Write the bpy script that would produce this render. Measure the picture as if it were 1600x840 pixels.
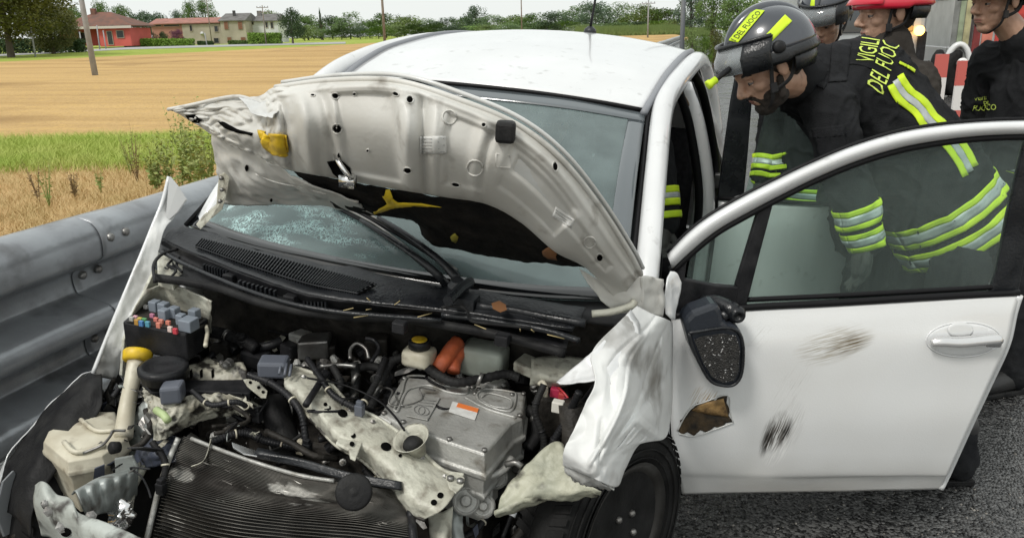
import bpy, bmesh, math, random
from mathutils import Vector, Matrix, noise
from mathutils.bvhtree import BVHTree
random.seed(7)
V = Vector
S = bpy.context.scene
for o in list(bpy.data.objects): bpy.data.objects.remove(o)

# ------------------------------------------------------------------ camera
CAM = V((1.0752, -1.6016, 1.6057)); YAW, PITCH, ROLL, FPX = -.311, .2891, -.0248, 1240.56
FW = V((math.sin(YAW)*math.cos(PITCH), math.cos(YAW)*math.cos(PITCH), -math.sin(PITCH)))
_r = V((math.cos(YAW), -math.sin(YAW), 0)); _u = _r.cross(FW)
RT = _r*math.cos(ROLL)+_u*math.sin(ROLL); UP = _u*math.cos(ROLL)-_r*math.sin(ROLL)
cam_d = bpy.data.cameras.new('camera'); cam = bpy.data.objects.new('camera', cam_d); S.collection.objects.link(cam)
m = Matrix((RT, UP, -FW)).transposed().to_4x4(); m.translation = CAM; cam.matrix_world = m
cam_d.sensor_width = 36; cam_d.lens = 36*FPX/1600; cam_d.clip_start = .05; cam_d.clip_end = 4000
S.camera = cam
# ------------------------------------------------------------------ light: overcast day
w = bpy.data.worlds.new('World'); S.world = w; w.use_nodes = True
nt = w.node_tree; bg = nt.nodes['Background']
sky = nt.nodes.new('ShaderNodeTexSky'); sky.sky_type = 'NISHITA'; sky.sun_disc = False
SUN_EL, SUN_AZ = math.radians(52), math.radians(200)
sky.sun_elevation = SUN_EL; sky.sun_rotation = SUN_AZ; sky.air_density = 1; sky.dust_density = 6; sky.altitude = 0
mixn = nt.nodes.new('ShaderNodeMix'); mixn.data_type = 'RGBA'; mixn.inputs['Factor'].default_value = .86
nt.links.new(sky.outputs[0], mixn.inputs['A']); mixn.inputs['B'].default_value = (8.0, 8.3, 8.05, 1)
nt.links.new(mixn.outputs['Result'], bg.inputs[0]); bg.inputs[1].default_value = .1
sd = bpy.data.lights.new('sun', 'SUN'); sun = bpy.data.objects.new('sun', sd); S.collection.objects.link(sun)
sd.energy = 1.5; sd.angle = math.radians(12); sd.color = (1, .97, .92)
_sv = V((math.sin(SUN_AZ)*math.cos(SUN_EL), math.cos(SUN_AZ)*math.cos(SUN_EL), math.sin(SUN_EL)))
sun.rotation_euler = _sv.to_track_quat('Z', 'Y').to_euler()
S.view_settings.view_transform = 'Standard'; S.view_settings.look = 'None'; S.view_settings.exposure = .34; S.view_settings.gamma = 1
S.render.engine = 'CYCLES'
S.cycles.max_bounces = 10; S.cycles.transparent_max_bounces = 16
# ------------------------------------------------------------------ pixel -> place (pixels of the 1600 x 840 photograph)
RX, RY = .0393, .0956                     # the wreck stands nose-down and leans to its left
CARM = Matrix.Rotation(RY, 3, 'Y') @ Matrix.Rotation(RX, 3, 'X'); CARI = CARM.transposed()
CO = CARI @ CAM
def ray(px, py): return FW + RT*((px-800)/FPX) - UP*((py-420)/FPX)
def PA(px, py, ax, v):
    d = CARI @ ray(px, py); return CO + d*((v-CO[ax])/d[ax])
def P(px, py, y): return PA(px, py, 1, y)
def PX(px, py, x): return PA(px, py, 0, x)
def PZ(px, py, z): return PA(px, py, 2, z)
def PP(px, py, p0, n):
    d = CARI @ ray(px, py); return CO + d*((p0-CO).dot(n)/d.dot(n))
def D(px, py, d): return CAM + ray(px, py)*d
def Ps(l): return [P(*q) for q in l]
RAILV = (ray(1105, 43)*V((1, 1, 0))).normalized()          # road direction
RAILN = V((RAILV.y, -RAILV.x, 0))                          # towards the road
RAIL0 = V((-1.20, .10, 0))
def side(p): return (V((p[0], p[1], 0))-RAIL0).dot(RAILN)
def terrain(x, y):
    s = side((x, y)); r = math.hypot(x-CAM.x, y-CAM.y)
    base = -.6
    if r > 60: base += (min(r, 180)-60)*.01125
    if r > 180: base += min((r-180)*.001, .3)
    if s > -.7: k = 0
    elif s > -4: k = (-.7-s)/3.3
    else: k = 1
    if s > 10: k = min((s-10)/4, 1)
    k = k*k*(3-2*k)
    return -.06*(1-k)+base*k
def G(px, py, lo=1.5):
    d = ray(px, py); t = lo; p = CAM+d*t
    while t < 3000:
        p = CAM+d*t
        if p.z <= terrain(p.x, p.y): break
        t *= 1.004
    return p
# ------------------------------------------------------------------ objects
COL = S.collection
def tag(o, label=None, cat=None, group=None, kind=None):
    if label: o['label'] = label
    if cat: o['category'] = cat
    if group: o['group'] = group
    if kind: o['kind'] = kind
    return o
def empty(name, loc=(0, 0, 0), rot=None):
    o = bpy.data.objects.new(name, None); COL.objects.link(o); o.location = loc; o.empty_display_size = .1
    if rot is not None: o.rotation_euler = rot
    return o
def mk(name, geo, mat, par=None, smooth=True, thick=0, bevel=0, sub=0, off=0, seg=2):
    Vs, Fs = geo
    me = bpy.data.meshes.new(name); me.from_pydata([tuple(v) for v in Vs], [], Fs); me.update()
    if mat is not None: me.materials.append(mat)
    if smooth: me.polygons.foreach_set('use_smooth', [True]*len(me.polygons))
    o = bpy.data.objects.new(name, me); COL.objects.link(o)
    if par is not None: o.parent = par
    if thick:
        md = o.modifiers.new('s', 'SOLIDIFY'); md.thickness = abs(thick); md.offset = off
    if bevel:
        md = o.modifiers.new('b', 'BEVEL'); md.width = bevel; md.segments = seg; md.limit_method = 'ANGLE'; md.angle_limit = .7
        md.harden_normals = False
    if sub:
        md = o.modifiers.new('u', 'SUBSURF'); md.levels = sub; md.render_levels = sub
    return o
def join(*gs):
    Vs, Fs = [], []
    for g in gs:
        n = len(Vs); Vs += list(g[0]); Fs += [tuple(i+n for i in f) for f in g[1]]
    return Vs, Fs
def cr(pts, n):
    """Catmull-Rom through pts, n+1 samples"""
    k = len(pts)
    if k == 2: return [pts[0].lerp(pts[1], i/n) for i in range(n+1)]
    out = []
    for i in range(n+1):
        t = i/n*(k-1); j = min(int(t), k-2); u = t-j
        p1, p2 = pts[j], pts[j+1]
        p0 = pts[j-1] if j else p1*2-p2
        p3 = pts[j+2] if j+2 < k else p2*2-p1
        out.append(.5*((2*p1)+(p2-p0)*u+(2*p0-5*p1+4*p2-p3)*u*u+(3*p1-p0-3*p2+p3)*u**3))
    return out
def grid_geo(g):
    nv, nu = len(g), len(g[0]); Vs = [p for r in g for p in r]
    Fs = [(a*nu+b, a*nu+b+1, (a+1)*nu+b+1, (a+1)*nu+b) for a in range(nv-1) for b in range(nu-1)]
    return Vs, Fs
def gridsurf(rows, nu, nv):
    rr = [cr(r, nu) for r in rows]
    cols = [cr([rr[a][b] for a in range(len(rr))], nv) for b in range(nu+1)]
    return [[cols[b][a] for b in range(nu+1)] for a in range(nv+1)]
def crumple(g, amp, sc, seed=0, edge=True):
    nv, nu = len(g), len(g[0]); out = []
    for a in range(nv):
        row = []
        for b in range(nu):
            du = g[a][min(b+1, nu-1)]-g[a][max(b-1, 0)]; dv = g[min(a+1, nv-1)][b]-g[max(a-1, 0)][b]
            n = du.cross(dv)
            if n.length > 1e-9: n.normalize()
            q = g[a][b]*sc+V((seed*3.1, seed*1.7, seed))
            h = noise.noise(q)+.6*(abs(noise.noise(q*2.1))*2-.6)+.25*noise.noise(q*5)
            row.append(g[a][b]+n*h*amp)
        out.append(row)
    return out
def surf(name, rows, mat, par, nu=40, nv=20, thick=.0015, amp=0, sc=8, seed=0, disp=None):
    g = gridsurf(rows, nu, nv)
    if disp: g = [[disp(p, b/nu, a/nv) for b, p in enumerate(r)] for a, r in enumerate(g)]
    if amp: g = crumple(g, amp, sc, seed)
    return mk(name, grid_geo(g), mat, par, True, thick)
def tube_geo(pts, r, n=8, k=None, closed_ends=True, flat=1):
    if k: pts = cr(pts, k)
    L = len(pts); rs = r if isinstance(r, (list, tuple)) else [r, r]
    Vs, Fs = [], []; prev = None
    for i, p in enumerate(pts):
        t = (pts[min(i+1, L-1)]-pts[max(i-1, 0)])
        t = t.normalized() if t.length > 1e-9 else V((0, 0, 1))
        if prev is None: a = t.orthogonal().normalized()
        else:
            a = prev-t*prev.dot(t); a = a.normalized() if a.length > 1e-6 else t.orthogonal().normalized()
        prev = a; b = t.cross(a)
        f = i/(L-1)*(len(rs)-1); j = min(int(f), len(rs)-2); rr = rs[j]+(rs[j+1]-rs[j])*(f-j)
        for q in range(n):
            w_ = 2*math.pi*q/n; Vs.append(p+a*(math.cos(w_)*rr)+b*(math.sin(w_)*rr*flat))
    for i in range(L-1):
        for q in range(n): Fs.append((i*n+q, i*n+(q+1) % n, (i+1)*n+(q+1) % n, (i+1)*n+q))
    if closed_ends: Fs.append(tuple(range(n-1, -1, -1))); Fs.append(tuple((L-1)*n+q for q in range(n)))
    return Vs, Fs
def tube(name, pts, r, mat, par=None, n=8, k=None, flat=1): return mk(name, tube_geo(pts, r, n, k, True, flat), mat, par)
def prism_geo(ol, ext):
    n = len(ol); Vs = list(ol)+[p+ext for p in ol]
    Fs = [tuple(range(n)), tuple(range(2*n-1, n-1, -1))]+[(i, i+n, (i+1) % n+n, (i+1) % n) for i in range(n)]
    return Vs, Fs
def prism(name, ol, ext, mat, par=None, bevel=.003, smooth=False): return mk(name, prism_geo(ol, ext), mat, par, smooth, 0, bevel)
def box_geo(c, sz, ax=None):
    X, Y, Z = ax if ax else (V((1, 0, 0)), V((0, 1, 0)), V((0, 0, 1)))
    Vs = [V(c)+X*(sz[0]/2*i)+Y*(sz[1]/2*j)+Z*(sz[2]/2*k) for k in (-1, 1) for j in (-1, 1) for i in (-1, 1)]
    return Vs, [(0, 2, 3, 1), (4, 5, 7, 6), (0, 1, 5, 4), (2, 6, 7, 3), (0, 4, 6, 2), (1, 3, 7, 5)]
def box(name, c, sz, mat, par=None, ax=None, bevel=.004): return mk(name, box_geo(c, sz, ax), mat, par, False, 0, bevel)
def lathe_geo(p0, axis, prof, n=24, sx=1, flip=None):
    axis = V(axis).normalized(); a = (flip or axis.orthogonal()).normalized(); b = axis.cross(a); Vs, Fs = [], []
    for t, r in prof:
        for q in range(n):
            w_ = 2*math.pi*q/n; Vs.append(V(p0)+axis*t+a*(math.cos(w_)*r*sx)+b*(math.sin(w_)*r))
    L = len(prof)
    for i in range(L-1):
        for q in range(n): Fs.append((i*n+q, i*n+(q+1) % n, (i+1)*n+(q+1) % n, (i+1)*n+q))
    Fs.append(tuple(range(n-1, -1, -1))); Fs.append(tuple((L-1)*n+q for q in range(n)))
    return Vs, Fs
def lathe(name, p0, axis, prof, mat, par=None, n=24, smooth=True, bevel=0): return mk(name, lathe_geo(p0, axis, prof, n), mat, par, smooth, 0, bevel)
def bvh(o, local=True):
    dg = bpy.context.evaluated_depsgraph_get(); e = o.evaluated_get(dg); me = e.to_mesh()
    b = BVHTree.FromPolygons([v.co.copy() for v in me.vertices], [tuple(p.vertices) for p in me.polygons]); e.to_mesh_clear(); return b
def hit(b, px, py, off=.003, car=True, default=None):
    o, d = (CO, CARI @ ray(px, py)) if car else (CAM, ray(px, py))
    d = d.normalized(); h = b.ray_cast(o, d)
    if h[0] is None: return default
    n = h[1] if h[1].dot(d) < 0 else -h[1]
    return h[0]+n*off
def inpoly(x, y, pl):
    c = False; j = len(pl)-1
    for i in range(len(pl)):
        if (pl[i][1] > y) != (pl[j][1] > y) and x < (pl[j][0]-pl[i][0])*(y-pl[i][1])/(pl[j][1]-pl[i][1])+pl[i][0]: c = not c
        j = i
    return c
def patch(name, pl, b, mat, par, off=.002, car=True, step=6, thick=.001):
    """a thin sticker / flake cut to the outline pl, lying on the surface b"""
    bm = bmesh.new(); cx = sum(p[0] for p in pl)/len(pl); cy = sum(p[1] for p in pl)/len(pl); pts = []
    for i in range(len(pl)):
        a, c = pl[i], pl[(i+1) % len(pl)]; L = math.hypot(a[0]-c[0], a[1]-c[1]); n = max(1, int(L/step))
        for k in range(n): pts.append((a[0]+(c[0]-a[0])*k/n, a[1]+(c[1]-a[1])*k/n))
    vs = [bm.verts.new((x, -y, 0)) for x, y in pts]
    try: f = bm.faces.new(vs)
    except ValueError: bm.free(); return None
    bmesh.ops.triangulate(bm, faces=[f]); L = max(1, int(max(abs(p[0]-cx)+abs(p[1]-cy) for p in pl)/step/2))
    for _ in range(min(3, int(math.log2(L+1))+1)): bmesh.ops.subdivide_edges(bm, edges=[e for e in bm.edges if e.calc_length() > step], cuts=1)
    bmesh.ops.triangulate(bm, faces=bm.faces[:])
    bad = []
    for v in bm.verts:
        h = hit(b, v.co.x, -v.co.y, off, car)
        if h is None: bad.append(v)
        else: v.co = h
    bmesh.ops.delete(bm, geom=bad, context='VERTS')
    me = bpy.data.meshes.new(name); bm.to_mesh(me); bm.free(); me.materials.append(mat)
    me.polygons.foreach_set('use_smooth', [True]*len(me.polygons))
    o = bpy.data.objects.new(name, me); COL.objects.link(o); o.parent = par
    if thick: md = o.modifiers.new('s', 'SOLIDIFY'); md.thickness = thick; md.offset = 0
    return o
def disc(cx, cy, rx, ry=None, n=14, rot=0):
    ry = ry or rx; c, s = math.cos(rot), math.sin(rot)
    return [(cx+rx*math.cos(2*math.pi*i/n)*c-ry*math.sin(2*math.pi*i/n)*s, cy+rx*math.cos(2*math.pi*i/n)*s+ry*math.sin(2*math.pi*i/n)*c) for i in range(n)]
def text_geo(st):
    cu = bpy.data.curves.new('t', 'FONT'); cu.body = st; cu.align_x = 'CENTER'; cu.align_y = 'CENTER'; cu.resolution_u = 2
    o = bpy.data.objects.new('t', cu); COL.objects.link(o); dg = bpy.context.evaluated_depsgraph_get()
    me = bpy.data.meshes.new_from_object(o.evaluated_get(dg)); bpy.data.objects.remove(o); bpy.data.curves.remove(cu)
    bm = bmesh.new(); bm.from_mesh(me); bpy.data.meshes.remove(me)
    bmesh.ops.subdivide_edges(bm, edges=[e for e in bm.edges if e.calc_length() > .25], cuts=2); bmesh.ops.triangulate(bm, faces=bm.faces[:])
    Vs = [v.co.copy() for v in bm.verts]; bm.verts.index_update(); Fs = [tuple(v.index for v in f.verts) for f in bm.faces]; bm.free()
    return Vs, Fs
def text_proj(name, st, b, c, dx, dy, size, cast, mat, par, off=.003, bold=1.0):
    Vs, Fs = text_geo(st); out = []; ok = []
    for v in Vs:
        p = c+dx*(v.x*size*bold)+dy*(v.y*size); h = b.ray_cast(p, cast)
        ok.append(h[0] is not None); out.append(h[0]-cast*off if h[0] is not None else p)
    Fs = [f for f in Fs if all(ok[i] for i in f)]
    return mk(name, (out, Fs), mat, par, True)
def text_flat(name, st, c, dx, dy, size, mat, par):
    Vs, Fs = text_geo(st); return mk(name, ([c+dx*(v.x*size)+dy*(v.y*size) for v in Vs], Fs), mat, par, False)

# ------------------------------------------------------------------ materials
MATS = {}
def mat(name, col, rough=.5, metal=0, col2=None, ns=6, lo=.35, hi=.65, bump=0, bs=60, coat=0, dirt=None, ds=4, dlo=.55, dhi=.75, stretch=None, spec=None, emit=0, rvar=0, det=6):
    if name in MATS: return MATS[name]
    m = bpy.data.materials.new(name); m.use_nodes = True; MATS[name] = m
    t = m.node_tree; N = t.nodes.new; L = t.links.new; b = t.nodes['Principled BSDF']
    b.inputs['Roughness'].default_value = rough; b.inputs['Metallic'].default_value = metal
    b.inputs['Base Color'].default_value = (*col, 1); b.inputs['Coat Weight'].default_value = coat; b.inputs['Coat Roughness'].default_value = .08
    if spec is not None: b.inputs['Specular IOR Level'].default_value = spec
    if emit: b.inputs['Emission Color'].default_value = (*col, 1); b.inputs['Emission Strength'].default_value = emit
    tc = N('ShaderNodeTexCoord'); src = tc.outputs['Object']
    if stretch:
        mp = N('ShaderNodeMapping'); mp.inputs['Scale'].default_value = stretch; L(src, mp.inputs[0]); src = mp.outputs[0]
    cur = None
    def nz(sc, d=det):
        n = N('ShaderNodeTexNoise'); n.inputs['Scale'].default_value = sc; n.inputs['Detail'].default_value = d; L(src, n.inputs['Vector']); return n
    def ramp(a, lo_, hi_):
        r = N('ShaderNodeMapRange'); r.inputs[1].default_value = lo_; r.inputs[2].default_value = hi_; L(a, r.inputs[0]); return r.outputs[0]
    if col2:
        mx = N('ShaderNodeMix'); mx.data_type = 'RGBA'; mx.inputs['A'].default_value = (*col, 1); mx.inputs['B'].default_value = (*col2, 1)
        f = ramp(nz(ns).outputs[0], lo, hi); L(f, mx.inputs['Factor']); cur = mx.outputs['Result']
        if rvar:
            r2 = N('ShaderNodeMapRange'); r2.inputs[3].default_value = rough; r2.inputs[4].default_value = min(1, max(.03, rough+rvar)); L(f, r2.inputs[0]); L(r2.outputs[0], b.inputs['Roughness'])
    if dirt:
        mx = N('ShaderNodeMix'); mx.data_type = 'RGBA'; mx.inputs['B'].default_value = (*dirt, 1)
        if cur: L(cur, mx.inputs['A'])
        else: mx.inputs['A'].default_value = (*col, 1)
        L(ramp(nz(ds, 9).outputs[0], dlo, dhi), mx.inputs['Factor']); cur = mx.outputs['Result']
    if cur: L(cur, b.inputs['Base Color'])
    if bump:
        bp = N('ShaderNodeBump'); bp.inputs['Strength'].default_value = bump; bp.inputs['Distance'].default_value = .01
        L(nz(bs, 4).outputs[0], bp.inputs['Height']); L(bp.outputs[0], b.inputs['Normal'])
    return m
def glass(name, tint, haze, hazecol, rough=.02, streak=0):
    if name in MATS: return MATS[name]
    m = bpy.data.materials.new(name); m.use_nodes = True; MATS[name] = m; t = m.node_tree; t.nodes.clear(); N = t.nodes.new; L = t.links.new
    out = N('ShaderNodeOutputMaterial'); tr = N('ShaderNodeBsdfTransparent'); tr.inputs[0].default_value = (*tint, 1)
    gl = N('ShaderNodeBsdfGlossy'); gl.inputs['Roughness'].default_value = rough; df = N('ShaderNodeBsdfDiffuse'); df.inputs[0].default_value = (*hazecol, 1)
    fr = N('ShaderNodeFresnel'); fr.inputs[0].default_value = 1.5
    mx1 = N('ShaderNodeMixShader'); mx2 = N('ShaderNodeMixShader')
    tc = N('ShaderNodeTexCoord'); mp = N('ShaderNodeMapping'); L(tc.outputs['Object'], mp.inputs[0])
    if streak: mp.inputs['Scale'].default_value = (60, 60, 6)
    else: mp.inputs['Scale'].default_value = (9, 9, 9)
    nz = N('ShaderNodeTexNoise'); nz.inputs['Scale'].default_value = 1; nz.inputs['Detail'].default_value = 8; L(mp.outputs[0], nz.inputs['Vector'])
    mr = N('ShaderNodeMapRange'); mr.inputs[1].default_value = .3; mr.inputs[2].default_value = .7; mr.inputs[3].default_value = haze*.8; mr.inputs[4].default_value = haze*1.2; L(nz.outputs[0], mr.inputs[0])
    L(mr.outputs[0], mx1.inputs[0]); L(tr.outputs[0], mx1.inputs[1]); L(df.outputs[0], mx1.inputs[2])
    n2 = N('ShaderNodeTexNoise'); n2.inputs['Scale'].default_value = 170; n2.inputs['Detail'].default_value = 2; L(tc.outputs['Object'], n2.inputs['Vector'])
    bp = N('ShaderNodeBump'); bp.inputs['Strength'].default_value = .12; bp.inputs['Distance'].default_value = .004; L(n2.outputs[0], bp.inputs['Height']); L(bp.outputs[0], gl.inputs['Normal'])
    L(fr.outputs[0], mx2.inputs[0]); L(mx1.outputs[0], mx2.inputs[1]); L(gl.outputs[0], mx2.inputs[2]); L(mx2.outputs[0], out.inputs[0])
    return m
paint = mat('white_paint', (.70, .71, .715), .28, 0, (.64, .65, .655), 4, coat=.8, bump=.09, bs=160, dirt=(.42, .42, .41), ds=22, dlo=.62, dhi=.78)
paint_dirty = mat('dented_white_paint', (.62, .63, .62), .38, 0, (.52, .52, .50), 5, coat=.3, dirt=(.22, .21, .19), ds=9, dlo=.60, dhi=.85, bump=.08, bs=160)
primer = mat('inner_panel_paint', (.60, .595, .565), .52, 0, (.52, .51, .475), 6, coat=.08, dirt=(.22, .20, .17), ds=14, dlo=.58, dhi=.80, bump=.08, bs=90)
cream = mat('cream_steel', (.56, .56, .48), .42, 0, (.42, .41, .34), 9, dirt=(.13, .11, .085), ds=30, dlo=.50, dhi=.78, bump=.35, bs=80)
grimy = mat('grimy_cream_steel', (.50, .49, .41), .45, 0, (.30, .28, .22), 16, dirt=(.025, .022, .018), ds=22, dlo=.46, dhi=.56, bump=.5, bs=45)
plas = mat('black_plastic', (.010, .0105, .012), .32, 0, (.022, .022, .024), 20, bump=.15, bs=200, rvar=.2, spec=.25)
plasg = mat('wet_black_plastic', (.008, .009, .011), .2, 0, (.02, .022, .025), 12, bump=.2, bs=120, rvar=.25, spec=.45)
rub = mat('rubber', (.010, .010, .011), .55, 0, (.024, .024, .024), 15, bump=.2, bs=150, spec=.15)
dark = mat('engine_grime', (.012, .011, .010), .5, 0, (.042, .038, .033), 16, bump=.5, bs=60, spec=.2)
alu = mat('cast_aluminium', (.46, .46, .44), .45, .35, (.34, .34, .32), 14, dirt=(.12, .10, .07), ds=16, dlo=.55, dhi=.75, bump=.25, bs=110)
steel = mat('dull_steel', (.30, .30, .29), .4, .8, (.18, .17, .16), 18, bump=.15, bs=80)
chrome = mat('bright_metal', (.7, .7, .7), .18, 1)
seal = mat('window_seal', (.006, .006, .007), .5, spec=.2)
greytrim = mat('grey_trim', (.22, .23, .25), .5, bump=.05, bs=100)
yelp = mat('yellow_plastic', (.82, .55, .015), .45, 0, (.5, .33, .03), 30)
orange = mat('orange_sleeve', (.62, .14, .05), .55, 0, (.4, .1, .05), 25, bump=.2, bs=90)
whitep = mat('aged_white_plastic', (.62, .59, .48), .45, 0, (.46, .42, .32), 12, dirt=(.16, .12, .08), ds=18, dlo=.55, dhi=.75, bump=.1, bs=60)
paper = mat('paper_label', (.72, .72, .70), .6, 0, (.55, .55, .53), 40)
# ================================================================== SETTING
def nodes_mat(name):
    m = bpy.data.materials.new(name); m.use_nodes = True; MATS[name] = m; return m, m.node_tree, m.node_tree.nodes.new, m.node_tree.links.new, m.node_tree.nodes['Principled BSDF']
RH = V((math.cos(YAW), -math.sin(YAW), 0)); FH = V((math.sin(YAW), math.cos(YAW), 0))
# --- ground: dry verge, green strip, stubble field, green beyond
g0, g1 = G(0, 274), G(260, 262); gl_ = (g1-g0)*V((1, 1, 0)); gn = V((-gl_.y, gl_.x, 0)).normalized()
if gn.dot(FH) < 0: gn = -gn
q1 = (g0).dot(gn); q2 = G(0, 218).dot(gn); far0, far1 = G(0, 97), G(420, 76); fl = (far1-far0)*V((1, 1, 0)); fn = V((-fl.y, fl.x, 0)).normalized()
if fn.dot(FH) < 0: fn = -fn
q3 = far0.dot(fn)
m, t, N, L, b = nodes_mat('field_ground'); b.inputs['Roughness'].default_value = .95; b.inputs['Specular IOR Level'].default_value = .1
geo = N('ShaderNodeNewGeometry')
def dotn(v):
    d = N('ShaderNodeVectorMath'); d.operation = 'DOT_PRODUCT'; d.inputs[1].default_value = tuple(v); L(geo.outputs['Position'], d.inputs[0]); return d.outputs['Value']
def nzz(sc, det=6, st=None):
    n = N('ShaderNodeTexNoise'); n.inputs['Scale'].default_value = sc; n.inputs['Detail'].default_value = det
    if st:
        mp = N('ShaderNodeMapping'); mp.inputs['Scale'].default_value = st; mp.inputs['Rotation'].default_value = (0, 0, math.atan2(gl_.y, gl_.x)*-1); L(geo.outputs['Position'], mp.inputs[0]); L(mp.outputs[0], n.inputs['Vector'])
    else: L(geo.outputs['Position'], n.inputs['Vector'])
    return n.outputs[0]
def mixc(f, a, c):
    x = N('ShaderNodeMix'); x.data_type = 'RGBA'
    for k, s in (('A', a), ('B', c)):
        if isinstance(s, tuple): x.inputs[k].default_value = (*s, 1)
        else: L(s, x.inputs[k])
    L(f, x.inputs['Factor']); return x.outputs['Result']
def rng(a, lo, hi):
    r = N('ShaderNodeMapRange'); r.inputs[1].default_value = lo; r.inputs[2].default_value = hi; L(a, r.inputs[0]); return r.outputs[0]
def wob(v, amp, n):
    a = N('ShaderNodeMath'); a.operation = 'MULTIPLY_ADD'; L(n, a.inputs[0]); a.inputs[1].default_value = amp; L(v, a.inputs[2]); return a.outputs[0]
dry = mixc(rng(nzz(1.2, 8), .35, .65), (.52, .35, .17), (.42, .31, .14))
grn = mixc(rng(nzz(.8, 8), .35, .65), (.25, .34, .05), (.36, .40, .10))
stub = mixc(rng(nzz(1, 8, (.05, .55, 1)), .35, .65), (.56, .38, .17), (.45, .30, .135))
stub = mixc(rng(nzz(2.5, 9), .5, .8), stub, (.60, .40, .15)); stub = mixc(rng(nzz(1, 6, (.02, .25, 1)), .5, .72), stub, (.36, .23, .095)); stub = mixc(rng(nzz(.10, 6), .56, .72), stub, (.30, .19, .085)); stub = mixc(rng(nzz(14, 6), .55, .75), stub, (.30, .18, .07))
q = wob(dotn(gn), 2.2, nzz(.5, 4)); c = mixc(rng(q, q1+1.0, q1+2.0), dry, grn); c = mixc(rng(q, q2+.8, q2+2.2), c, stub)
qf = wob(dotn(fn), 3, nzz(.2, 3)); c = mixc(rng(qf, q3+1, q3+2.5), c, grn)
L(c, b.inputs['Base Color'])
bp = N('ShaderNodeBump'); bp.inputs['Strength'].default_value = .8; bp.inputs['Distance'].default_value = .12; L(nzz(6, 8), bp.inputs['Height']); L(bp.outputs[0], b.inputs['Normal'])
ss = [-1500, -700, -400, -250, -160, -110, -75, -50, -35, -25, -18, -13, -10, -8, -6.5, -5, -4, -3.4, -2.8, -2.2, -1.6, -1.1, -.7, 0, 4, 10, 11, 12, 13, 14, 20, 40, 100, 300, 800]
ts = [-300, -100, -40, -15, -8, -4, -2, 0, 2, 4, 6, 8, 11, 14, 18, 24, 30, 38, 48, 60, 75, 90, 110, 130, 150, 175, 200, 240, 300, 400, 600, 1000, 2000]
g = []
for t_ in ts:
    row = []
    for s_ in ss:
        p = RAIL0+RAILN*s_+RAILV*t_; row.append(V((p.x, p.y, terrain(p.x, p.y))))
    g.append(row)
tag(mk('ground', grid_geo(g), m), kind='structure')
# --- road
m, t, N, L, b = nodes_mat('wet_asphalt'); geo = N('ShaderNodeNewGeometry')
n1 = N('ShaderNodeTexVoronoi'); n1.inputs['Scale'].default_value = 95; L(geo.outputs['Position'], n1.inputs['Vector'])
n2 = N('ShaderNodeTexNoise'); n2.inputs['Scale'].default_value = 1.3; n2.inputs['Detail'].default_value = 6; L(geo.outputs['Position'], n2.inputs['Vector'])
r1 = N('ShaderNodeValToRGB'); r1.color_ramp.elements[0].color = (.010, .010, .010, 1); r1.color_ramp.elements[1].color = (.12, .12, .118, 1)
r1.color_ramp.elements[0].position = .25; r1.color_ramp.elements[1].position = 1
sep = N('ShaderNodeSeparateColor'); L(n1.outputs['Color'], sep.inputs[0]); L(sep.outputs[0], r1.inputs[0])
L(r1.outputs[0], b.inputs['Base Color'])
mr = N('ShaderNodeMapRange'); mr.inputs[1].default_value = .4; mr.inputs[2].default_value = .65; mr.inputs[3].default_value = .14; mr.inputs[4].default_value = .42; L(n2.outputs[0], mr.inputs[0]); L(mr.outputs[0], b.inputs['Roughness'])
bp = N('ShaderNodeBump'); bp.inputs['Strength'].default_value = 1; bp.inputs['Distance'].default_value = .006; bp.invert = True; L(n1.outputs['Distance'], bp.inputs['Height']); L(bp.outputs[0], b.inputs['Normal'])
def strip(name, s0, s1, z, mt, t0=-40, t1=900, n=40):
    g = [[RAIL0+RAILN*s_+RAILV*(t0+(t1-t0)*(k/n)**2)+V((0, 0, z)) for s_ in (s0, s1)] for k in range(n+1)]
    return tag(mk(name, grid_geo(g), mt, None, False), kind='structure')
strip('road', -.55, 10.5, 0, m)
linem = mat('road_paint', (.72, .72, .70), .5, 0, (.45, .45, .44), 9, lo=.45, hi=.7)
strip('road_edge_line', .42, .57, .004, linem); strip('road_edge_line', 9.7, 9.85, .004, linem)
k = -12
dash_par = None
for i in range(14):
    p0 = RAIL0+RAILN*5.1+RAILV*k; g = [[p0+RAILN*a+RAILV*b_+V((0, 0, .004)) for a in (0, .12)] for b_ in (0, 3)]
    tag(mk('lane_dash', grid_geo(g), linem, None, False), kind='structure'); k += 7.5
# crumbs of broken glass and gravel on the asphalt
gv = mat('road_crumbs', (.30, .28, .25), .5, 0, (.12, .11, .1), 3)
rs = random.Random(3); Vs, Fs = [], []
for i in range(2600):
    x = rs.uniform(.7, 3.4); y = rs.uniform(-.3, 3.2); r = rs.uniform(.0015, .006); n = len(Vs); z = .001
    for a in range(3): w_ = a*2.1+rs.random(); Vs.append(V((x+math.cos(w_)*r, y+math.sin(w_)*r, z)))
    Vs.append(V((x, y, z+r))); Fs += [(n, n+1, n+3), (n+1, n+2, n+3), (n+2, n, n+3)]
tag(mk('road_grit', (Vs, Fs), gv, None, False), 'loose grit and glass crumbs scattered on the wet asphalt', 'grit', kind='stuff')
# --- far road and its verge, past the stubble field
def band(name, lo, hi, mt, dz):
    rows = []
    for edge in (lo, hi): rows.append([G(x, y)+V((0, 0, dz)) for x, y in edge])
    return tag(mk(name, grid_geo(rows), mt, None, False), kind='structure')
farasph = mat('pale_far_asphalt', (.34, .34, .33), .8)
band('far_road', [(-160, 98), (0, 88.5), (100, 83), (200, 78), (320, 74.5), (450, 71), (540, 69)], [(-160, 94), (0, 85.5), (100, 80), (200, 74.5), (320, 71.3), (450, 68), (540, 66)], farasph, .06)
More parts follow.
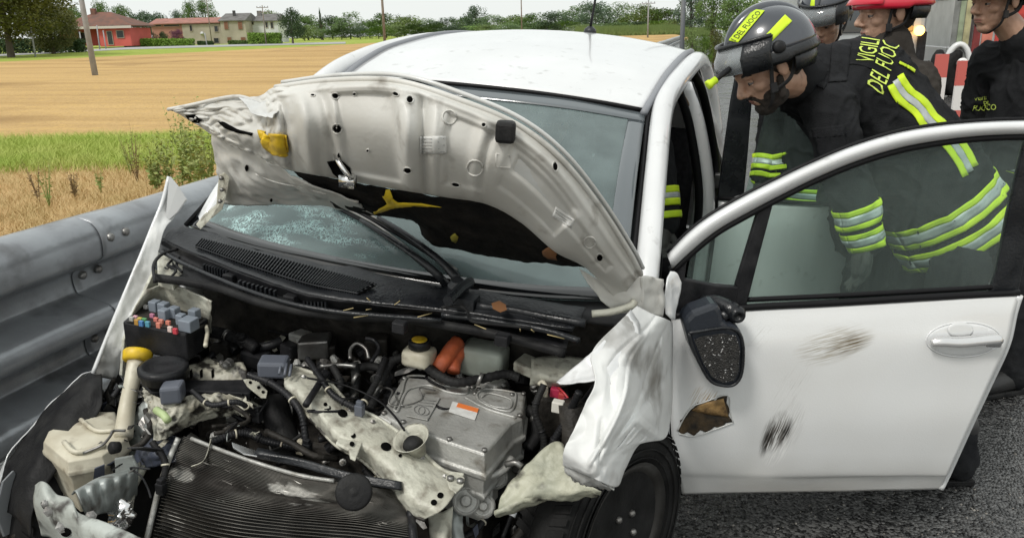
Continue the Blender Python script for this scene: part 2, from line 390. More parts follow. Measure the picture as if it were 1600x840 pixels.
# --- guardrail
zinc = mat('weathered_zinc', (.34, .36, .38), .30, .45, (.24, .25, .265), 4, dirt=(.08, .08, .078), ds=7, dlo=.54, dhi=.82, bump=.14, bs=45)
prof = [(-.08, 1.000), (-.07, 1.022), (-.03, 1.030), (0, 1.030), (.05, 1.012), (.078, .968), (.082, .915), (.070, .885), (.0, .855), (-.055, .835), (-.072, .81), (-.072, .765), (-.055, .74), (.055, .712), (.082, .685), (.082, .655), (.06, .63), (-.04, .59), (-.072, .57), (-.072, .52), (-.05, .495), (.055, .465), (.082, .44), (.08, .395), (.03, .365)]
gr = empty('guardrail', RAIL0+RAILV*2); tag(gr, 'galvanised three-wave steel guardrail the wrecked car rests against', 'guardrail')
ORI = RAIL0+RAILV*2
def beam(t0, t1, out):
    n = max(4, int((t1-t0)/.08)) if t0 < 4 else 40; g = []
    pr_ = cr([V((a, 0, z)) for a, z in prof], 66)
    for i in range(n+1):
        t_ = t0+(t1-t0)*i/n; row = []
        for q in pr_:
            dd = .012*noise.noise(V((t_*1.6, q.z*4, 2)))+.004*noise.noise(V((t_*7, q.z*9, 5)))
            row.append(RAIL0+RAILV*t_+RAILN*(q.x+out+dd-.0)+V((0, 0, q.z-.015+.02*noise.noise(V((t_*.35, 0, 9)))))-ORI)
        g.append(row)
    return mk('rail_beam', grid_geo(g), zinc, gr, True, .004)
beam(-4.6, .62, 0); beam(.46, 9, .007); beam(8.8, 25, 0); beam(24.8, 70, .006)
for i in range(10):
    t_ = -2.9+i*2.25; p = RAIL0+RAILV*t_-RAILN*.13-ORI
    mk('rail_post', join(box_geo(p+V((0, 0, .2)), (.012, .10, 1.5), (RAILN, RAILV, V((0, 0, 1)))), box_geo(p+RAILV*.05+V((0, 0, .2)), (.06, .008, 1.5), (RAILN, RAILV, V((0, 0, 1)))), box_geo(p+RAILN*.055+V((0, 0, .72)), (.07, .09, .28), (RAILN, RAILV, V((0, 0, 1))))), zinc, gr, False)
    for zz in (.82, .58):
        lathe('rail_bolt', RAIL0+RAILV*t_+RAILN*(-.074)+V((0, 0, zz-.03))-ORI, RAILN, [(0, .016), (.008, .016), (.012, .008)], steel, gr, 8)
for zz in (.95, .80, .68, .55, .43):
    for dt in (.50, .58):
        oo = {.95: .088, .80: -.060, .68: .088, .55: -.060, .43: .088}[zz]; lathe('rail_bolt', RAIL0+RAILV*dt+RAILN*oo+V((0, 0, zz-.015))-ORI, RAILN, [(-.01, .016), (.006, .016), (.012, .008)], steel, gr, 8)
# --- foliage
def leafmat(name, a, b_, ns=1.5): return mat(name, a, .65, 0, b_, ns, lo=.3, hi=.7, spec=.25)
LM = [leafmat('leaf_mid', (.065, .12, .028), (.10, .16, .04)), leafmat('leaf_dark', (.028, .055, .02), (.05, .085, .03)), leafmat('leaf_pale', (.12, .18, .05), (.16, .21, .07)),
      leafmat('leaf_olive', (.07, .085, .02), (.12, .12, .03)), leafmat('leaf_blue', (.06, .10, .06), (.09, .13, .075)), leafmat('leaf_plum', (.16, .05, .10), (.22, .09, .15)), leafmat('leaf_bright', (.12, .22, .03), (.18, .28, .05))]
bark = mat('bark', (.07, .055, .04), .9, 0, (.12, .10, .08), 5, bump=.6, bs=20)
def crown_mesh(name, seed, nc, nl, ls, shape):
    r = random.Random(seed); Vs, Fs = [], []
    for c_ in range(nc):
        while 1:
            p = V((r.uniform(-1, 1), r.uniform(-1, 1), r.uniform(-1, 1)))
            if .25 < p.length < 1: break
        if shape == 'cone': k = 1-.85*(p.z*.5+.5); p.x *= k; p.y *= k
        if shape == 'flat' and p.z < -.5: p.z = -.5+.3*(p.z+.5)
        cr_ = r.uniform(.16, .30)*(1 if shape != 'cone' else .7)
        p = p*.80
        for l_ in range(nl):
            d = V((r.gauss(0, 1), r.gauss(0, 1), r.gauss(0, .8))).normalized()*cr_*r.uniform(.55, 1.05)
            q = p+d; a = V((r.gauss(0, 1), r.gauss(0, 1), r.gauss(0, 1))).normalized(); b_ = a.orthogonal().normalized(); s = ls*r.uniform(.6, 1.4); n = len(Vs)
            Vs += [q-a*s, q+b_*s*.5, q+a*s, q-b_*s*.5]; Fs.append((n, n+1, n+2, n+3))
    me = bpy.data.meshes.new(name); me.from_pydata([tuple(v) for v in Vs], [], Fs); me.update(); return me
def trunk_mesh(seed):
    r = random.Random(seed); gs = [tube_geo([V((0, 0, -.02)), V((r.uniform(-.01, .01), 0, .2)), V((0, r.uniform(-.02, .02), .45)), V((0, 0, .75))], [.035, .026, .018, .006], 8, 8)]
    for i in range(7):
        a = r.uniform(0, 6.28); z = r.uniform(.2, .5); e = V((math.cos(a)*r.uniform(.15, .3), math.sin(a)*r.uniform(.15, .3), z+r.uniform(.12, .3)))
        gs.append(tube_geo([V((0, 0, z)), V((e.x*.5, e.y*.5, z+.06)), e], [.014, .009, .003], 6, 5))
    Vs, Fs = join(*gs); me = bpy.data.meshes.new('trunk'); me.from_pydata([tuple(v) for v in Vs], [], Fs); me.update(); me.materials.append(bark); return me
CRN = [crown_mesh('crown', 11+i, 70, 60, .040, 'round') for i in range(3)]+[crown_mesh('crown', 31, 90, 45, .036, 'cone'), crown_mesh('crown', 41, 75, 60, .042, 'flat')]
BIG = crown_mesh('crown', 55, 190, 110, .026, 'round'); TRK = [trunk_mesh(5+i) for i in range(3)]
crn_cache = {}
def crown_of(i, li):
    if (i, li) not in crn_cache:
        me = (BIG if i == 'big' else CRN[i]).copy(); me.materials.append(LM[li]); crn_cache[(i, li)] = me
    return crn_cache[(i, li)]
def tree(name, label, px, top, wpx, dist, ci, li, group=None, low=.12, cat='tree', rs=random.Random(9)):
    p = CAM+ray(px, 60)*(dist); tp = CAM+ray(px, top)*dist; z0 = terrain(p.x, p.y); h = (tp.z-z0)*1.06; wd = wpx/FPX*dist
    r = tag(empty(name, (p.x, p.y, z0)), label, cat, group)
    t_ = bpy.data.objects.new('trunk', TRK[rs.randrange(3)]); COL.objects.link(t_); t_.parent = r; t_.scale = (h, h, h)
    c_ = bpy.data.objects.new('crown', crown_of(ci, li)); COL.objects.link(c_); c_.parent = r
    c_.location = (0, 0, h*(low+(1-low)/2)); c_.scale = (wd/2*1.12, wd/2*1.12, h*(1-low)/2*1.04); c_.rotation_euler = (0, 0, rs.uniform(0, 6.28))
    return r
tree('broadleaf_tree', 'large dark spreading tree beside the red house', 12, -75, 215, 100, 'big', 3)
tree('broadleaf_tree', 'olive-green tree with yellowing leaves between the large tree and the red house', 80, -4, 84, 112, 'big', 3, low=.0)
for px, top, wpx in ((122, 12, 42), (165, 4, 34), (196, 6, 34), (226, 16, 40), (250, 18, 34), (283, 14, 30)): tree('broadleaf_tree', 'green tree rising behind the roof of the red house', px, top, wpx, 215, px % 3, 0 if px < 220 else 4, 'trees behind the red house')
for px, top, wpx in ((300, 4, 26), (325, -2, 40)): tree('poplar_tree', 'tall poplar-like tree rising behind the tan farmhouse', px, top, wpx, 210, 0 if px < 310 else 1, 0, 'poplars behind the farmhouse', .2)
tree('broadleaf_tree', 'pale green tree behind the white house', 424, 15, 40, 215, 1, 2)
tree('evergreen_tree', 'dense near-black evergreen beside the white house', 457, 15, 44, 150, 2, 1, None, .02)
tree('cypress_tree', 'slim pointed cypress above the far hedge', 503, 13, 10, 230, 3, 1, None, .02)
line = [(482, 28, 40), (520, 30, 40), (548, 24, 42), (578, 34, 36), (604, 26, 44), (632, 30, 44), (664, 34, 46), (698, 32, 44), (724, 30, 34), (745, 15, 30), (772, 28, 42), (804, 29, 44), (836, 26, 46), (868, 20, 46), (900, 14, 48), (930, 8, 50), (965, 10, 54), (1000, 12, 50), (1034, 16, 50)]
for i, (px, top, wpx) in enumerate(line):
    li = (0, 2, 0, 4, 0, 1)[(i*5) % 6]; lb = {0: 'mid-green tree in the long wood beyond the fields', 2: 'pale green tree in the long wood beyond the fields', 4: 'bluish-green tree in the long wood beyond the fields', 1: 'darkest green tree in the long wood beyond the fields'}[li]
    tree('woodland_tree', lb, px, top-4, wpx*1.5, 235+(i*37) % 60, (i*7) % 5 if (i*7) % 5 != 3 else 4, li, 'trees of the far wood', .0)
for i in range(22):
    px = 476+i*29; li = (2, 0, 6, 0, 1)[(i*3) % 5]; lb = {2: 'pale leafy bush at the foot of the far wood', 0: 'mid-green leafy bush at the foot of the far wood', 6: 'bright green bush at the foot of the far wood', 1: 'dark leafy bush at the foot of the far wood'}[li]
    tree('woodland_shrub', lb, px, 40-(i*.5)+((i*13) % 7), 60, 205+(i*11) % 20, (i*3) % 3, li, 'bushes in front of the far wood', .0, 'bush')
for px, top, wpx, li, d in ((1078, -30, 60, 4, 160), (1112, -20, 60, 0, 120), (1150, -12, 70, 0, 90), (1185, 0, 60, 2, 70), (1290, -15, 70, 0, 90), (1345, -10, 60, 0, 80)):
    tree('roadside_tree', 'tall grey-green tree beside the road behind the firefighters', px, top, wpx, d, px % 3, li, 'roadside trees behind the firefighters', .0)
for i in range(7): tree('roadside_bush', 'wild bush growing behind the guardrail past the car roof', 1082+i*17, 46+(i*5) % 9, 38, 26+i*3, i % 3, (2, 6, 3)[i % 3], 'bushes along the guardrail', .0, 'bush')
def hedge(name, label, x0, x1, ytop, dist, thick, li, n, cat='hedge', dist2=None):
    dist2 = dist2 or dist; r = random.Random(x0*7+x1); a = CAM+ray(x0, 70)*dist; c_ = CAM+ray(x1, 70)*dist2; Vs, Fs = [], []
    o = V((a.x, a.y, terrain(a.x, a.y)))
    for i in range(n):
        u = r.random(); p = a.lerp(c_, u); dd = dist+(dist2-dist)*u; top = CAM+ray(x0+(x1-x0)*u, ytop+1.2*noise.noise(V((u*30, 1, 1))))*dd; z0 = terrain(p.x, p.y); h = max(.6, top.z-z0)
        zz = h*r.random()**.7; q = V((p.x, p.y, z0+zz))+FH*r.uniform(-thick/2, thick/2)*(1 if zz > h*.9 else 1); s = r.uniform(.1, .24)
        d = V((r.gauss(0, 1), r.gauss(0, 1), r.gauss(0, 1))).normalized(); e = d.orthogonal().normalized(); k = len(Vs); Vs += [q-d*s-o, q+e*s*.6-o, q+d*s-o, q-e*s*.6-o]; Fs.append((k, k+1, k+2, k+3))
    h_ = tag(empty(name, o), label, cat); mk('foliage', (Vs, Fs), LM[li], h_, False)
    pts = [a.lerp(c_, k/8) for k in range(9)]; st = [tube_geo([V((p.x, p.y, terrain(p.x, p.y)))-o, V((p.x, p.y, terrain(p.x, p.y)+.7))-o], .05, 6) for p in pts]
    mk('stems', join(*st), bark, h_); return h_
hedge('hedge', 'dark clipped hedge under the large tree', -120, 132, 61, 118, 2, 1, 9000)
hedge('hedge', 'bright green clipped hedge in front of the tan farmhouse', 196, 303, 61, 152, 1.5, 6, 6000)
hedge('hedge', 'low dark hedge by the farmhouse door', 310, 333, 65, 156, 1.2, 1, 1500)
hedge('hedge', 'leafy hedge between the farmhouse and the white house', 390, 440, 52, 152, 2, 6, 4500)
hedge('hedge', 'low hedge under the farmhouse windows', 358, 390, 64, 154, 1.2, 0, 1600)
tree('ornamental_shrub', 'plum-coloured shrub behind the bright hedge', 277, 45, 26, 160, 1, 5, None, .0, 'bush')
for px in (214, 238, 255): tree('ornamental_shrub', 'dark rounded shrub behind the bright hedge', px, 50, 18, 158, 2, 1, 'dark garden shrubs', .0, 'bush')
# maize strip beyond the roof, right
def crop(name, label, x0, x1, ytop, d0, d1, li, n, cat):
    r = random.Random(x0); Vs, Fs = [], []
    for i in range(n):
        px = r.uniform(x0, x1); dd = r.uniform(d0, d1); p = CAM+ray(px, 60)*dd; z0 = terrain(p.x, p.y); h = r.uniform(1.3, 2.0); q = V((p.x, p.y, z0)); a = RH*r.uniform(-.5, .5)+FH*r.uniform(-.5, .5); k = len(Vs)
        Vs += [q-RH*.08, q+RH*.08, q+a*.5+V((0, 0, h)), q+V((0, 0, h*.5))+RH*.5*r.choice((-1, 1)), q+V((0, 0, h*.35))]; Fs += [(k, k+1, k+2), (k+4, k+1, k+3)]
    return tag(mk(name, (Vs, Fs), LM[li], None, False), label, cat, kind='stuff')
crop('maize_crop', 'strip of yellow-green maize standing before the far wood', 900, 1110, 50, 150, 180, 2, 9000, 'crop')
# --- verge grass and weeds
def grass(name, label, poly, n, h0, h1, mt, seed):
    r = random.Random(seed); Vs, Fs = [], []; xs = [p[0] for p in poly]; ys = [p[1] for p in poly]; c_ = 0; tries = 0
    while c_ < n and tries < n*8:
        tries += 1
        px = r.uniform(min(xs), max(xs)); py = r.uniform(min(ys), max(ys))
        if not inpoly(px, py, poly): continue
        p = GG(px, py); c_ += 1; p = p+V((r.uniform(-.15, .15), r.uniform(-.15, .15), -.02)); h = r.uniform(h0, h1); a = V((r.gauss(0, .35), r.gauss(0, .35), 1)); s = RH*r.uniform(.003, .008); k = len(Vs)
        Vs += [p-s, p+s, p+a*h*.6+s*.6, p+a*h*.6-s*.6, p+V((a.x*1.7, a.y*1.7, .95))*h]; Fs += [(k, k+1, k+2, k+3), (k+3, k+2, k+4)]
    return tag(mk(name, (Vs, Fs), mt, None, False), label, 'grass', kind='stuff')
_gc = {}
def GG(px, py):
    k = (round(px/12), round(py/4))
    if k not in _gc: _gc[k] = G(k[0]*12, k[1]*4, 4)
    p = _gc[k]; r = (p-CAM).length; q = CAM+ray(px, py)*((p.z-CAM.z)/ray(px, py).z)
    q.z = terrain(q.x, q.y); return q
drym = mat('dry_grass', (.52, .37, .18), .8, 0, (.40, .30, .13), 2); grm = mat('green_grass', (.27, .36, .05), .7, 0, (.38, .42, .10), 1)
grass('dry_grass', 'dry straw-coloured grass on the bank behind the guardrail', [(-160, 272), (350, 258), (640, 240), (640, 262), (340, 300), (-160, 430)], 14000, .05, .20, drym, 4)
grass('green_grass', 'band of fresh green grass between the bank and the stubble field', [(-140, 220), (340, 214), (620, 205), (620, 240), (340, 262), (-140, 276)], 26000, .08, .30, grm, 5)
def weed(px, py, h, seed, label, mt, nl=3, lf=1.4):
    r = random.Random(seed); b_ = G(px, py, 3); o = tag(empty('weed', b_), label, 'weed', 'weeds behind the guardrail'); st = []; Vs, Fs = [], []
    for s in range(r.randint(6, 11)):
        a = r.uniform(0, 6.28); top = V((math.cos(a)*r.uniform(.1, .3), math.sin(a)*r.uniform(.1, .3), 1))*h*r.uniform(.6, 1); pts = [V((0, 0, -.02)), top*.5+V((0, 0, .05)), top]; st.append(tube_geo(pts, [.005, .003, .001], 5, 6))
        cp = cr(pts, 14)
        for i in range(3, 15):
            for k_ in range(nl):
                d = V((r.gauss(0, 1), r.gauss(0, 1), r.gauss(.3, .6))).normalized(); l_ = lf*r.uniform(.03, .09)*(1.3-i/15); e = d.orthogonal().normalized()*l_*.22; q = cp[i]; k = len(Vs); Vs += [q, q+d*l_*.5+e, q+d*l_, q+d*l_*.5-e]; Fs.append((k, k+1, k+2, k+3))
    mk('stems', join(*st), mt, o); mk('leaves', (Vs, Fs), mt, o, False)
wg = mat('weed_green', (.17, .25, .05), .7, 0, (.28, .30, .10), 9); wb = mat('weed_brown', (.14, .09, .045), .8, 0, (.22, .16, .07), 9)
for i, (px, py, hp) in enumerate(((300, 300, 115), (320, 295, 110), (285, 305, 100), (268, 300, 80), (310, 310, 95), (330, 305, 120), (245, 300, 60))):
    d = (G(px, py, 3)-CAM).length; weed(px, py, hp*1.2/FPX*d, i, 'tall leafy green weed growing behind the guardrail next to the wrecked car', wg)
for i, (px, py, hp) in enumerate(((215, 285, 85), (205, 275, 70), (62, 318, 60), (78, 325, 75), (118, 312, 40), (158, 302, 35))):
    d = (G(px, py, 3)-CAM).length; weed(px, py, hp/FPX*d, 20+i, 'thin dry weed with brown seed heads on the bank behind the guardrail', wb if i % 2 == 0 else wg, 1, .8)
# --- houses
class House:
    def __init__(s, name, label, x0, ybase, dist):
        s.k = dist/FPX; s.x0 = x0; s.yb = ybase; p = CAM+ray(x0, ybase)*dist; s.o = p; s.r = tag(empty(name, p), label, 'house')
        s.sl = 0.0248
    def pt(s, px, py, dep=0): return RH*((px-s.x0)*s.k)+V((0, 0, ((s.yb-s.sl*(px-s.x0))-py)*s.k))+FH*dep
    def wall(s, x0, x1, ytop, mt, d0=0, d1=8, yb=None, name='wall'):
        yb = s.yb+3 if yb is None else yb
        a, b_ = s.pt(x0, yb, d0), s.pt(x1, yb, d0); t0 = s.pt(x0, ytop, d0).z; X = (x1-x0)*s.k
        Vs = [a, b_, b_+FH*(d1-d0), a+FH*(d1-d0)]; Vs = [V((v.x, v.y, s.pt(x0, yb, 0).z)) for v in Vs]; Vs += [V((v.x, v.y, t0)) for v in Vs]
        return mk(name, (Vs, [(0, 1, 5, 4), (1, 2, 6, 5), (2, 3, 7, 6), (3, 0, 4, 7), (4, 5, 6, 7)]), mt, s.r, False)
    def roof(s, x0, x1, yeave, yridge, inset0, inset1, mt, d0=-.4, d1=8.4, fascia=None):
        e = s.pt(x0, yeave).z; rz = s.pt(x0, yridge).z; w_ = (x1-x0)*s.k; dm = (d0+d1)/2; a0 = (x0-s.x0)*s.k
        f = lambda x, d, z: RH*(a0+x)+FH*d+V((0, 0, z))
        Vs = [f(0, d0, e), f(w_, d0, e), f(w_, d1, e), f(0, d1, e), f(inset0*w_, dm, rz), f(w_-inset1*w_, dm, rz)]
        Vs2 = [v+V((0, 0, -.18)) for v in Vs[:4]]
        return mk('roof', (Vs+Vs2, [(0, 1, 5, 4), (1, 2, 5), (2, 3, 4, 5), (3, 0, 4), (9, 8, 7, 6), (0, 6, 7, 1), (1, 7, 8, 2), (2, 8, 9, 3), (3, 9, 6, 0)]), mt, s.r, False)
    def window(s, x0, x1, y0, y1, d0, shutter=None, name='window'):
        a = s.pt(x0, y1, d0-.03); w_ = (x1-x0)*s.k; h = (y1-y0)*s.k; c_ = a+RH*w_/2+V((0, 0, h/2)); ax = (RH, FH, V((0, 0, 1)))
        o = mk(name, box_geo(c_, (w_, .06, h), ax), mat('dark_pane', (.03, .035, .04), .15), s.r, False)
        fr = mat('window_frame', (.32, .27, .22), .6)
        mk('frame', join(*[box_geo(c_+RH*(sx*w_/2)-FH*.05, (.10, .05, h+.1), ax) for sx in (-1, 1)], *[box_geo(c_+V((0, 0, sz*h/2))-FH*.06, (w_+.1, .05, .10), ax) for sz in (-1, 1)]), fr, o, False)
        if shutter:
            for sx in (-1, 1): mk('shutter', join(box_geo(c_+RH*(sx*w_*.25)-FH*.08, (w_*.47, .04, h), ax), *[box_geo(c_+RH*(sx*w_*.25)-FH*.11+V((0, 0, h*(j/6-.5)+h/12)), (w_*.40, .03, h*.07), ax) for j in range(6)]), shutter, o, False)
tile_r = mat('red_roof_tiles', (.19, .085, .06), .85, 0, (.12, .07, .055), .8, bump=.6, bs=3); tile_p = mat('pink_roof_tiles', (.36, .16, .13), .85, 0, (.26, .13, .10), .8, bump=.5, bs=3); tile_g = mat('grey_roof_tiles', (.17, .165, .16), .85, 0, (.11, .105, .1), .8, bump=.5, bs=3)
redw = mat('red_render', (.56, .11, .095), .85, 0, (.46, .09, .08), .5); tanw = mat('tan_render', (.40, .36, .29), .9, 0, (.31, .28, .22), .4); pinkw = mat('pink_render', (.42, .20, .15), .9, 0, (.34, .17, .13), .4); whw = mat('white_render', (.62, .63, .62), .85, 0, (.5, .51, .5), .4); brn = mat('brown_shutter', (.22, .10, .06), .7)
fasc = mat('pale_fascia', (.50, .45, .42), .7)
h = House('red_house', 'low red house with a wide brown hipped roof behind the field', 160, 70, 148)
h.wall(157, 206, 45.5, redw, 0, 9); h.wall(96, 157, 44, redw, 3, 9); h.wall(94, 112, 44, mat('orange_render', (.45, .22, .12), .9), .5, 3, name='wing_wall')
h.roof(94, 212, 43.5, 22, .38, .42, tile_r, -.8, 10); h.window(113, 126, 52, 66, 2.95); h.window(185, 196, 49, 60, -.02); h.window(170, 178, 50, 70, -.02, name='door')
mk('fascia', box_geo(h.pt(153, 44.6, -.82), (118*h.k, .1, .45), (RH, FH, V((0, 0, 1)))), fasc, h.r, False)
mk('column', join(*[box_geo(h.pt(x, 57, .3), (.3, .3, 26*h.k), (RH, FH, V((0, 0, 1)))) for x in (141,)]), fasc, h.r, False)
mk('chimney', box_geo(h.pt(138, 22, 4), (.8, .8, 1.6), (RH, FH, V((0, 0, 1)))), tile_r, h.r, False)
h = House('farmhouse', 'long tan farmhouse with pink tiled wing and grey-roofed end', 300, 70, 168)
h.wall(240, 288, 40, pinkw, .2, 8); h.wall(288, 350, 40, tanw, 0, 8); h.wall(349.6, 388, 34, tanw, -.6, 8.5)
h.roof(238, 352, 39, 31, .0, .0, tile_p, -.5, 8.5); h.roof(347, 390, 34, 23, .03, .03, tile_g, -1, 9)
for x0, x1, y0, y1 in ((242, 256, 40.5, 43), (260, 284, 40.5, 43)): h.window(x0, x1, y0, y1, .18)
for x0, x1, y0, y1 in ((300, 304, 41, 50), (338, 344, 42, 51), (335, 343, 60, 68)): h.window(x0, x1, y0, y1, -.02)
for x0, x1, y0, y1 in ((355.5, 361.5, 36, 47), (377, 383.5, 36, 47), (358, 364, 59, 66), (379, 386, 59, 66)): h.window(x0, x1, y0, y1, -.62, brn)
mk('chimney', box_geo(h.pt(366.5, 27, 2), (.5, .5, 2.2), (RH, FH, V((0, 0, 1)))), mat('dark_flue', (.05, .05, .05), .6), h.r, False)
mk('satellite_dish', lathe_geo(h.pt(319, 53.5, -.25), -FH, [(0, .05), (.05, .25), (.14, .42)], 14), whw, h.r)
h = House('white_house', 'white two-storey house with a grey roof and outside stair', 395, 68, 172)
h.wall(396, 437, 35, whw, 0, 8); h.roof(393, 438.5, 34.5, 24, .2, .05, tile_g, -.6, 8.6)
for x0, x1, y0, y1 in ((397, 400, 36, 40), (418, 421.5, 36.5, 44.5), (426, 430, 36.5, 45.5)): h.window(x0, x1, y0, y1, -.02)
mk('stair', prism_geo([h.pt(430, 50, -1), h.pt(433, 50, -1), h.pt(444, 66, -1), h.pt(444, 71, -1), h.pt(432, 71, -1)], FH*1), whw, h.r, False)
mk('chimney', box_geo(h.pt(404, 24.5, 3), (.9, .7, 1.5), (RH, FH, V((0, 0, 1)))), tile_g, h.r, False)
# --- poles, posts and wires
conc = mat('concrete_pole', (.33, .335, .345), .85, 0, (.25, .255, .26), 2); wood = mat('weathered_wood', (.16, .13, .10), .9, 0, (.24, .21, .18), 3)
def pole(label, xb, yb, wpx, htop, mt, dist=None, cat='utility pole', arms=True, name='utility_pole', lean=0):
    p = G(xb, yb) if dist is None else CAM+ray(xb, 60)*dist
    if dist is not None: p.z = terrain(p.x, p.y)
    d = (p-CAM).dot(FW); r = wpx/FPX*d/2; o = tag(empty(name, p), label, cat)
    tube('shaft', [V((0, 0, -.3)), V((RH.x*lean, RH.y*lean, htop))], [r*1.15, r*.75], mt, o, 10)
    if arms:
        for zz in (htop-.4, htop-1.2): mk('crossarm', box_geo(V((0, 0, zz))+RH*lean, (2.2, .1, .12), (RH, FH, V((0, 0, 1)))), mt, o, False)
        for zz in (htop-.3, htop-1.1):
            for sx in (-1, -.4, .4, 1): lathe('insulator', V((0, 0, zz))+RH*(sx+lean), (0, 0, 1), [(0, .05), (.08, .07), (.16, .03)], seal, o, 8)
    return p
pp = pole('leaning concrete pole standing alone in the stubble field', 149, 118, 8, 9.5, conc, lean=-.15)
for xb, wpx, dist, ht, mt, lb in ((601, 4.2, 118, 10.5, wood, 'dark wooden pole standing left of the car roof before the wood'), (815.5, 2.0, 170, 10, wood, 'thin wooden pole above the middle of the car roof'), (1012, 2.4, 130, 6.5, conc, 'thin pale pole by the strip of maize'), (330, 1.4, 160, 9.5, wood, 'thin pole in front of the tan farmhouse'), (415, 1.8, 150, 7, wood, 'thin pole in front of the white house')): pole(lb, xb, 60, wpx, ht, mt, dist)
pole('thick grey steel post rising behind the car roof beside the helmet', 1066, 60, 7, 5.5, greytrim, 19, 'post', False, 'steel_post')
for xb, yt, dist in ((50, 43, 100), (126, 50, 132), (153, 40, 132), (163, 48, 136), (322, 52, 150)):
    p = CAM+ray(xb, 60)*dist; p.z = terrain(p.x, p.y); tp = CAM+ray(xb-2, yt)*dist
    tag(tube('fence_post', [V((0, 0, -.2)), tp-p], .10, conc, None, 7), 'thin grey post along the verge of the far road', 'post', 'thin posts on the far verge').location = p
def wire(a, b_, label):
    sag = [a.lerp(b_, i/16)-V((0, 0, 4*.5*(i/16)*(1-i/16))) for i in range(17)]; o = sag[0].copy()
    tag(tube('overhead_wire', [p-o for p in sag], .018, mat('wire', (.25, .25, .26), .6), None, 5), label, 'wire', 'wires on the field poles').location = o
for dz in (0, -.8):
    for sx in (-1, 1): wire(pp+V((0, 0, 9.2+dz))+RH*sx, pp+V((0, 0, 9.2+dz))+RH*sx-RH*46-FH*14, 'overhead wire running to the leaning concrete pole in the field')
# ================================================================== THE WRECKED CAR (built in its own frame: x to its left, y to its rear, z up)
car = empty('wrecked_car', (0, 0, 0), CARM.to_euler()); tag(car, 'white hatchback with crushed front end, buckled raised bonnet and left doors standing open', 'car')
X3 = lambda l: [V(p) for p in l]
# --- roof
rows = []
for y, zc, ze, hw in ((1.13, 1.403, 1.372, .553), (1.35, 1.456, 1.42, .56), (1.6, 1.492, 1.456, .563), (2.1, 1.520, 1.478, .56), (2.6, 1.503, 1.455, .545), (3.05, 1.44, 1.39, .51)):
    rows.append([V((x*hw, y-(.0 if y > 1.2 else .05*(1-x*x)), zc+(ze-zc)*abs(x)**2.2)) for x in (-1, -.75, -.4, 0, .4, .75, 1)])
roof = surf('roof', rows, paint, car, 40, 50, .002)
for sx in (-1, 1):
    tube('roof_trim', X3([(sx*.560, 1.10, 1.360), (sx*.572, 1.35, 1.421), (sx*.576, 1.6, 1.456), (sx*.573, 2.1, 1.477), (sx*.558, 2.6, 1.454), (sx*.522, 3.05, 1.389)]), .013, greytrim, roof, 8, 30)
tube('roof_trim', X3([(x, 1.118-.05*(1-(x/.553)**2), 1.398-.031*abs(x/.553)**2.2) for x in (-.55, -.4, -.2, 0, .2, .4, .55)]), .007, seal, roof, 6, 24)
lathe('antenna_base', V((.035, 2.62, 1.500)), (0, .1, 1), [(0, .035), (.02, .03), (.035, .014)], plasg, roof, 16)
tube('antenna_mast', X3([(.035, 2.62, 1.53), (.055, 2.60, 1.70), (.09, 2.56, 1.95)]), [.007, .004], plas, roof, 8)
# --- side frames: pillars and roof rails
def side_frame(sx):
    o = tube('side_frame', [V((sx*a, b_, c_)) for a, b_, c_ in ((.705, .46, .93), (.685, .60, 1.07), (.65, .85, 1.24), (.618, 1.12, 1.368), (.614, 1.38, 1.415), (.616, 1.7, 1.437), (.612, 2.1, 1.442), (.598, 2.55, 1.415), (.590, 2.95, 1.345), (.62, 3.2, 1.16), (.66, 3.3, .95))], [.034, .034, .034, .036, .038, .040, .042, .05, .07, .08], paint, car, 12, 60, 1)
    B = lambda y0: [V((sx*.635, y0, 1.41)), V((sx*.70, y0+.03, 1.25)), V((sx*.765, y0+.06, .98)), V((sx*.765, y0+.07, .7)), V((sx*.765, y0+.05, .25))]
    tube('centre_pillar', B(1.55), [.032, .04, .045, .055, .06], paint, car, 10, 24, .8)
    for y0, rr in ((.03, .010), (-.085, .016)):
        tube('door_seal', [p+V((sx*(.020 if y0 > 0 else -.012), y0+(.05 if y0 > 0 else 0), 0)) for p in B(1.55)], rr, seal, car, 8, 24)
    tube('sill', [V((sx*.77, .45, .22)), V((sx*.78, 1.2, .22)), V((sx*.77, 2.35, .24))], .06, paint, car, 10, 12)
    # quarter panel behind the rear door
    q = [[V((sx*a, b_, c_)) for a, b_, c_ in r] for r in (
        ((.618, 2.32, 1.425), (.60, 2.6, 1.40), (.57, 2.9, 1.34), (.53, 3.1, 1.28)), ((.665, 2.46, 1.27), (.65, 2.7, 1.26), (.62, 2.95, 1.22), (.56, 3.2, 1.15)),
        ((.755, 2.56, 1.0), (.75, 2.8, 1.0), (.73, 3.05, 1.0), (.64, 3.3, .98)), ((.80, 2.56, .88), (.81, 2.8, .88), (.79, 3.1, .88), (.66, 3.36, .86)),
        ((.80, 2.40, .62), (.83, 2.7, .66), (.81, 3.05, .62), (.68, 3.40, .6)), ((.79, 2.20, .30), (.825, 2.35, .60), (.80, 3.0, .35), (.66, 3.38, .32)))]
    surf('rear_wing', q, paint, car, 24, 30, .003)
    tube('door_seal', [V((sx*a, b_, c_)) for a, b_, c_ in ((.60, 2.22, 1.405), (.655, 2.42, 1.27), (.735, 2.51, 1.0), (.765, 2.49, .85), (.765, 2.35, .6))], .022, seal, car, 8, 20)
    return o
for sx in (1, -1): side_frame(sx)
tube('seal_strip', X3([(.632, 1.44, 1.405), (.675, 1.57, 1.30), (.735, 1.68, 1.02), (.755, 1.72, .85)]), .006, mat('brown_seal', (.20, .12, .06), .6), car, 6, 20)
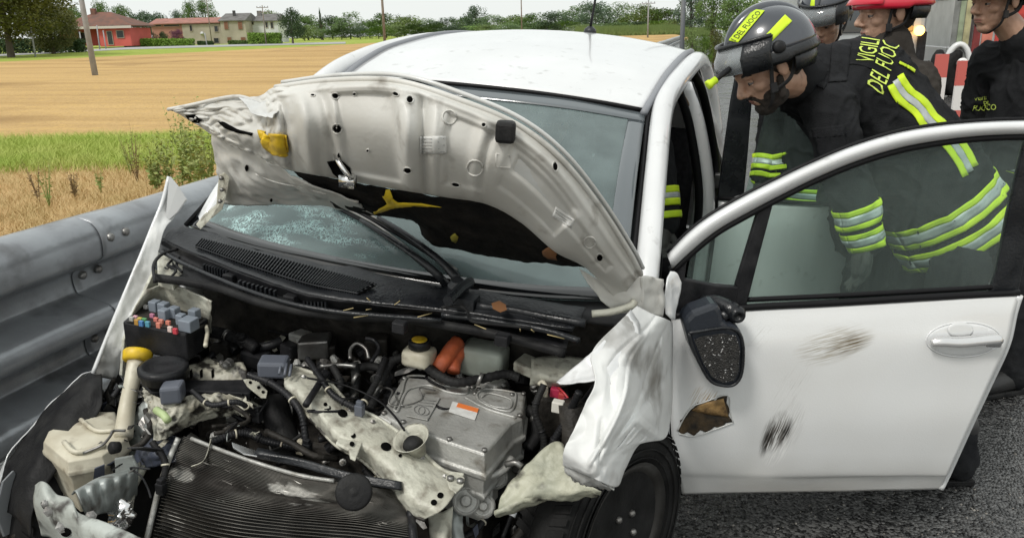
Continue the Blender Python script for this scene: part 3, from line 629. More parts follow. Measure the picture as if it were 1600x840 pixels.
box('door_striker', (.775, 2.46, .86), (.03, .05, .07), steel, car); tube('striker_loop', X3([(.785, 2.44, .88), (.815, 2.44, .88), (.815, 2.44, .845), (.785, 2.44, .845)]), .006, chrome, car, 6)
# tail
bk = [[V((x*w_, y+.06*(1-x*x), z)) for x in (-1, -.5, 0, .5, 1)] for y, z, w_ in ((3.04, 1.42, .51), (3.12, 1.28, .55), (3.28, .98, .65), (3.34, .75, .67), (3.36, .35, .66))]
surf('tailgate', bk, paint, car, 20, 24, .004)
# right flank (against the guardrail)
rf = [[V((-x, y, z)) for y in (.5, 1.0, 1.6, 2.2, 2.56)] for x, z in ((.755, .96), (.80, .84), (.835, .60), (.825, .40), (.78, .26))]
surf('right_doors', rf, paint, car, 24, 14, .02)
sideg = glass('side_glass', (.62, .74, .70), .08, (.5, .6, .58))
surf('right_side_glass', [X3([(-.745, .75, .97), (-.75, 1.5, .975), (-.745, 2.45, .98)]), X3([(-.655, 1.0, 1.28), (-.65, 1.5, 1.33), (-.64, 2.3, 1.33)])], sideg, car, 10, 6, .004)
# floor, bulkhead, cabin trim
cab = mat('cabin_trim', (.022, .022, .024), .7, 0, (.035, .035, .037), 12); seatm = mat('seat_cloth', (.016, .016, .018), .9, 0, (.028, .028, .03), 40, bump=.2, bs=150, spec=.05); ltrim = mat('pale_cabin_trim', (.34, .35, .34), .7)
mk('floor_pan', join(box_geo((0, 1.8, .24), (1.5, 2.9, .03)), box_geo((0, .48, .55), (1.42, .03, .62))), dark, car, False)
surf('headlining', [[V((x*.55, y, z-.06*abs(x)**2)) for x in (-1, -.5, 0, .5, 1)] for y, z in ((1.2, 1.375), (1.6, 1.455), (2.2, 1.48), (3, 1.40))], ltrim, car, 16, 16, .004)
surf('dashboard', [[V((x*.70, y+.05*(1-x*x)*s_, z)) for x in (-1, -.6, -.2, .2, .6, 1)] for y, z, s_ in ((.36, .925, -1), (.55, .965, -1), (.75, .99, 0), (.88, .95, 0), (.92, .80, 0), (.86, .55, 0))], cab, car, 30, 20, .01)
sw = V((.36, 1.02, .93)); ring = [sw+V((math.cos(a)*.18, -math.sin(a)*.07, math.sin(a)*.165)) for a in [i*math.pi/12 for i in range(25)]]
stw = tube('steering_wheel', ring, .015, plas, car, 8); mk('hub', join(lathe_geo(sw-V((0, .02, 0)), (0, -.9, -.35), [(0, .06), (.03, .055), (.12, .03)], 14), tube_geo([sw-V((.17, 0, 0)), sw+V((.17, 0, 0))], .014, 6)), plas, stw)
def seat(x, y):
    s = empty('seat', (0, 0, 0)); s.parent = car
    def loft(nm, secs, mt): return mk(nm, tube_geo([V(p) for p, r, f in secs], [r for p, r, f in secs], 14, 16, True, secs[0][2]), mt, s)
    g = gridsurf([[V((x+a*w_, y+yy-.05*a*a, z)) for a in (-1, -.7, 0, .7, 1)] for w_, yy, z in ((.23, .0, .50), (.25, .03, .75), (.23, .09, 1.0), (.15, .12, 1.08))], 16, 16); o = mk('backrest', grid_geo(g), seatm, s, True, .12, 0, 0, 1)
    mk('cushion', box_geo((x, y-.26, .46), (.48, .52, .14)), seatm, s, True, 0, .05, 0, 0, 4); mk('headrest', box_geo((x, y+.14, 1.20), (.25, .09, .17)), seatm, s, True, 0, .04, 0, 0, 4)
    mk('headrest_rods', join(*[tube_geo(X3([(x+d, y+.13, 1.05), (x+d, y+.14, 1.15)]), .007, 6) for d in (-.06, .06)]), chrome, s)
seat(.38, 1.42); seat(-.38, 1.42)
mk('rear_bench', join(box_geo((0, 2.25, .45), (1.3, .5, .16)), box_geo((0, 2.55, .78), (1.3, .14, .6))), seatm, car, True, 0, .05, 0, 0, 4)
# --- windscreen
def crackmat():
    m = glass('windscreen_glass', (.66, .82, .81), .23, (.50, .64, .64), .02); t = m.node_tree; N = t.nodes.new; L = t.links.new
    out = [n for n in t.nodes if n.type == 'OUTPUT_MATERIAL'][0]; prev = out.inputs[0].links[0].from_socket
    tc = N('ShaderNodeTexCoord'); vo = N('ShaderNodeTexVoronoi'); vo.feature = 'DISTANCE_TO_EDGE'; vo.inputs['Scale'].default_value = 95
    nz = N('ShaderNodeTexNoise'); nz.inputs['Scale'].default_value = 9; nz.inputs['Detail'].default_value = 6; L(tc.outputs['Object'], nz.inputs['Vector'])
    va = N('ShaderNodeVectorMath'); va.operation = 'MULTIPLY_ADD'; L(nz.outputs['Color'], va.inputs[0]); va.inputs[1].default_value = (.16, .16, .16); L(tc.outputs['Object'], va.inputs[2]); L(va.outputs[0], vo.inputs['Vector'])
    e = N('ShaderNodeMapRange'); e.inputs[1].default_value = .12; e.inputs[2].default_value = .0; L(vo.outputs[0], e.inputs[0])
    mp = N('ShaderNodeVectorMath'); mp.operation = 'SUBTRACT'; L(tc.outputs['Object'], mp.inputs[0]); mp.inputs[1].default_value = (-.36, .44, 1.01)
    sc_ = N('ShaderNodeVectorMath'); sc_.operation = 'MULTIPLY'; L(mp.outputs[0], sc_.inputs[0]); sc_.inputs[1].default_value = (2.9, 9, 9)
    ln = N('ShaderNodeVectorMath'); ln.operation = 'LENGTH'; L(sc_.outputs[0], ln.inputs[0])
    mk_ = N('ShaderNodeMapRange'); mk_.inputs[1].default_value = 1.15; mk_.inputs[2].default_value = .55; L(ln.outputs['Value'], mk_.inputs[0])
    n5 = N('ShaderNodeTexNoise'); n5.inputs['Scale'].default_value = 1; n5.inputs['Detail'].default_value = 5; m5 = N('ShaderNodeMapping'); m5.inputs['Scale'].default_value = (7, 30, 30); m5.inputs['Rotation'].default_value = (0, .35, .3); L(tc.outputs['Object'], m5.inputs[0]); L(m5.outputs[0], n5.inputs['Vector']); r5 = N('ShaderNodeMapRange'); r5.inputs[1].default_value = .46; r5.inputs[2].default_value = .62; L(n5.outputs[0], r5.inputs[0]); m6 = N('ShaderNodeMath'); m6.operation = 'MULTIPLY'; L(r5.outputs[0], m6.inputs[0]); L(mk_.outputs[0], m6.inputs[1])
    a = N('ShaderNodeMath'); a.operation = 'MULTIPLY'; L(e.outputs[0], a.inputs[0]); L(m6.outputs[0], a.inputs[1])
    a2 = N('ShaderNodeMath'); a2.operation = 'MULTIPLY_ADD'; L(mk_.outputs[0], a2.inputs[0]); a2.inputs[1].default_value = .03; L(a.outputs[0], a2.inputs[2])
    cl = N('ShaderNodeMath'); cl.operation = 'MINIMUM'; cl.inputs[1].default_value = .62; L(a2.outputs[0], cl.inputs[0])
    df = N('ShaderNodeBsdfDiffuse'); df.inputs[0].default_value = (.55, .80, .79, 1); mx = N('ShaderNodeMixShader'); L(cl.outputs[0], mx.inputs[0]); L(prev, mx.inputs[1]); L(df.outputs[0], mx.inputs[2]); L(mx.outputs[0], out.inputs[0])
    return m
ws_b = X3([(-.735, .45, .962), (-.40, .355, .955), (0, .325, .952), (.36, .35, .955), (.655, .43, .962)]); ws_t = X3([(-.575, 1.13, 1.366), (-.3, 1.085, 1.385), (0, 1.068, 1.390), (.3, 1.085, 1.385), (.562, 1.13, 1.360)])
ws_m = [a.lerp(c_, .5)+V((0, -.03, .035)) for a, c_ in zip(ws_b, ws_t)]
wsc = surf('windscreen', [ws_b, ws_m, ws_t], crackmat(), car, 30, 20, 0)
wsb = bvh(wsc)
def on_ws(u, v, off=.004):
    g = WSG; a = g[round(v*40)][round(u*60)]; return a
WSG = gridsurf([ws_b, ws_m, ws_t], 60, 40)
frit = mat('windscreen_band', (.10, .115, .125), .15, 0, coat=1)
def wsband(name, u0, u1, v0, v1, dz=.003, mt=frit):
    g = [[WSG[v][u]+V((0, -.5, 1)).normalized()*dz for u in range(u0, u1+1)] for v in range(v0, v1+1)]
    mk(name, grid_geo(g), mt, wsc, True, .001)
wsband('tint_band', 0, 60, 37, 40); wsband('tint_band', 57, 60, 2, 37, .0035); wsband('tint_band', 0, 2, 2, 37, .0035)
wsband('base_band', 0, 60, 0, 2, .0038, mat('black_ceramic_band', (.006, .007, .008), .08, coat=1))
for sx, l in ((1, [(.665, .43, .965), (.62, .78, 1.19), (.572, 1.12, 1.355)]), (-1, [(-.745, .45, .965), (-.665, .78, 1.19), (-.585, 1.12, 1.36)])): tube('screen_seal', X3(l), .008, seal, wsc, 6, 14)
# --- bonnet, buckled and thrown up: underside of the front half faces the camera
hr = [[(263, 171, .30), (345, 156, .22), (405, 150, .15), (432, 136, .08), (520, 125, .03), (620, 126, .0), (720, 156, .0), (810, 195, .03), (880, 250, .08), (940, 325, .18), (985, 395, .28), (1002, 428, .34)],
      [(280, 178, .29), (345, 174, .2), (405, 176, .11), (440, 160, .03), (525, 147, -.01), (620, 149, -.03), (715, 179, -.03), (795, 218, 0), (862, 273, .05), (918, 347, .15), (960, 405, .26), (990, 440, .33)],
      [(296, 188, .3), (345, 196, .18), (405, 208, .08), (442, 205, .02), (530, 200, -.035), (620, 212, -.055), (700, 234, -.055), (772, 262, -.025), (832, 310, .035), (888, 370, .135), (933, 420, .255), (978, 455, .335)],
      [(312, 197, .3), (350, 218, .21), (405, 240, .15), (445, 258, .12), (530, 272, .07), (620, 288, .055), (695, 300, .055), (760, 312, .08), (815, 342, .12), (866, 387, .16), (916, 417, .26), (968, 470, .34)],
      [(316, 200, .33), (352, 224, .25), (407, 247, .22), (447, 264, .19), (531, 279, .16), (620, 295, .15), (695, 308, .15), (760, 320, .17), (816, 350, .20), (868, 393, .22), (918, 420, .31), (970, 474, .36)]]
def hdisp(p, u, v):
    # stamped ribs of the inner panel, torn crease at the left
    h = 0; n = (CO-p).normalized()
    if v > .10:
        h += .010*math.exp(-((v-.16)/.05)**2)
        for c_, w_, a in ((.280, .008, -.030), (.315, .012, .036), (.350, .008, -.022), (.470, .014, .028), (.500, .007, -.028), (.520, .006, .010), (.60, .012, .016)):
            h += a*math.exp(-((u-c_-(v-.5)*.03)/w_)**2)*min(1, (v-.1)*5)
        h -= .012*math.exp(-((v-.45)/.16)**2)*(.33 < u < .9)*(1 if .36 < u < .47 or .53 < u < .8 else .2)
        k = u-.62
        if k > 0: h += .012*math.sin((v-.15)*9)*min(1, k*4)
        for u0, u1, v0, v1, dp in ((.362, .462, .22, .74, .016), (.535, .625, .25, .70, .012), (.645, .80, .24, .62, .010), (.665, .93, .30, .46, .012)):
            s_ = min((u-u0-.03*(v-.5))/.010, (u1-u+.03*(v-.5))/.010, (v-v0)/.045, (v1-v)/.045, 1)
            if s_ > 0: h -= dp*s_*s_*(3-2*s_)
    if u < .30: h += .034*noise.noise(V((u*20, v*4, 3)))+.026*(abs(noise.noise(V((u*36, v*9, 8))))*2-.5)*(1-u*2)
    h += .006*noise.noise(V((u*9, v*5, 1)))
    return p+n*h
bonnet = surf('bonnet', [Ps(r) for r in hr], primer, car, 250, 90, .0022, disp=hdisp)
bb = bvh(bonnet)
# outer skin just behind the inner panel, its hemmed lip standing round the edge
og = gridsurf([[P(a, b_, c_)+V((0, .03, -.004)) for a, b_, c_ in r] for r in hr[:4]], 80, 20)
mk('outer_skin', grid_geo(og), paint_dirty, bonnet, True, .0016)
lip = [P(a, b_, c_)+V((0, -.004, 0)) for a, b_, c_ in hr[0][3:]]
tube('hemmed_lip', lip, .006, primer, bonnet, 8, 60); tube('hemmed_lip', [p+V((0, .028, .008)) for p in lip], .005, paint_dirty, bonnet, 8, 60)
tear = Ps([(263, 171, .295), (300, 164, .25), (345, 154, .215), (375, 151, .18), (400, 158, .15), (420, 158, .12), (430, 140, .08)])
tube('torn_lip', tear, .005, primer, bonnet, 7, 30)
surf('torn_flap', [Ps([(372, 152, .17), (395, 156, .13), (415, 160, .10), (437, 158, .06)]), Ps([(385, 165, .10), (402, 172, .07), (420, 176, .05), (436, 172, .03)]), Ps([(392, 178, .05), (405, 181, .04), (422, 184, .02), (434, 178, .01)])], paint_dirty, bonnet, 20, 14, .002, .006, 20, 3)
hole = mat('hole_dark', (.004, .004, .004), .9, spec=.02)
for hx, hy, r1, r2, ro in ((524, 150, 4.8, 4.2, 0), (554, 147, 2.4, 2.4, 0), (489, 149, 2.6, 1.6, 0), (619, 147, 4, 2.4, .5), (640, 156, 4.2, 4.6, 0), (527, 201, 5.4, 5.8, 0), (637, 266, 4.6, 3.6, .2), (756, 195, 2.6, 2.6, 0), (867, 260, 3, 5.5, -.2), (712, 288, 5.5, 2.6, .2), (937, 402, 4.2, 4.8, 0), (700, 172, 1.6, 1.6, 0), (575, 235, 1.8, 1.8, 0)):
    patch('drain_hole', disc(hx, hy, r1, r2, 12, ro), bb, hole, bonnet, .0015, True, 6, .0005)
    c_ = [hit(bb, x, y, .001) for x, y in disc(hx, hy, r1*1.35, r2*1.35, 14, ro)]
    if all(c_): tube('hole_rim', c_+[c_[0]], .0014, primer, bonnet, 5)
for pl in ([(340, 189), (352, 191), (372, 202), (396, 208), (394, 212), (370, 207), (350, 199)], [(290, 180), (302, 179), (316, 187), (310, 193), (298, 190)]): patch('torn_slot', pl, bb, hole, bonnet, .002)
patch('yellow_sticker', [(406, 205), (420, 209), (437, 207), (452, 211), (455, 236), (444, 242), (430, 240), (414, 228)], bb, yelp, bonnet, .007)
def label(pl, off=.002, lines=5, par=bonnet, b_=bb):
    o = patch('printed_label', pl, b_, paper, par, off)
    ink = mat('label_ink', (.28, .28, .27), .7)
    for i in range(lines):
        v = (i+.8)/(lines+.6); a = [pl[0][k]+(pl[3][k]-pl[0][k])*v for k in (0, 1)]; c_ = [pl[1][k]+(pl[2][k]-pl[1][k])*v for k in (0, 1)]
        pts = [hit(b_, a[0]+(c_[0]-a[0])*f, a[1]+(c_[1]-a[1])*f, off+.0012) for f in (.06, .5, .93-.2*(i % 2))]
        if all(pts): tube('print_line', pts, .0007, ink, o, 4)
label([(655, 213), (696, 212), (697, 240), (655, 240)])
for pl in ([(868, 322), (898, 340), (892, 356), (864, 340)], [(816, 296), (848, 306), (846, 311), (815, 301)]):
    pass
label([(868, 322), (898, 342), (892, 356), (862, 338)], .0015, 3)
for cx_, cy_, r in ((702, 183, 11), (742, 262, 12), (921, 378, 9)):
    c_ = [hit(bb, x, y, .001) for x, y in disc(cx_, cy_, r)]
    if all(c_): tube('stamped_ring', c_+[c_[0]], .0022, primer, bonnet, 6)
c_ = [hit(bb, x, y, .001) for x, y in ((775, 240), (797, 243), (797, 262), (775, 260), (775, 240))]
tube('stamped_square', c_, .0018, primer, bonnet, 5)
bs_ = hit(bb, 790, 206, 0); box('bump_stop', bs_+(CO-bs_).normalized()*.012, (.040, .036, .044), rub, bonnet, (V((.97, .25, 0)), V((-.25, .97, 0)), V((0, 0, 1))), .008)
sk = hit(bb, 537, 262, 0); nn = (CO-sk).normalized()
patch('latch_recess', [(511, 252), (524, 250), (530, 238), (534, 250), (548, 262), (551, 282), (536, 282), (520, 270)], bb, hole, bonnet, .002)
latch = mk('latch_striker', join(tube_geo([sk+nn*.004+V((-.02, 0, .03)), sk+nn*.05+V((-.012, 0, .012)), sk+nn*.05+V((.014, 0, -.02)), sk+nn*.005+V((.022, 0, -.015))], .006, 8, 10), box_geo(sk+nn*.012+V((.010, 0, -.03)), (.036, .02, .028))), chrome, bonnet, True)
# rear half below the fold
lowp = surf('bonnet_rear_half', [Ps([(331, 198, .27), (370, 225, .22), (420, 250, .18), (480, 285, .16), (560, 314, .2)]), Ps([(336, 240, .3), (370, 260, .26), (420, 280, .245), (480, 300, .25), (565, 322, .27)]), Ps([(340, 285, .33), (375, 295, .31), (420, 303, .31), (480, 311, .32), (570, 327, .33)]), Ps([(346, 317, .36), (385, 320, .35), (430, 320, .36), (490, 320, .37), (590, 336, .38)])], primer, car, 50, 30, .003, .010, 9, 5)
lb = bvh(lowp)
for pl in (disc(386, 262, 2.6, 5), disc(424, 312, 2, 2.5)): patch('drain_hole', pl, lb, hole, lowp, .002)
tube('pressed_crease', [p for p in [hit(lb, x, y, .001) for x, y in ((400, 272), (430, 284), (470, 292), (510, 303))] if p], .0018, primer, lowp, 5, 14)
padm = mat('bonnet_insulation', (.009, .009, .009), .85, 0, (.022, .02, .018), 14, bump=.6, bs=40, spec=.08)
pad = surf('bonnet_insulation', [Ps([(448, 262, .15), (520, 280, .12), (600, 294, .11), (680, 307, .11), (760, 320, .12), (820, 348, .16), (870, 391, .22), (925, 416, .30)]), Ps([(490, 288, .22), (560, 310, .22), (620, 318, .22), (690, 338, .22), (750, 353, .22), (810, 373, .24), (860, 397, .26), (924, 416, .31)]), Ps([(525, 322, .36), (590, 336, .38), (648, 343, .40), (668, 374, .40), (710, 388, .40), (790, 402, .38), (850, 409, .37), (922, 416, .345)])], padm, car, 60, 24, .006, .006, 14, 2)
pb = bvh(pad)
for pl in ([(600, 300), (612, 298), (622, 309), (660, 311), (692, 317), (650, 315), (612, 319), (587, 329), (585, 325), (607, 312)], [(770, 318), (780, 321), (792, 331), (786, 330)]):
    patch('yellow_tape', pl, pb, mat('yellow_tape', (.75, .55, .02), .5), pad, .012)
leafb = mat('dead_leaf', (.22, .10, .04), .7); leafy = mat('yellow_leaf', (.30, .26, .03), .7)
for pl, mt in (([(848, 388), (858, 382), (868, 392), (872, 402), (858, 400), (852, 396)], leafb), ([(706, 366), (712, 360), (718, 366), (714, 376), (707, 372)], leafy)):
    patch('stuck_leaf', pl, pb, mt, pad, .008)
# hinge arms and the torn corners
ha = Ps([(342, 272, .30), (350, 268, .29), (357, 275, .29), (353, 300, .30), (346, 325, .32), (326, 342, .34), (312, 356, .37), (306, 350, .38), (318, 335, .36), (338, 318, .33), (340, 295, .32)])
prism('bonnet_hinge', ha, V((.012, -.012, 0)), cream, car, .002)
for hx, hy in ((347, 278), (348, 296), (345, 314)): lathe('hinge_bolt', P(hx, hy, .285), (.2, -1, .1), [(0, .006), (.008, .006), (.010, .003)], steel, car, 8)
surf('hinge_panel', [Ps([(905, 420, .30), (950, 440, .33), (1000, 430, .36), (1036, 436, .44)]), Ps([(920, 445, .30), (955, 465, .33), (1000, 462, .36), (1038, 466, .44)]), Ps([(945, 470, .32), (965, 488, .34), (1000, 488, .37), (1036, 494, .44)])], primer, car, 24, 16, .003, .008, 14, 7)
tube('torn_bracket', Ps([(925, 490, .30), (955, 487, .31), (985, 478, .33), (992, 470, .34)]), .010, cream, car, 8, 12)
for i, l in enumerate(([(1003, 432, .355), (1004, 470, .36), (1000, 492, .37)], [(986, 440, .35), (988, 470, .355), (984, 490, .36)])): tube('panel_flange', Ps(l), .005, primer, car, 6, 10)
surf('wing_corner', [Ps([(1047, 424, .50), (1056, 426, .51), (1063, 441, .52)]), Ps([(1040, 445, .46), (1052, 455, .49), (1060, 465, .51)]), Ps([(1040, 490, .45), (1048, 498, .46), (1053, 500, .48)])], paint, car, 12, 14, .003, .004, 12, 2)
# --- front wing, car's left side: torn and creased
fl = [[(995, 478, .28), (1018, 490, .31), (1040, 498, .37), (1050, 503, .52)], [(962, 508, .12), (1000, 520, .18), (1030, 525, .30), (1051, 540, .53)], [(925, 550, .02), (975, 560, .07), (1018, 570, .22), (1050, 580, .53)], [(930, 596, -.05), (972, 608, -.01), (1010, 616, .15), (1050, 620, .52)],
      [(915, 630, -.08), (960, 648, -.07), (1003, 655, .06), (1047, 655, .46)], [(898, 668, -.11), (942, 690, -.12), (985, 684, .0), (1038, 684, .36)], [(882, 702, -.13), (925, 722, -.16), (966, 712, -.08), (1000, 692, .10)], [(880, 726, -.12), (922, 744, -.16), (962, 760, -.10), (974, 736, .0)]]
def fdisp(p, u, v):
    n = (CO-p).normalized()
    h = -.045*math.exp(-(((u-.62)/.16)**2+((v-.42)/.16)**2))+.02*math.exp(-((u-.33-v*.1)/.07)**2)*(v > .15)
    h += .016*noise.noise(V((u*2.6, v*4, 4)))-.022*max(0, .22-abs(noise.noise(V((u*2.2+v*1.5, v*3.2-u, 9)))))*4*.5+.004*noise.noise(V((u*9, v*16, 2)))
    for x0, y0, x1, y1, a, w_ in ((.75, .02, .45, .75, .020, .05), (.45, .10, .30, .95, -.016, .04), (.98, .25, .55, .55, .018, .05), (.55, .55, .95, .72, -.014, .04), (.1, .35, .6, .30, .012, .04), (.62, .60, .58, .80, .012, .02), (.70, .62, .68, .78, -.010, .02), (.78, .62, .79, .76, .010, .02), (.86, .60, .90, .74, -.008, .02), (.2, .6, .5, .95, .014, .04), (.7, .12, .95, .42, -.014, .03)):
        dx, dy = x1-x0, y1-y0; t_ = max(0, min(1, ((u-x0)*dx+(v-y0)*dy)/(dx*dx+dy*dy))); d_ = math.hypot(u-x0-dx*t_, v-y0-dy*t_)
        if d_ < w_: h -= 1.15*a*(1-d_/w_)*min(1, t_*5, (1-t_)*5)
    return p+n*h
wingm = mat('torn_wing_paint', (.68, .69, .68), .55, 0, (.56, .565, .56), 5, coat=0, dirt=(.20, .19, .17), ds=5, dlo=.52, dhi=.68, bump=.06, bs=120)
wing = surf('front_wing', [Ps(r) for r in fl], wingm, car, 110, 130, .003, disp=fdisp)
surf('wing_tear', [Ps([(869, 597, -.02), (898, 572, .0), (935, 540, .04), (985, 484, .22)]), Ps([(871, 598, -.03), (905, 588, -.02), (945, 568, .01), (1000, 520, .17)]), Ps([(874, 599, -.035), (905, 596, -.04), (932, 594, -.04), (955, 600, -.02)])], paint, wing, 24, 14, .003, .004, 15, 3)
surf('wing_lower_edge', [Ps([(880, 722, -.12), (920, 742, -.16), (960, 760, -.10)]), Ps([(888, 740, -.10), (918, 752, -.13), (958, 764, -.08)]), Ps([(895, 748, -.06), (916, 757, -.09), (950, 764, -.05)])], paint_dirty, wing, 24, 10, .003, .010, 25, 4)
# --- front wing, right side: a peeled strip leaning on the guardrail
wr = [[(264, 276), (275, 292), (289, 312)], [(254, 315), (262, 330), (272, 340)], [(240, 350), (247, 358), (256, 362)], [(222, 395), (232, 410), (243, 415)], [(203, 440), (215, 455), (230, 448)], [(182, 490), (196, 505), (208, 490)], [(162, 540), (178, 552), (192, 545)], [(145, 583), (165, 590), (184, 592)]]
xs_ = [-.80, -.80, -.79, -.79, -.79, -.79, -.80, -.82]
surf('front_wing', [[PX(a, b_, x+k*.015) for k, (a, b_) in enumerate(r)] for r, x in zip(wr, xs_)], wingm, car, 16, 60, .003, .007, 14, 6)
prism('wing_corner', [PX(264, 276, -.795), PX(277, 292, -.76), PX(290, 312, -.73), PX(276, 332, -.75), PX(258, 348, -.78)], V((.004, .004, 0)), mat('wing_inside', (.42, .43, .43), .5), car, .001)
tube('wing_edge', [PX(a, b_, -.80) for a, b_ in ((264, 276), (254, 315), (240, 350), (222, 395), (203, 440), (182, 490), (162, 540), (145, 583))], .006, paint, car, 6, 30)
prism('wing_inner', [PX(a, b_, -.74) for a, b_ in ((238, 420), (250, 425), (238, 470), (205, 520), (192, 590), (186, 585), (190, 530), (215, 470))], V((.01, 0, 0)), cream, car, .002)
ll = [(155, 577), (130, 584), (105, 606), (70, 642), (35, 682), (12, 715), (2, 745), (-8, 790)]
surf('wing_lower', [[PX(a, b_, -.86) for a, b_ in ll], [PX(a-6, b_+12, -.875) for a, b_ in ll], [PX(a-22, b_+60, -.87) for a, b_ in ll]], paint, car, 40, 14, .003, .006, 9, 4)
surf('wheel_arch_liner', [[PX(a+2, b_+2, -.855) for a, b_ in ll], [PX(a, b_, -.74) for a, b_ in ((160, 592), (140, 602), (125, 625), (96, 660), (62, 705), (42, 740), (30, 775), (25, 810))], [PX(a, b_, -.68) for a, b_ in ((160, 630), (150, 650), (135, 670), (112, 700), (85, 740), (65, 770), (50, 800), (45, 840))]], rub, car, 40, 16, .003, .008, 8, 8)
prism('liner_scrap', [PX(a, b_, -.80) for a, b_ in ((2, 752), (18, 735), (30, 760), (46, 800), (30, 826), (4, 838), (-10, 800))], V((.004, .004, 0)), mat('grey_liner', (.20, .21, .22), .6), car, .001)
# --- wheels (set on the ground although the body leans)
tyrem = mat('tyre', (.010, .010, .010), .7, 0, (.022, .022, .022), 10, bump=.2, bs=80, spec=.15); rimm = mat('brake_dust_rim', (.06, .058, .055), .55, .3, (.03, .028, .026), 10, spec=.2)  # dusty rim colour, darkened further so the wheel sits deeper in shadow
def wheel(x, y, z, steer, sx):
    ax = CARI @ V((sx*math.cos(steer), math.sin(steer), 0)); c_ = V((x, y, z)); r = empty('wheel', (0, 0, 0)); r.parent = car
    lathe('tyre', c_-ax*.085, ax, [(0, .19), (.0, .255), (.012, .285), (.03, .298), (.085, .302), (.14, .298), (.158, .285), (.17, .255), (.168, .225), (.155, .198), (.15, .19)], tyrem, r, 48)
    gs0 = [tube_geo([c_+ax*(.012)+(ax.orthogonal().normalized()*math.cos(a)+ax.cross(ax.orthogonal().normalized())*math.sin(a))*.305 for a in [k*math.pi/24 for k in range(49)]], .003, 4)]
    lathe('rim', c_-ax*.06, ax, [(0, .19), (.10, .185), (.135, .188), (.14, .198), (.128, .17), (.10, .15), (.105, .09), (.12, .05), (.125, .03), (.12, .02)], rimm, r, 36)
    u_ = ax.orthogonal().normalized(); v_ = ax.cross(u_)
    for rr, tt, wd in ((.262, .087, .003), (.236, .088, .0025), (.284, .078, .002), (.212, .084, .002)): mk('sidewall_ring', tube_geo([c_+ax*tt+(u_*math.cos(t_)+v_*math.sin(t_))*rr for t_ in [k*math.pi/24 for k in range(49)]], wd, 6), tyrem, r)
    gs = []
    for k in range(60):
        for s_ in (-1, 1): t_ = (k+.5*(s_ > 0))*math.pi/30; d_ = u_*math.cos(t_)+v_*math.sin(t_); gs.append(box_geo(c_+ax*(s_*.048)+d_*.3015, (.050, .022, .004), ((ax+d_.cross(ax)*.35*s_).normalized(), d_.cross(ax), d_)))
    tr_ = mk('tread_blocks', join(*gs), tyrem, r, False, 0, .002); tr_['kind'] = 'stuff'
    lathe('brake_disc', c_-ax*.02, ax, [(0, .13), (.012, .13), (.013, .07), (.03, .065)], steel, r, 28)
    for k in range(5): a = k*1.2566; u = ax.orthogonal().normalized(); w_ = ax.cross(u); lathe('wheel_nut', c_+ax*.055+(u*math.cos(a)+w_*math.sin(a))*.055, ax, [(0, .011), (.018, .010), (.022, .005)], steel, r, 6)
    return r
def onground(x, y, r=.30):   # car-frame height that puts a wheel of radius r on the road
    return (r-(CARM @ V((x, y, 0))).z)/(CARM @ V((0, 0, 1))).z
_w = P(938, 850, .30); wheel(_w.x, _w.y, onground(_w.x, _w.y), -.42, 1)
wheel(-.74, .02, onground(-.74, .02), .1, -1)
wheel(.74, 2.5, onground(.74, 2.5), 0, 1); wheel(-.74, 2.5, onground(-.74, 2.5), 0, -1)
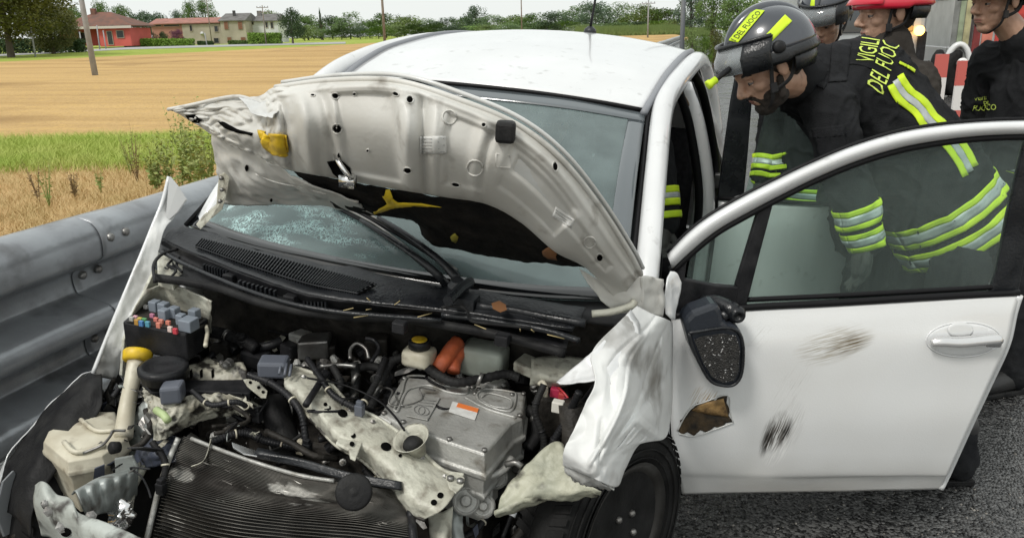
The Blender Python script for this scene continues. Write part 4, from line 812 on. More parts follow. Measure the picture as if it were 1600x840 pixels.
# --- front door, open
DH = V((.80, .62, 0)); DU = V((.941, .338, 0)).normalized(); DN = V((DU.y, -DU.x, 0))
def PDr(px, py, off=0): return PP(px, py, DH+DN*off, DN)
doorm, dt_, N, L, b = nodes_mat('door_paint')
def door_material():
    tc = N('ShaderNodeTexCoord'); b.inputs['Roughness'].default_value = .3; b.inputs['Coat Weight'].default_value = .5
    vals = None
    def scuff(px, py, rx_, ry_, rot, sc, lo, hi):
        c_ = PDr(px, py, .02)
        s = N('ShaderNodeVectorMath'); s.operation = 'SUBTRACT'; L(tc.outputs['Object'], s.inputs[0]); s.inputs[1].default_value = tuple(c_)
        def dot(v): d = N('ShaderNodeVectorMath'); d.operation = 'DOT_PRODUCT'; d.inputs[1].default_value = tuple(v); L(s.outputs[0], d.inputs[0]); return d.outputs['Value']
        Z = V((0, 0, 1)); a = DU*math.cos(rot)+Z*math.sin(rot); c2 = -DU*math.sin(rot)+Z*math.cos(rot)
        cb = N('ShaderNodeCombineXYZ'); L(dot(a/rx_), cb.inputs[0]); L(dot(c2/ry_), cb.inputs[1])
        ln = N('ShaderNodeVectorMath'); ln.operation = 'LENGTH'; L(cb.outputs[0], ln.inputs[0])
        cb2 = N('ShaderNodeCombineXYZ'); L(dot(a*sc*.06), cb2.inputs[0]); L(dot(c2*sc), cb2.inputs[1])
        nz = N('ShaderNodeTexNoise'); nz.inputs['Scale'].default_value = 1; nz.inputs['Detail'].default_value = 7; L(cb2.outputs[0], nz.inputs['Vector'])
        e = N('ShaderNodeMapRange'); e.inputs[1].default_value = 1; e.inputs[2].default_value = .35; L(ln.outputs['Value'], e.inputs[0])
        n2 = N('ShaderNodeMapRange'); n2.inputs[1].default_value = lo; n2.inputs[2].default_value = hi; L(nz.outputs[0], n2.inputs[0])
        mm = N('ShaderNodeMath'); mm.operation = 'MULTIPLY'; L(e.outputs[0], mm.inputs[0]); L(n2.outputs[0], mm.inputs[1]); return mm.outputs[0]
    cur = (.70, .71, .71)
    def layer(cur, f, col):
        x = N('ShaderNodeMix'); x.data_type = 'RGBA'; x.inputs['B'].default_value = (*col, 1)
        if isinstance(cur, tuple): x.inputs['A'].default_value = (*cur, 1)
        else: L(cur, x.inputs['A'])
        L(f, x.inputs['Factor']); return x.outputs['Result']
    nz = N('ShaderNodeTexNoise'); nz.inputs['Scale'].default_value = 3; nz.inputs['Detail'].default_value = 8; L(tc.outputs['Object'], nz.inputs['Vector'])
    r = N('ShaderNodeMapRange'); r.inputs[1].default_value = .45; r.inputs[2].default_value = .8; r.inputs[4].default_value = .35; L(nz.outputs[0], r.inputs[0]); cur = layer(cur, r.outputs[0], (.58, .57, .54))
    sp = N('ShaderNodeSeparateXYZ'); L(tc.outputs['Object'], sp.inputs[0]); rz = N('ShaderNodeMapRange'); rz.inputs[1].default_value = .46; rz.inputs[2].default_value = .27; rz.inputs[4].default_value = .95; L(sp.outputs[2], rz.inputs[0]); mu = N('ShaderNodeMath'); mu.operation = 'MULTIPLY'; L(rz.outputs[0], mu.inputs[0]); L(nz.outputs[0], mu.inputs[1]); cur = layer(cur, mu.outputs[0], (.30, .28, .24))
    for args, col in (((1222, 660, .10, .06, 1.35, 240, .42, .62), (.48, .48, .47)), ((1212, 690, .085, .045, 1.4, 260, .46, .60), (.86, .86, .85)), ((1196, 680, .075, .022, 1.50, 200, .36, .48), (.012, .010, .008)), ((1221, 668, .06, .018, 1.40, 220, .38, .50), (.015, .012, .010)), ((1207, 668, .085, .045, 1.45, 260, .44, .56), (.06, .05, .04)), ((1322, 533, .080, .038, .35, 170, .40, .54), (.13, .10, .06)), ((1300, 535, .13, .06, .3, 220, .44, .6), (.36, .33, .27)),
                      ((1098, 618, .05, .06, 1.2, 220, .48, .64), (.36, .25, .12)), ((1230, 600, .11, .05, 1.2, 240, .52, .7), (.52, .52, .51)), ((1182, 520, .05, .05, .9, 200, .55, .7), (.5, .5, .48))): cur = layer(cur, scuff(*args), col)
    L(cur, b.inputs['Base Color'])
    bp = N('ShaderNodeBump'); bp.inputs['Strength'].default_value = .06; bp.inputs['Distance'].default_value = .01; n3 = N('ShaderNodeTexNoise'); n3.inputs['Scale'].default_value = 200; L(tc.outputs['Object'], n3.inputs['Vector']); L(n3.outputs[0], bp.inputs['Height']); L(bp.outputs[0], b.inputs['Normal'])
door_material()
dr = [[(1049, 497), (1165, 486), (1300, 479), (1450, 470), (1592, 461)], [(1046, 520), (1165, 512), (1300, 507), (1450, 500), (1583, 490)], [(1045, 548), (1165, 546), (1300, 545), (1450, 542), (1572, 538)], [(1045, 600), (1165, 600), (1300, 600), (1440, 600), (1545, 598)], [(1048, 665), (1165, 665), (1300, 665), (1420, 665), (1515, 662)], [(1054, 728), (1165, 730), (1300, 733), (1400, 735), (1482, 735)], [(1060, 746), (1165, 748), (1300, 746), (1390, 742), (1478, 741)], [(1066, 770), (1165, 768), (1300, 766), (1380, 764), (1469, 762)]]
do = [0, .018, .036, .045, .05, .034, .020, .0]
door = surf('front_door', [[PDr(a, b_, o_) for a, b_ in r] for r, o_ in zip(dr, do)], doorm, car, 70, 56, 0, disp=lambda p, u, v: p+DN*(.0035*noise.noise(V((u*4, v*4, 3)))-.012*math.exp(-((u-.30)/.06)**2-((v-.66)/.12)**2)-.008*math.exp(-((u-.10)/.06)**2-((v-.5)/.10)**2)))
door.modifiers.new('s', 'SOLIDIFY').thickness = .004
doorb = bvh(door)
inn = [PDr(a, b_, -.05) for a, b_ in ((1056, 492), (1590, 462), (1560, 560), (1500, 700), (1465, 758), (1072, 764), (1052, 690))]
prism('door_trim', inn, -DN*.06, cab, door, .01)
tube('door_edge', [PDr(a, b_, .0) for a, b_ in ((1592, 461), (1583, 490), (1572, 538), (1545, 598), (1515, 662), (1482, 735), (1469, 762))], .012, paint, door, 8, 30)
# window frame
fo = [(1043, 398), (1075, 365), (1110, 338), (1160, 309), (1215, 281), (1270, 255), (1330, 230), (1400, 209), (1470, 197), (1540, 191), (1600, 189), (1630, 190)]
fi = [(1050, 420), (1085, 388), (1120, 360), (1165, 334), (1220, 305), (1275, 278), (1335, 253), (1402, 232), (1472, 219), (1540, 212), (1598, 210), (1622, 211)]
surf('window_frame', [[PDr(a, b_, -.02) for a, b_ in fo], [PDr(a*.7+c_*.3, b_*.7+d_*.3, .008) for (a, b_), (c_, d_) in zip(fo, fi)], [PDr(a*.3+c_*.7, b_*.3+d_*.7, .008) for (a, b_), (c_, d_) in zip(fo, fi)], [PDr(a, b_, -.008) for a, b_ in fi]], paint, door, 60, 8, .004)
tube('window_seal', [PDr(a, b_+4, -.008) for a, b_ in fi], .009, seal, door, 8, 50)
tube('window_seal', [PDr(a, b_-3, -.03) for a, b_ in fo], .006, seal, door, 6, 50)
prism('pillar_trim', [PDr(a, b_, -.012) for a, b_ in ((1545, 468), (1592, 458), (1640, 200), (1612, 200), (1598, 240), (1575, 340), (1560, 420))], -DN*.02, plasg, door, .004)
tube('waist_seal', [PDr(a, b_, .0) for a, b_ in ((1049, 494), (1165, 480), (1300, 473), (1450, 464), (1592, 457))], .010, seal, door, 8, 30)
tube('waist_seal', [PDr(a, b_, -.02) for a, b_ in ((1165, 468), (1300, 462), (1450, 454), (1570, 447))], .008, seal, door, 8, 30)
dg = glass('door_glass', (.88, .98, .94), .05, (.45, .55, .52), .02, 1)
prism('window_glass', [PDr(a, b_, -.02) for a, b_ in [(1166, 478)]+[(1208, 314), (1222, 306), (1276, 280), (1336, 255), (1403, 234), (1473, 221), (1540, 214), (1598, 212), (1612, 214)]+[(1600, 260), (1578, 345), (1560, 420), (1548, 462), (1400, 466), (1280, 471)]], -DN*.004, dg, door, 0)
prism('quarter_glass', [PDr(a, b_, -.02) for a, b_ in ((1072, 436), (1078, 405), (1120, 365), (1168, 338), (1188, 328), (1190, 335), (1155, 445), (1120, 442))], -DN*.004, dg, door, 0)
prism('quarter_divider', [PDr(a, b_, -.006) for a, b_ in ((1148, 478), (1166, 478), (1212, 306), (1200, 309), (1188, 320), (1150, 445))], -DN*.02, plas, door, .004)
prism('mirror_base', [PDr(a, b_, -.004) for a, b_ in ((1046, 494), (1046, 420), (1056, 408), (1074, 405), (1070, 436), (1120, 446), (1154, 448), (1150, 484))], -DN*.02, plas, door, .004)
# broken mirror hanging on the door
mc = [(1068, 502), (1082, 488), (1120, 474), (1127, 484), (1132, 502), (1140, 509), (1156, 512), (1164, 530), (1164, 580), (1156, 600), (1140, 607), (1118, 604), (1100, 585), (1080, 545)]
mirror = prism('door_mirror', [PDr(a, b_, .125) for a, b_ in mc], DN*-.075, mat('mirror_housing', (.022, .026, .034), .35, bump=.1, bs=150), door, .014)
mgl = mat('shattered_mirror', (.035, .033, .03), .45, 0, (.010, .010, .010), 60, bump=.9, bs=260, dirt=(.65, .65, .65), ds=150, dlo=.645, dhi=.66)  # dirt slot paints the sparkle of the broken glass as pale specks
prism('mirror_glass', [PDr(a, b_, .129) for a, b_ in ((1084, 530), (1095, 525), (1130, 520), (1150, 524), (1156, 545), (1154, 580), (1146, 594), (1130, 597), (1112, 588), (1098, 565))], DN*.003, mgl, mirror, .001)
tube('mirror_rim', [PDr(a, b_, .127) for a, b_ in ((1076, 520), (1095, 517), (1130, 512), (1152, 517), (1161, 540), (1159, 582), (1148, 600), (1130, 602), (1110, 594), (1094, 568), (1082, 540), (1076, 520))], .005, plasg, mirror, 6, 40)
mk('mirror_arm', join(tube_geo([PDr(1098, 468, .0), PDr(1120, 472, .04), PDr(1142, 484, .075), PDr(1152, 490, .08)], [.014, .02, .026, .02], 10, 12), tube_geo([PDr(1140, 488, .07), PDr(1126, 496, .09)], .016, 8)), plasg, mirror)
mk('mirror_knuckle', lathe_geo(PDr(1146, 484, .06), DN, [(0, .022), (.03, .026), (.045, .02), (.05, .012), (.04, .010)], 16), plasg, mirror)
# handle
hb = patch('handle_recess', disc(1505, 530, 58, 27, 28, -.03), doorb, paint, door, .001); hb2 = patch('handle_bowl', disc(1500, 515, 20, 13, 20), doorb, mat('bowl_shade', (.62, .63, .63), .35, coat=.4), door, .003)
rim_ = [hit(doorb, x, y, .001) for x, y in disc(1505, 530, 58, 27, 36, -.03)]; tube('recess_rim', rim_+[rim_[0]], .0022, paint, door, 6)
hp = [(1449, 533), (1462, 530), (1490, 530), (1525, 527), (1548, 526), (1557, 529)]
handle = mk('door_handle', tube_geo([hit(doorb, x, y, .022+.008*math.sin(i/5*3.14)) for i, (x, y) in enumerate(hp)], [.010, .016, .017, .017, .016, .010], 12, 30, True, .8), mat('silver_handle', (.66, .66, .66), .2, .6), door)
box('lock_cylinder', hit(doorb, 1542, 530, .028), (.05, .02, .03), chrome, handle, (DU, DN, V((0, 0, 1))), .008)
# torn hole, splinters of bare metal
patch('torn_hole', [(1059, 672), (1064, 661), (1062, 656), (1070, 652), (1076, 640), (1083, 637), (1090, 628), (1099, 630), (1108, 622), (1118, 625), (1124, 618), (1136, 617), (1135, 628), (1140, 640), (1138, 648), (1145, 658), (1134, 660), (1128, 667), (1116, 666), (1104, 675), (1094, 671), (1084, 680), (1074, 674), (1066, 678)], doorb, mat('torn_hole_dark', (.012, .009, .006), .8, 0, (.07, .045, .02), 25, bump=.5, bs=60), door, .0015)
patch('bent_skin', [(1080, 640), (1090, 632), (1104, 627), (1130, 621), (1134, 636), (1138, 650), (1106, 646)], doorb, mat('bare_brown_metal', (.34, .21, .08), .6, .2, (.10, .06, .025), 40, bump=.4, bs=80), door, .004)
tube('torn_edge', [hit(doorb, x, y, .003) for x, y in ((1058, 672), (1068, 652), (1082, 634), (1100, 627), (1136, 616), (1140, 640), (1145, 659))], .0022, paint_dirty, door, 5, 24)
tube('torn_edge', [hit(doorb, x, y, .003) for x, y in ((1145, 659), (1120, 668), (1084, 680), (1060, 676))], .002, paint_dirty, door, 5, 16)
# --- rear door, open further back
RDH = V((.80, 1.68, 0)); RDU = V((.955, .295, 0)).normalized(); RDN = V((RDU.y, -RDU.x, 0))
rp = lambda u, z, o=0: RDH+RDU*u+RDN*o+V((0, 0, z))
rdoor = surf('rear_door', [[rp(u, z, o_) for u in (.02, .3, .6, .80+.1*(1 if z < .9 else 0))] for z, o_ in ((.96, 0), (.84, .03), (.62, .045), (.42, .03), (.27, 0))], paint, car, 24, 20, .004)
prism('door_trim', [rp(u, z, -.05) for u, z in ((.03, .95), (.82, .95), (.88, .6), (.7, .28), (.03, .28))], -RDN*.05, cab, rdoor, .01)
PR = lambda a, b_, o_: PP(a, b_, RDH+RDN*o_, RDN)
prism('pillar_trim', [PR(a, b_, .004) for a, b_ in ((1121, 316), (1163, 303), (1169, 240), (1176, 150), (1172, 122), (1150, 118), (1142, 160), (1131, 240))], -RDN*.02, plasg, rdoor, .005)
prism('window_glass', [rp(u, z, -.01) for u, z in ((.125, .955), (.80, .955), (.74, 1.12), (.60, 1.27), (.40, 1.37), (.16, 1.42), (.145, 1.2))], -RDN*.004, dg, rdoor, 0)
tube('window_frame', [rp(u, z, -.005) for u, z in ((.82, .955), (.76, 1.13), (.61, 1.29), (.40, 1.395), (.12, 1.44))], .020, paint, rdoor, 10, 24)
tube('waist_seal', [rp(.02, .965, .004), rp(.82, .965, .004)], .009, seal, rdoor, 8)
mk('door_handle', tube_geo([rp(.66, .86, .03), rp(.72, .865, .055), rp(.80, .865, .05), rp(.84, .86, .03)], .014, 10, 12), MATS['silver_handle'], rdoor)
# ================================================================== ENGINE BAY (parts of the car)
def Zs(l, z): return [PZ(a, b_, z) for a, b_ in l]
DZ = lambda d: V((0, 0, -d))
# shell of the bay
mk('engine_bay_shell', join(box_geo((0, .44, .55), (1.36, .02, .75)), box_geo((0, .05, .13), (1.3, .9, .02)), box_geo((.66, .30, .33), (.02, .30, .35)), box_geo((-.70, .25, .36), (.02, .45, .4))), dark, car, False)
# --- cowl
cw = [([(285, 354), (345, 367), (491, 399), (607, 432), (740, 453), (916, 482)], .966), ([(262, 362), (318, 378), (450, 412), (588, 449), (720, 470), (905, 500)], .955), ([(254, 373), (305, 396), (420, 440), (520, 466), (700, 486), (895, 515)], .94)]
cowl = surf('cowl_panel', [Zs(l, z) for l, z in cw], plasg, car, 60, 12, .004, .003, 12, 2)
cl = [([(254, 374), (305, 397), (420, 441), (520, 467), (700, 487), (895, 516)], .938), ([(250, 384), (300, 412), (412, 455), (520, 480), (690, 496), (890, 524)], .90), ([(247, 425), (300, 440), (420, 470), (530, 487), (680, 502), (885, 545)], .895)]
surf('cowl_trough', [Zs(l, z) for l, z in cl], plas, car, 60, 12, .004, .004, 10, 4)
tube('bonnet_seal', Zs([(243, 434), (290, 440), (345, 451), (423, 477), (528, 493), (633, 498), (690, 507), (782, 524), (882, 552)], .905), .0125, rub, car, 10, 60)
tube('cowl_lip', Zs([(250, 392), (300, 418), (412, 462), (520, 486), (690, 500)], .925), .006, plasg, car, 8, 40)
tube('cowl_lip', Zs([(690, 492), (760, 500), (850, 515), (905, 532)], .93), .008, plasg, car, 8, 20)
# air-intake grille slats
ga = cr(Zs([(316, 377), (400, 398), (500, 424), (588, 448)], .960), 64); gb = cr(Zs([(306, 388), (385, 416), (480, 446), (560, 462)], .948), 64); gs = []
for i in range(64):
    d = (gb[i]-ga[i]); t_ = (ga[min(i+1, 64)]-ga[i]).normalized(); gs.append(box_geo(ga[i].lerp(gb[i], .5)+V((0, 0, .006)), (.0032, d.length, .012), (t_, d.normalized(), V((0, 0, 1)))))
o = mk('grille_slats', join(*gs), plasg, cowl, False); o['kind'] = 'stuff'
mk('grille_well', grid_geo([[p+V((0, 0, .003)) for p in ga], [p+V((0, 0, .003)) for p in gb]]), hole, cowl, False)
for k in (0, .25, .5, .75, 1): tube('grille_rail', [a.lerp(b_, k)+V((0, 0, .007)) for a, b_ in zip(ga, gb)], .0022, plasg, cowl, 5)
gs = []
for x0, x1, y0 in ((320, 355, 420), (375, 430, 446), (465, 510, 462)):
    for i in range(9): p = PZ(x0+(x1-x0)*i/8, y0+(x1-x0)*.28*i/8, .915); gs.append(box_geo(p, (.005, .012, .03)))
o = mk('trough_ribs', join(*gs), plasg, cowl, False); o['kind'] = 'stuff'
for a, b_ in ((360, 435), (455, 468), (785, 530), (625, 510)): box('cowl_clip', PZ(a, b_, .91), (.035, .03, .03), plas, cowl, None, .004)
# --- wipers
def wsp(px, py, off): return hit(wsb, px, py, off) or P(px, py, .36)
def wiper(name, arm, blade):
    o = mk(name, tube_geo([wsp(a, b_, c_) for a, b_, c_ in arm], [.013, .010, .008, .006], 8, 16, True, .7), plasg, car)
    pts = [wsp(a, b_, .016) for a, b_ in blade]; mk('wiper_blade', tube_geo(pts, .007, 6, 16), plas, o); mk('blade_spine', tube_geo([p+V((0, -.004, .012)) for p in pts], .004, 6, 16), steel, o)
wiper('wiper_arm', [(718, 447, .04), (690, 420, .05), (640, 380, .045), (596, 350, .035)], [(520, 324), (600, 368), (690, 440)])
wiper('wiper_arm', [(712, 462, .05), (680, 438, .06), (620, 392, .055), (570, 356, .04)], [(545, 326), (640, 380), (716, 432)])
mk('wiper_spindle', join(lathe_geo(PZ(716, 458, .96), (0, -.3, 1), [(0, .03), (.03, .026), (.045, .015)], 14), tube_geo(Zs([(700, 470), (720, 450), (735, 440)], .99), .014, 8), box_geo(PZ(725, 470, .96), (.07, .05, .03))), plasg, car, False)
tube('washer_hose', Zs([(690, 480), (715, 478), (730, 485), (735, 500), (760, 505), (830, 512)], .965), .004, rub, car, 6, 20)
tube('wiper_linkage', Zs([(745, 478), (800, 484), (860, 496), (915, 505)], .955), .012, plasg, car, 8, 12)
prism('dead_leaf', [PZ(a, b_, .99) for a, b_ in ((768, 474), (780, 470), (790, 476), (792, 484), (782, 488), (770, 482))], V((0, 0, .001)), leafb, cowl, 0)
for i in range(10):
    r = random.Random(i); a, b_ = r.uniform(480, 900), 0; b_ = 470+(a-480)*.12+r.uniform(-14, 12); tube('straw_stem', [PZ(a, b_, .975), PZ(a+r.uniform(-30, 30), b_+r.uniform(-8, 8), .985)], .0012, mat('straw', (.45, .36, .18), .7), cowl, 4)
# scuttle side with torn loom, image left
prism('side_bracket', Zs([(245, 392), (268, 385), (290, 395), (286, 425), (270, 440), (246, 432)], .90), DZ(.03), cream, car, .004)
tube('loom', Zs([(242, 440), (240, 415), (252, 398), (280, 388)], .93), .005, rub, car, 6, 14)
for l in ([(270, 405), (262, 415), (275, 422), (268, 432)], [(280, 402), (276, 414), (284, 425)]): tube('loom', Zs(l, .915), .004, seal, car, 6, 12)
surf('inner_wing', [Zs([(228, 452), (260, 444), (300, 455), (330, 470)], .86), Zs([(205, 495), (240, 470), (300, 480), (330, 495)], .80), Zs([(185, 560), (220, 540), (280, 545), (330, 540)], .62)], cream, car, 20, 16, .003, .006, 12, 3)
# --- fuse box with relays and blade fuses
fb = prism('fuse_box', Zs([(191, 502), (231, 467), (326, 496), (290, 522)], .80), DZ(.085), plas, car, .006)
for c_ in (.0,): prism('fuse_tray', Zs([(197, 502), (232, 472), (318, 496), (288, 516)], .803), DZ(.002), dark, fb, 0)
relm = mat('grey_relay', (.20, .23, .27), .45); 
for a, b_, s in ((242, 478, .026), (256, 481, .026), (257, 491, .026), (272, 488, .026), (295, 506, .040), (304, 491, .026), (283, 499, .022)): box('relay', PZ(a, b_, .815), (s, s, .034), relm, fb, None, .003)
for a, b_, col in ((228, 480, (.7, .7, .68)), (244, 500, (.62, .20, .17)), (252, 503, (.62, .24, .18)), (263, 505, (.62, .22, .16)), (274, 517, (.55, .06, .08)), (266, 514, (.7, .55, .5)), (212, 497, (.6, .35, .4)), (219, 500, (.5, .42, .08)), (226, 501, (.1, .3, .12)), (221, 505, (.08, .2, .42)), (231, 506, (.1, .3, .4)), (206, 499, (.4, .4, .38)), (214, 503, (.45, .25, .06)), (238, 494, (.5, .2, .3)), (248, 508, (.62, .22, .16))):
    box('blade_fuse', PZ(a, b_, .806), (.013, .008, .016), mat('fuse_%d_%d' % (a, b_), col, .4), fb, None, .001)
tube('fuse_box_clip', Zs([(321, 505), (324, 520), (321, 540)], .78), .006, whitep, fb, 6, 8)
# --- washer tank, neck and cap; round black lid
tank_top = Zs([(134, 643), (180, 643), (187, 670), (200, 684), (160, 712), (106, 722), (68, 690), (76, 673), (104, 676)], .555)
cen = sum(tank_top, V((0, 0, 0)))/9
def taper(o, zs_):
    n = len(o); Vs, Fs = [], []
    for k, (dz, s) in enumerate(zs_): Vs += [cen+(p-cen)*s+DZ(dz) for p in o]
    for k in range(len(zs_)-1): Fs += [(k*n+i, k*n+(i+1) % n, (k+1)*n+(i+1) % n, (k+1)*n+i) for i in range(n)]
    return Vs, Fs+[tuple(range(n-1, -1, -1)), tuple((len(zs_)-1)*n+i for i in range(n))]
tank = mk('washer_tank', taper(tank_top, ((-.008, .86), (.0, 1.0), (.022, 1.03), (.026, 1.06), (.038, 1.06), (.042, .98), (.14, .86), (.17, .8))), whitep, car, True, 0, .014, 0, 0, 3)
tube('tank_rib', Zs([(126, 655), (150, 672), (178, 672)], .57), .006, whitep, tank, 6, 8); tube('tank_rib', Zs([(100, 690), (120, 706), (165, 694)], .57), .007, whitep, tank, 6, 10)
nk = [PZ(193, 682, .56), PZ(198, 640, .60), PZ(206, 600, .655), PZ(213, 565, .70)]
tube('filler_neck', nk, [.024, .022, .021, .024], whitep, tank, 14, 16)
capd = (nk[3]-nk[2]).normalized(); lathe('filler_cap', nk[3], capd, [(0, .030), (.004, .037), (.026, .040), (.032, .036), (.034, .02)], yelp, tank, 18)
lathe('coolant_lid', PZ(257, 590, .70), (0, 0, 1), [(0, .058), (.018, .058), (.02, .064), (.036, .064), (.040, .05), (.034, .045), (.036, .01)], plas, car, 28)
# --- crumpled front members
cyl = [PZ(210, 738, .54), PZ(178, 752, .52), PZ(150, 772, .505), PZ(118, 800, .49)]
mat('grey_green_steel', (.36, .39, .38), .45, .3, (.24, .26, .25), 14, dirt=(.1, .09, .08), ds=22, dlo=.55, dhi=.75, bump=.15, bs=70)
crash = surf('crash_can', [Ps([(112, 772, -.36), (150, 748, -.28), (185, 738, -.22), (212, 730, -.17)]), Ps([(118, 768, -.39), (152, 752, -.33), (188, 744, -.27), (214, 740, -.20)]), Ps([(128, 790, -.40), (158, 776, -.34), (190, 764, -.28), (214, 760, -.21)]), Ps([(135, 806, -.38), (165, 800, -.33), (192, 790, -.27), (210, 780, -.20)])], MATS['grey_green_steel'], car, 60, 24, .004, disp=lambda p, u, v: p+(CO-p).normalized()*(.006*math.sin(u*30+v*2)*(v > .3)+.004*noise.noise(V((u*8, v*8, 1)))))
prism('crash_flange', [P(a, b_, -.20) for a, b_ in ((178, 716), (205, 712), (214, 730), (212, 775), (198, 790), (180, 745))], V((0, .008, 0)), MATS['grey_green_steel'], car, .003)
beamf = surf('bumper_beam', [Ps([(56, 757, -.42), (68, 752, -.43), (88, 772, -.44), (110, 778, -.45), (122, 800, -.47), (165, 816, -.49), (215, 838, -.52), (260, 862, -.54)]), Ps([(54, 780, -.44), (70, 778, -.46), (90, 795, -.47), (115, 805, -.48), (130, 825, -.5), (165, 838, -.52), (215, 860, -.55), (260, 885, -.57)]), Ps([(60, 812, -.44), (75, 815, -.46), (95, 832, -.47), (118, 842, -.48), (135, 860, -.5), (165, 875, -.52), (215, 900, -.55), (260, 930, -.57)]), Ps([(66, 835, -.40), (80, 840, -.42), (98, 858, -.43), (120, 870, -.44), (135, 890, -.46), (165, 910, -.48), (215, 940, -.51), (260, 970, -.53)])], mat('dull_green_white', (.44, .47, .44), .45, 0, (.30, .31, .28), 9, dirt=(.06, .055, .05), ds=16, dlo=.52, dhi=.66, bump=.25, bs=60), car, 50, 20, .004, .003, 10, 2)
be = bvh(beamf)
for a, b_, r in ((78, 797, .011), (142, 806, .010), (98, 822, .012), (72, 786, .008)):
    h = hit(be, a, b_, .0) or P(a, b_, -.47); n_ = (CO-h).normalized(); lathe('beam_bolt', h, n_, [(-.004, r*1.2), (.001, r*1.2), (.002, r*.8), (.006, r*.75), (.007, r*.3)], steel, beamf, 6, False)
patch('beam_hole', disc(70, 789, 3, 7, 12, -.6), be, hole, beamf, .002); patch('beam_hole', disc(104, 830, 8, 7, 12), be, hole, beamf, .002)
tube('crushed_strut', Ps([(222, 730, -.14), (205, 762, -.2), (198, 800, -.25)]), .014, cream, car, 8, 10)
surf('crumpled_foil', [Ps([(170, 800, -.33), (190, 785, -.33), (205, 790, -.32)]), Ps([(165, 815, -.34), (188, 805, -.36), (208, 805, -.33)]), Ps([(180, 830, -.34), (195, 825, -.35), (205, 818, -.33)])], chrome, car, 18, 16, .002, .02, 30, 3)
surf('support_end', [Ps([(205, 655, -.02), (225, 630, .0), (250, 610, .02)]), Ps([(195, 700, -.05), (222, 672, -.04), (262, 640, .0)]), Ps([(200, 735, -.08), (225, 715, -.07), (265, 668, -.03)])], MATS['grey_green_steel'], car, 20, 20, .003, .012, 18, 4)
# left end of the radiator support: tray, black bar and the crumpled upper lip
surf('support_tray', [Zs([(276, 590), (290, 573), (312, 566), (324, 558), (345, 568), (380, 566)], .69), Zs([(276, 594), (300, 585), (325, 580), (345, 580), (365, 580), (386, 580)], .675), Zs([(280, 597), (300, 596), (325, 596), (345, 596), (365, 596), (388, 594)], .655)], grimy, car, 30, 12, .003, .004, 20, 2)
for a in (296, 312, 330): patch('tray_slot', [(a, 580), (a+4, 576), (a+5, 588), (a+1, 591)], bvh(bpy.data.objects['support_tray']), hole, bpy.data.objects['support_tray'], .002)
prism('support_bar', Zs([(222, 598), (300, 593), (386, 592), (396, 608), (390, 614), (300, 610), (235, 612)], .68), DZ(.02), plas, car, .003)
crl = surf('crumpled_support_lip', [Zs([(220, 603), (250, 622), (285, 620), (330, 614), (370, 614), (394, 632)], .675), Zs([(228, 622), (252, 642), (290, 636), (330, 628), (372, 626), (396, 640)], .66), Zs([(238, 660), (256, 664), (292, 652), (332, 642), (372, 640), (392, 647)], .63), Zs([(240, 690), (262, 684), (300, 664), (335, 652), (370, 648), (385, 650)], .60)], grimy, car, 90, 40, .002, .011, 24, 5)
prism('support_bracket', Zs([(380, 592), (398, 590), (418, 610), (416, 620), (408, 620), (386, 602)], .70), DZ(.004), cream, car, .001)
for a, b_ in ((391, 597), (404, 605), (411, 612)): prism('bracket_hole', [PZ(x, y, .7015) for x, y in disc(a, b_, 2.6, 2.4, 10)], V((0, 0, .0005)), hole, car, 0)
box('sensor_block', PZ(270, 612, .70), (.055, .05, .05), mat('blue_grey_plastic', (.10, .11, .135), .4), car, (V((.9, .4, .1)).normalized(), V((-.4, .9, 0)).normalized(), V((0, 0, 1))), .008)
box('connector_block', PZ(428, 572, .76), (.075, .06, .045), MATS['blue_grey_plastic'], car, (V((.93, .36, 0)), V((-.36, .93, 0)), V((0, 0, 1))), .008)
for k in (0, .016, .03): tube('connector_rib', [PZ(440, 566, .78)+V((k, 0, 0)), PZ(436, 584, .765)+V((k, 0, 0))], .004, MATS['blue_grey_plastic'], car, 6)
surf('crushed_lamp_mount', [Ps([(228, 686, -.06), (252, 676, -.04), (278, 682, -.06)]), Ps([(215, 705, -.09), (245, 700, -.13), (280, 700, -.09)]), Ps([(215, 735, -.12), (240, 728, -.14), (284, 718, -.12)])], mat('blue_black_plastic', (.03, .035, .05), .28, 0, (.07, .08, .11), 14), car, 24, 20, .006, .014, 20, 6)
tube('lime_clip', Zs([(244, 640), (256, 648), (262, 656)], .69), .010, mat('pale_green_plastic', (.42, .52, .26), .5), car, 8)
# --- radiator
rd = [[(287, 682, -.11), (370, 714, -.15), (470, 745, -.16), (560, 758, -.15), (634, 772, -.11)], [(270, 722, -.16), (362, 752, -.20), (460, 770, -.185), (560, 785, -.17), (637, 800, -.14)], [(256, 765, -.21), (352, 790, -.26), (450, 805, -.215), (560, 815, -.22), (640, 828, -.19)], [(236, 850, -.28), (340, 880, -.32), (450, 890, -.30), (560, 900, -.30), (646, 900, -.26)], [(225, 900, -.31), (335, 930, -.35), (450, 940, -.33), (560, 950, -.33), (648, 950, -.29)]]
NF = 66
rg = gridsurf([Ps(r) for r in rd], 90, NF)
def rdd(p, u, v):
    n = (CO-p).normalized(); return p+n*(.050*noise.noise(V((u*3.0, v*4.5, 7)))+.024*noise.noise(V((u*7, v*8, 2)))-.035*math.exp(-((u-.28)/.10)**2-((v-.28)/.12)**2)-.02*math.exp(-((u-.5)/.13)**2-((v-.33)/.05)**2))
rg = [[rdd(p, b_/90, a/NF) for b_, p in enumerate(r)] for a, r in enumerate(rg)]
radm = mat('radiator_core', (.012, .0115, .01), .6, 0, (.02, .018, .015), 20); finm = mat('radiator_fin', (.15, .145, .13), .42, .5, (.05, .045, .04), 8, dirt=(.62, .61, .57), ds=7, dlo=.60, dhi=.66, stretch=(.7, 1, 3))
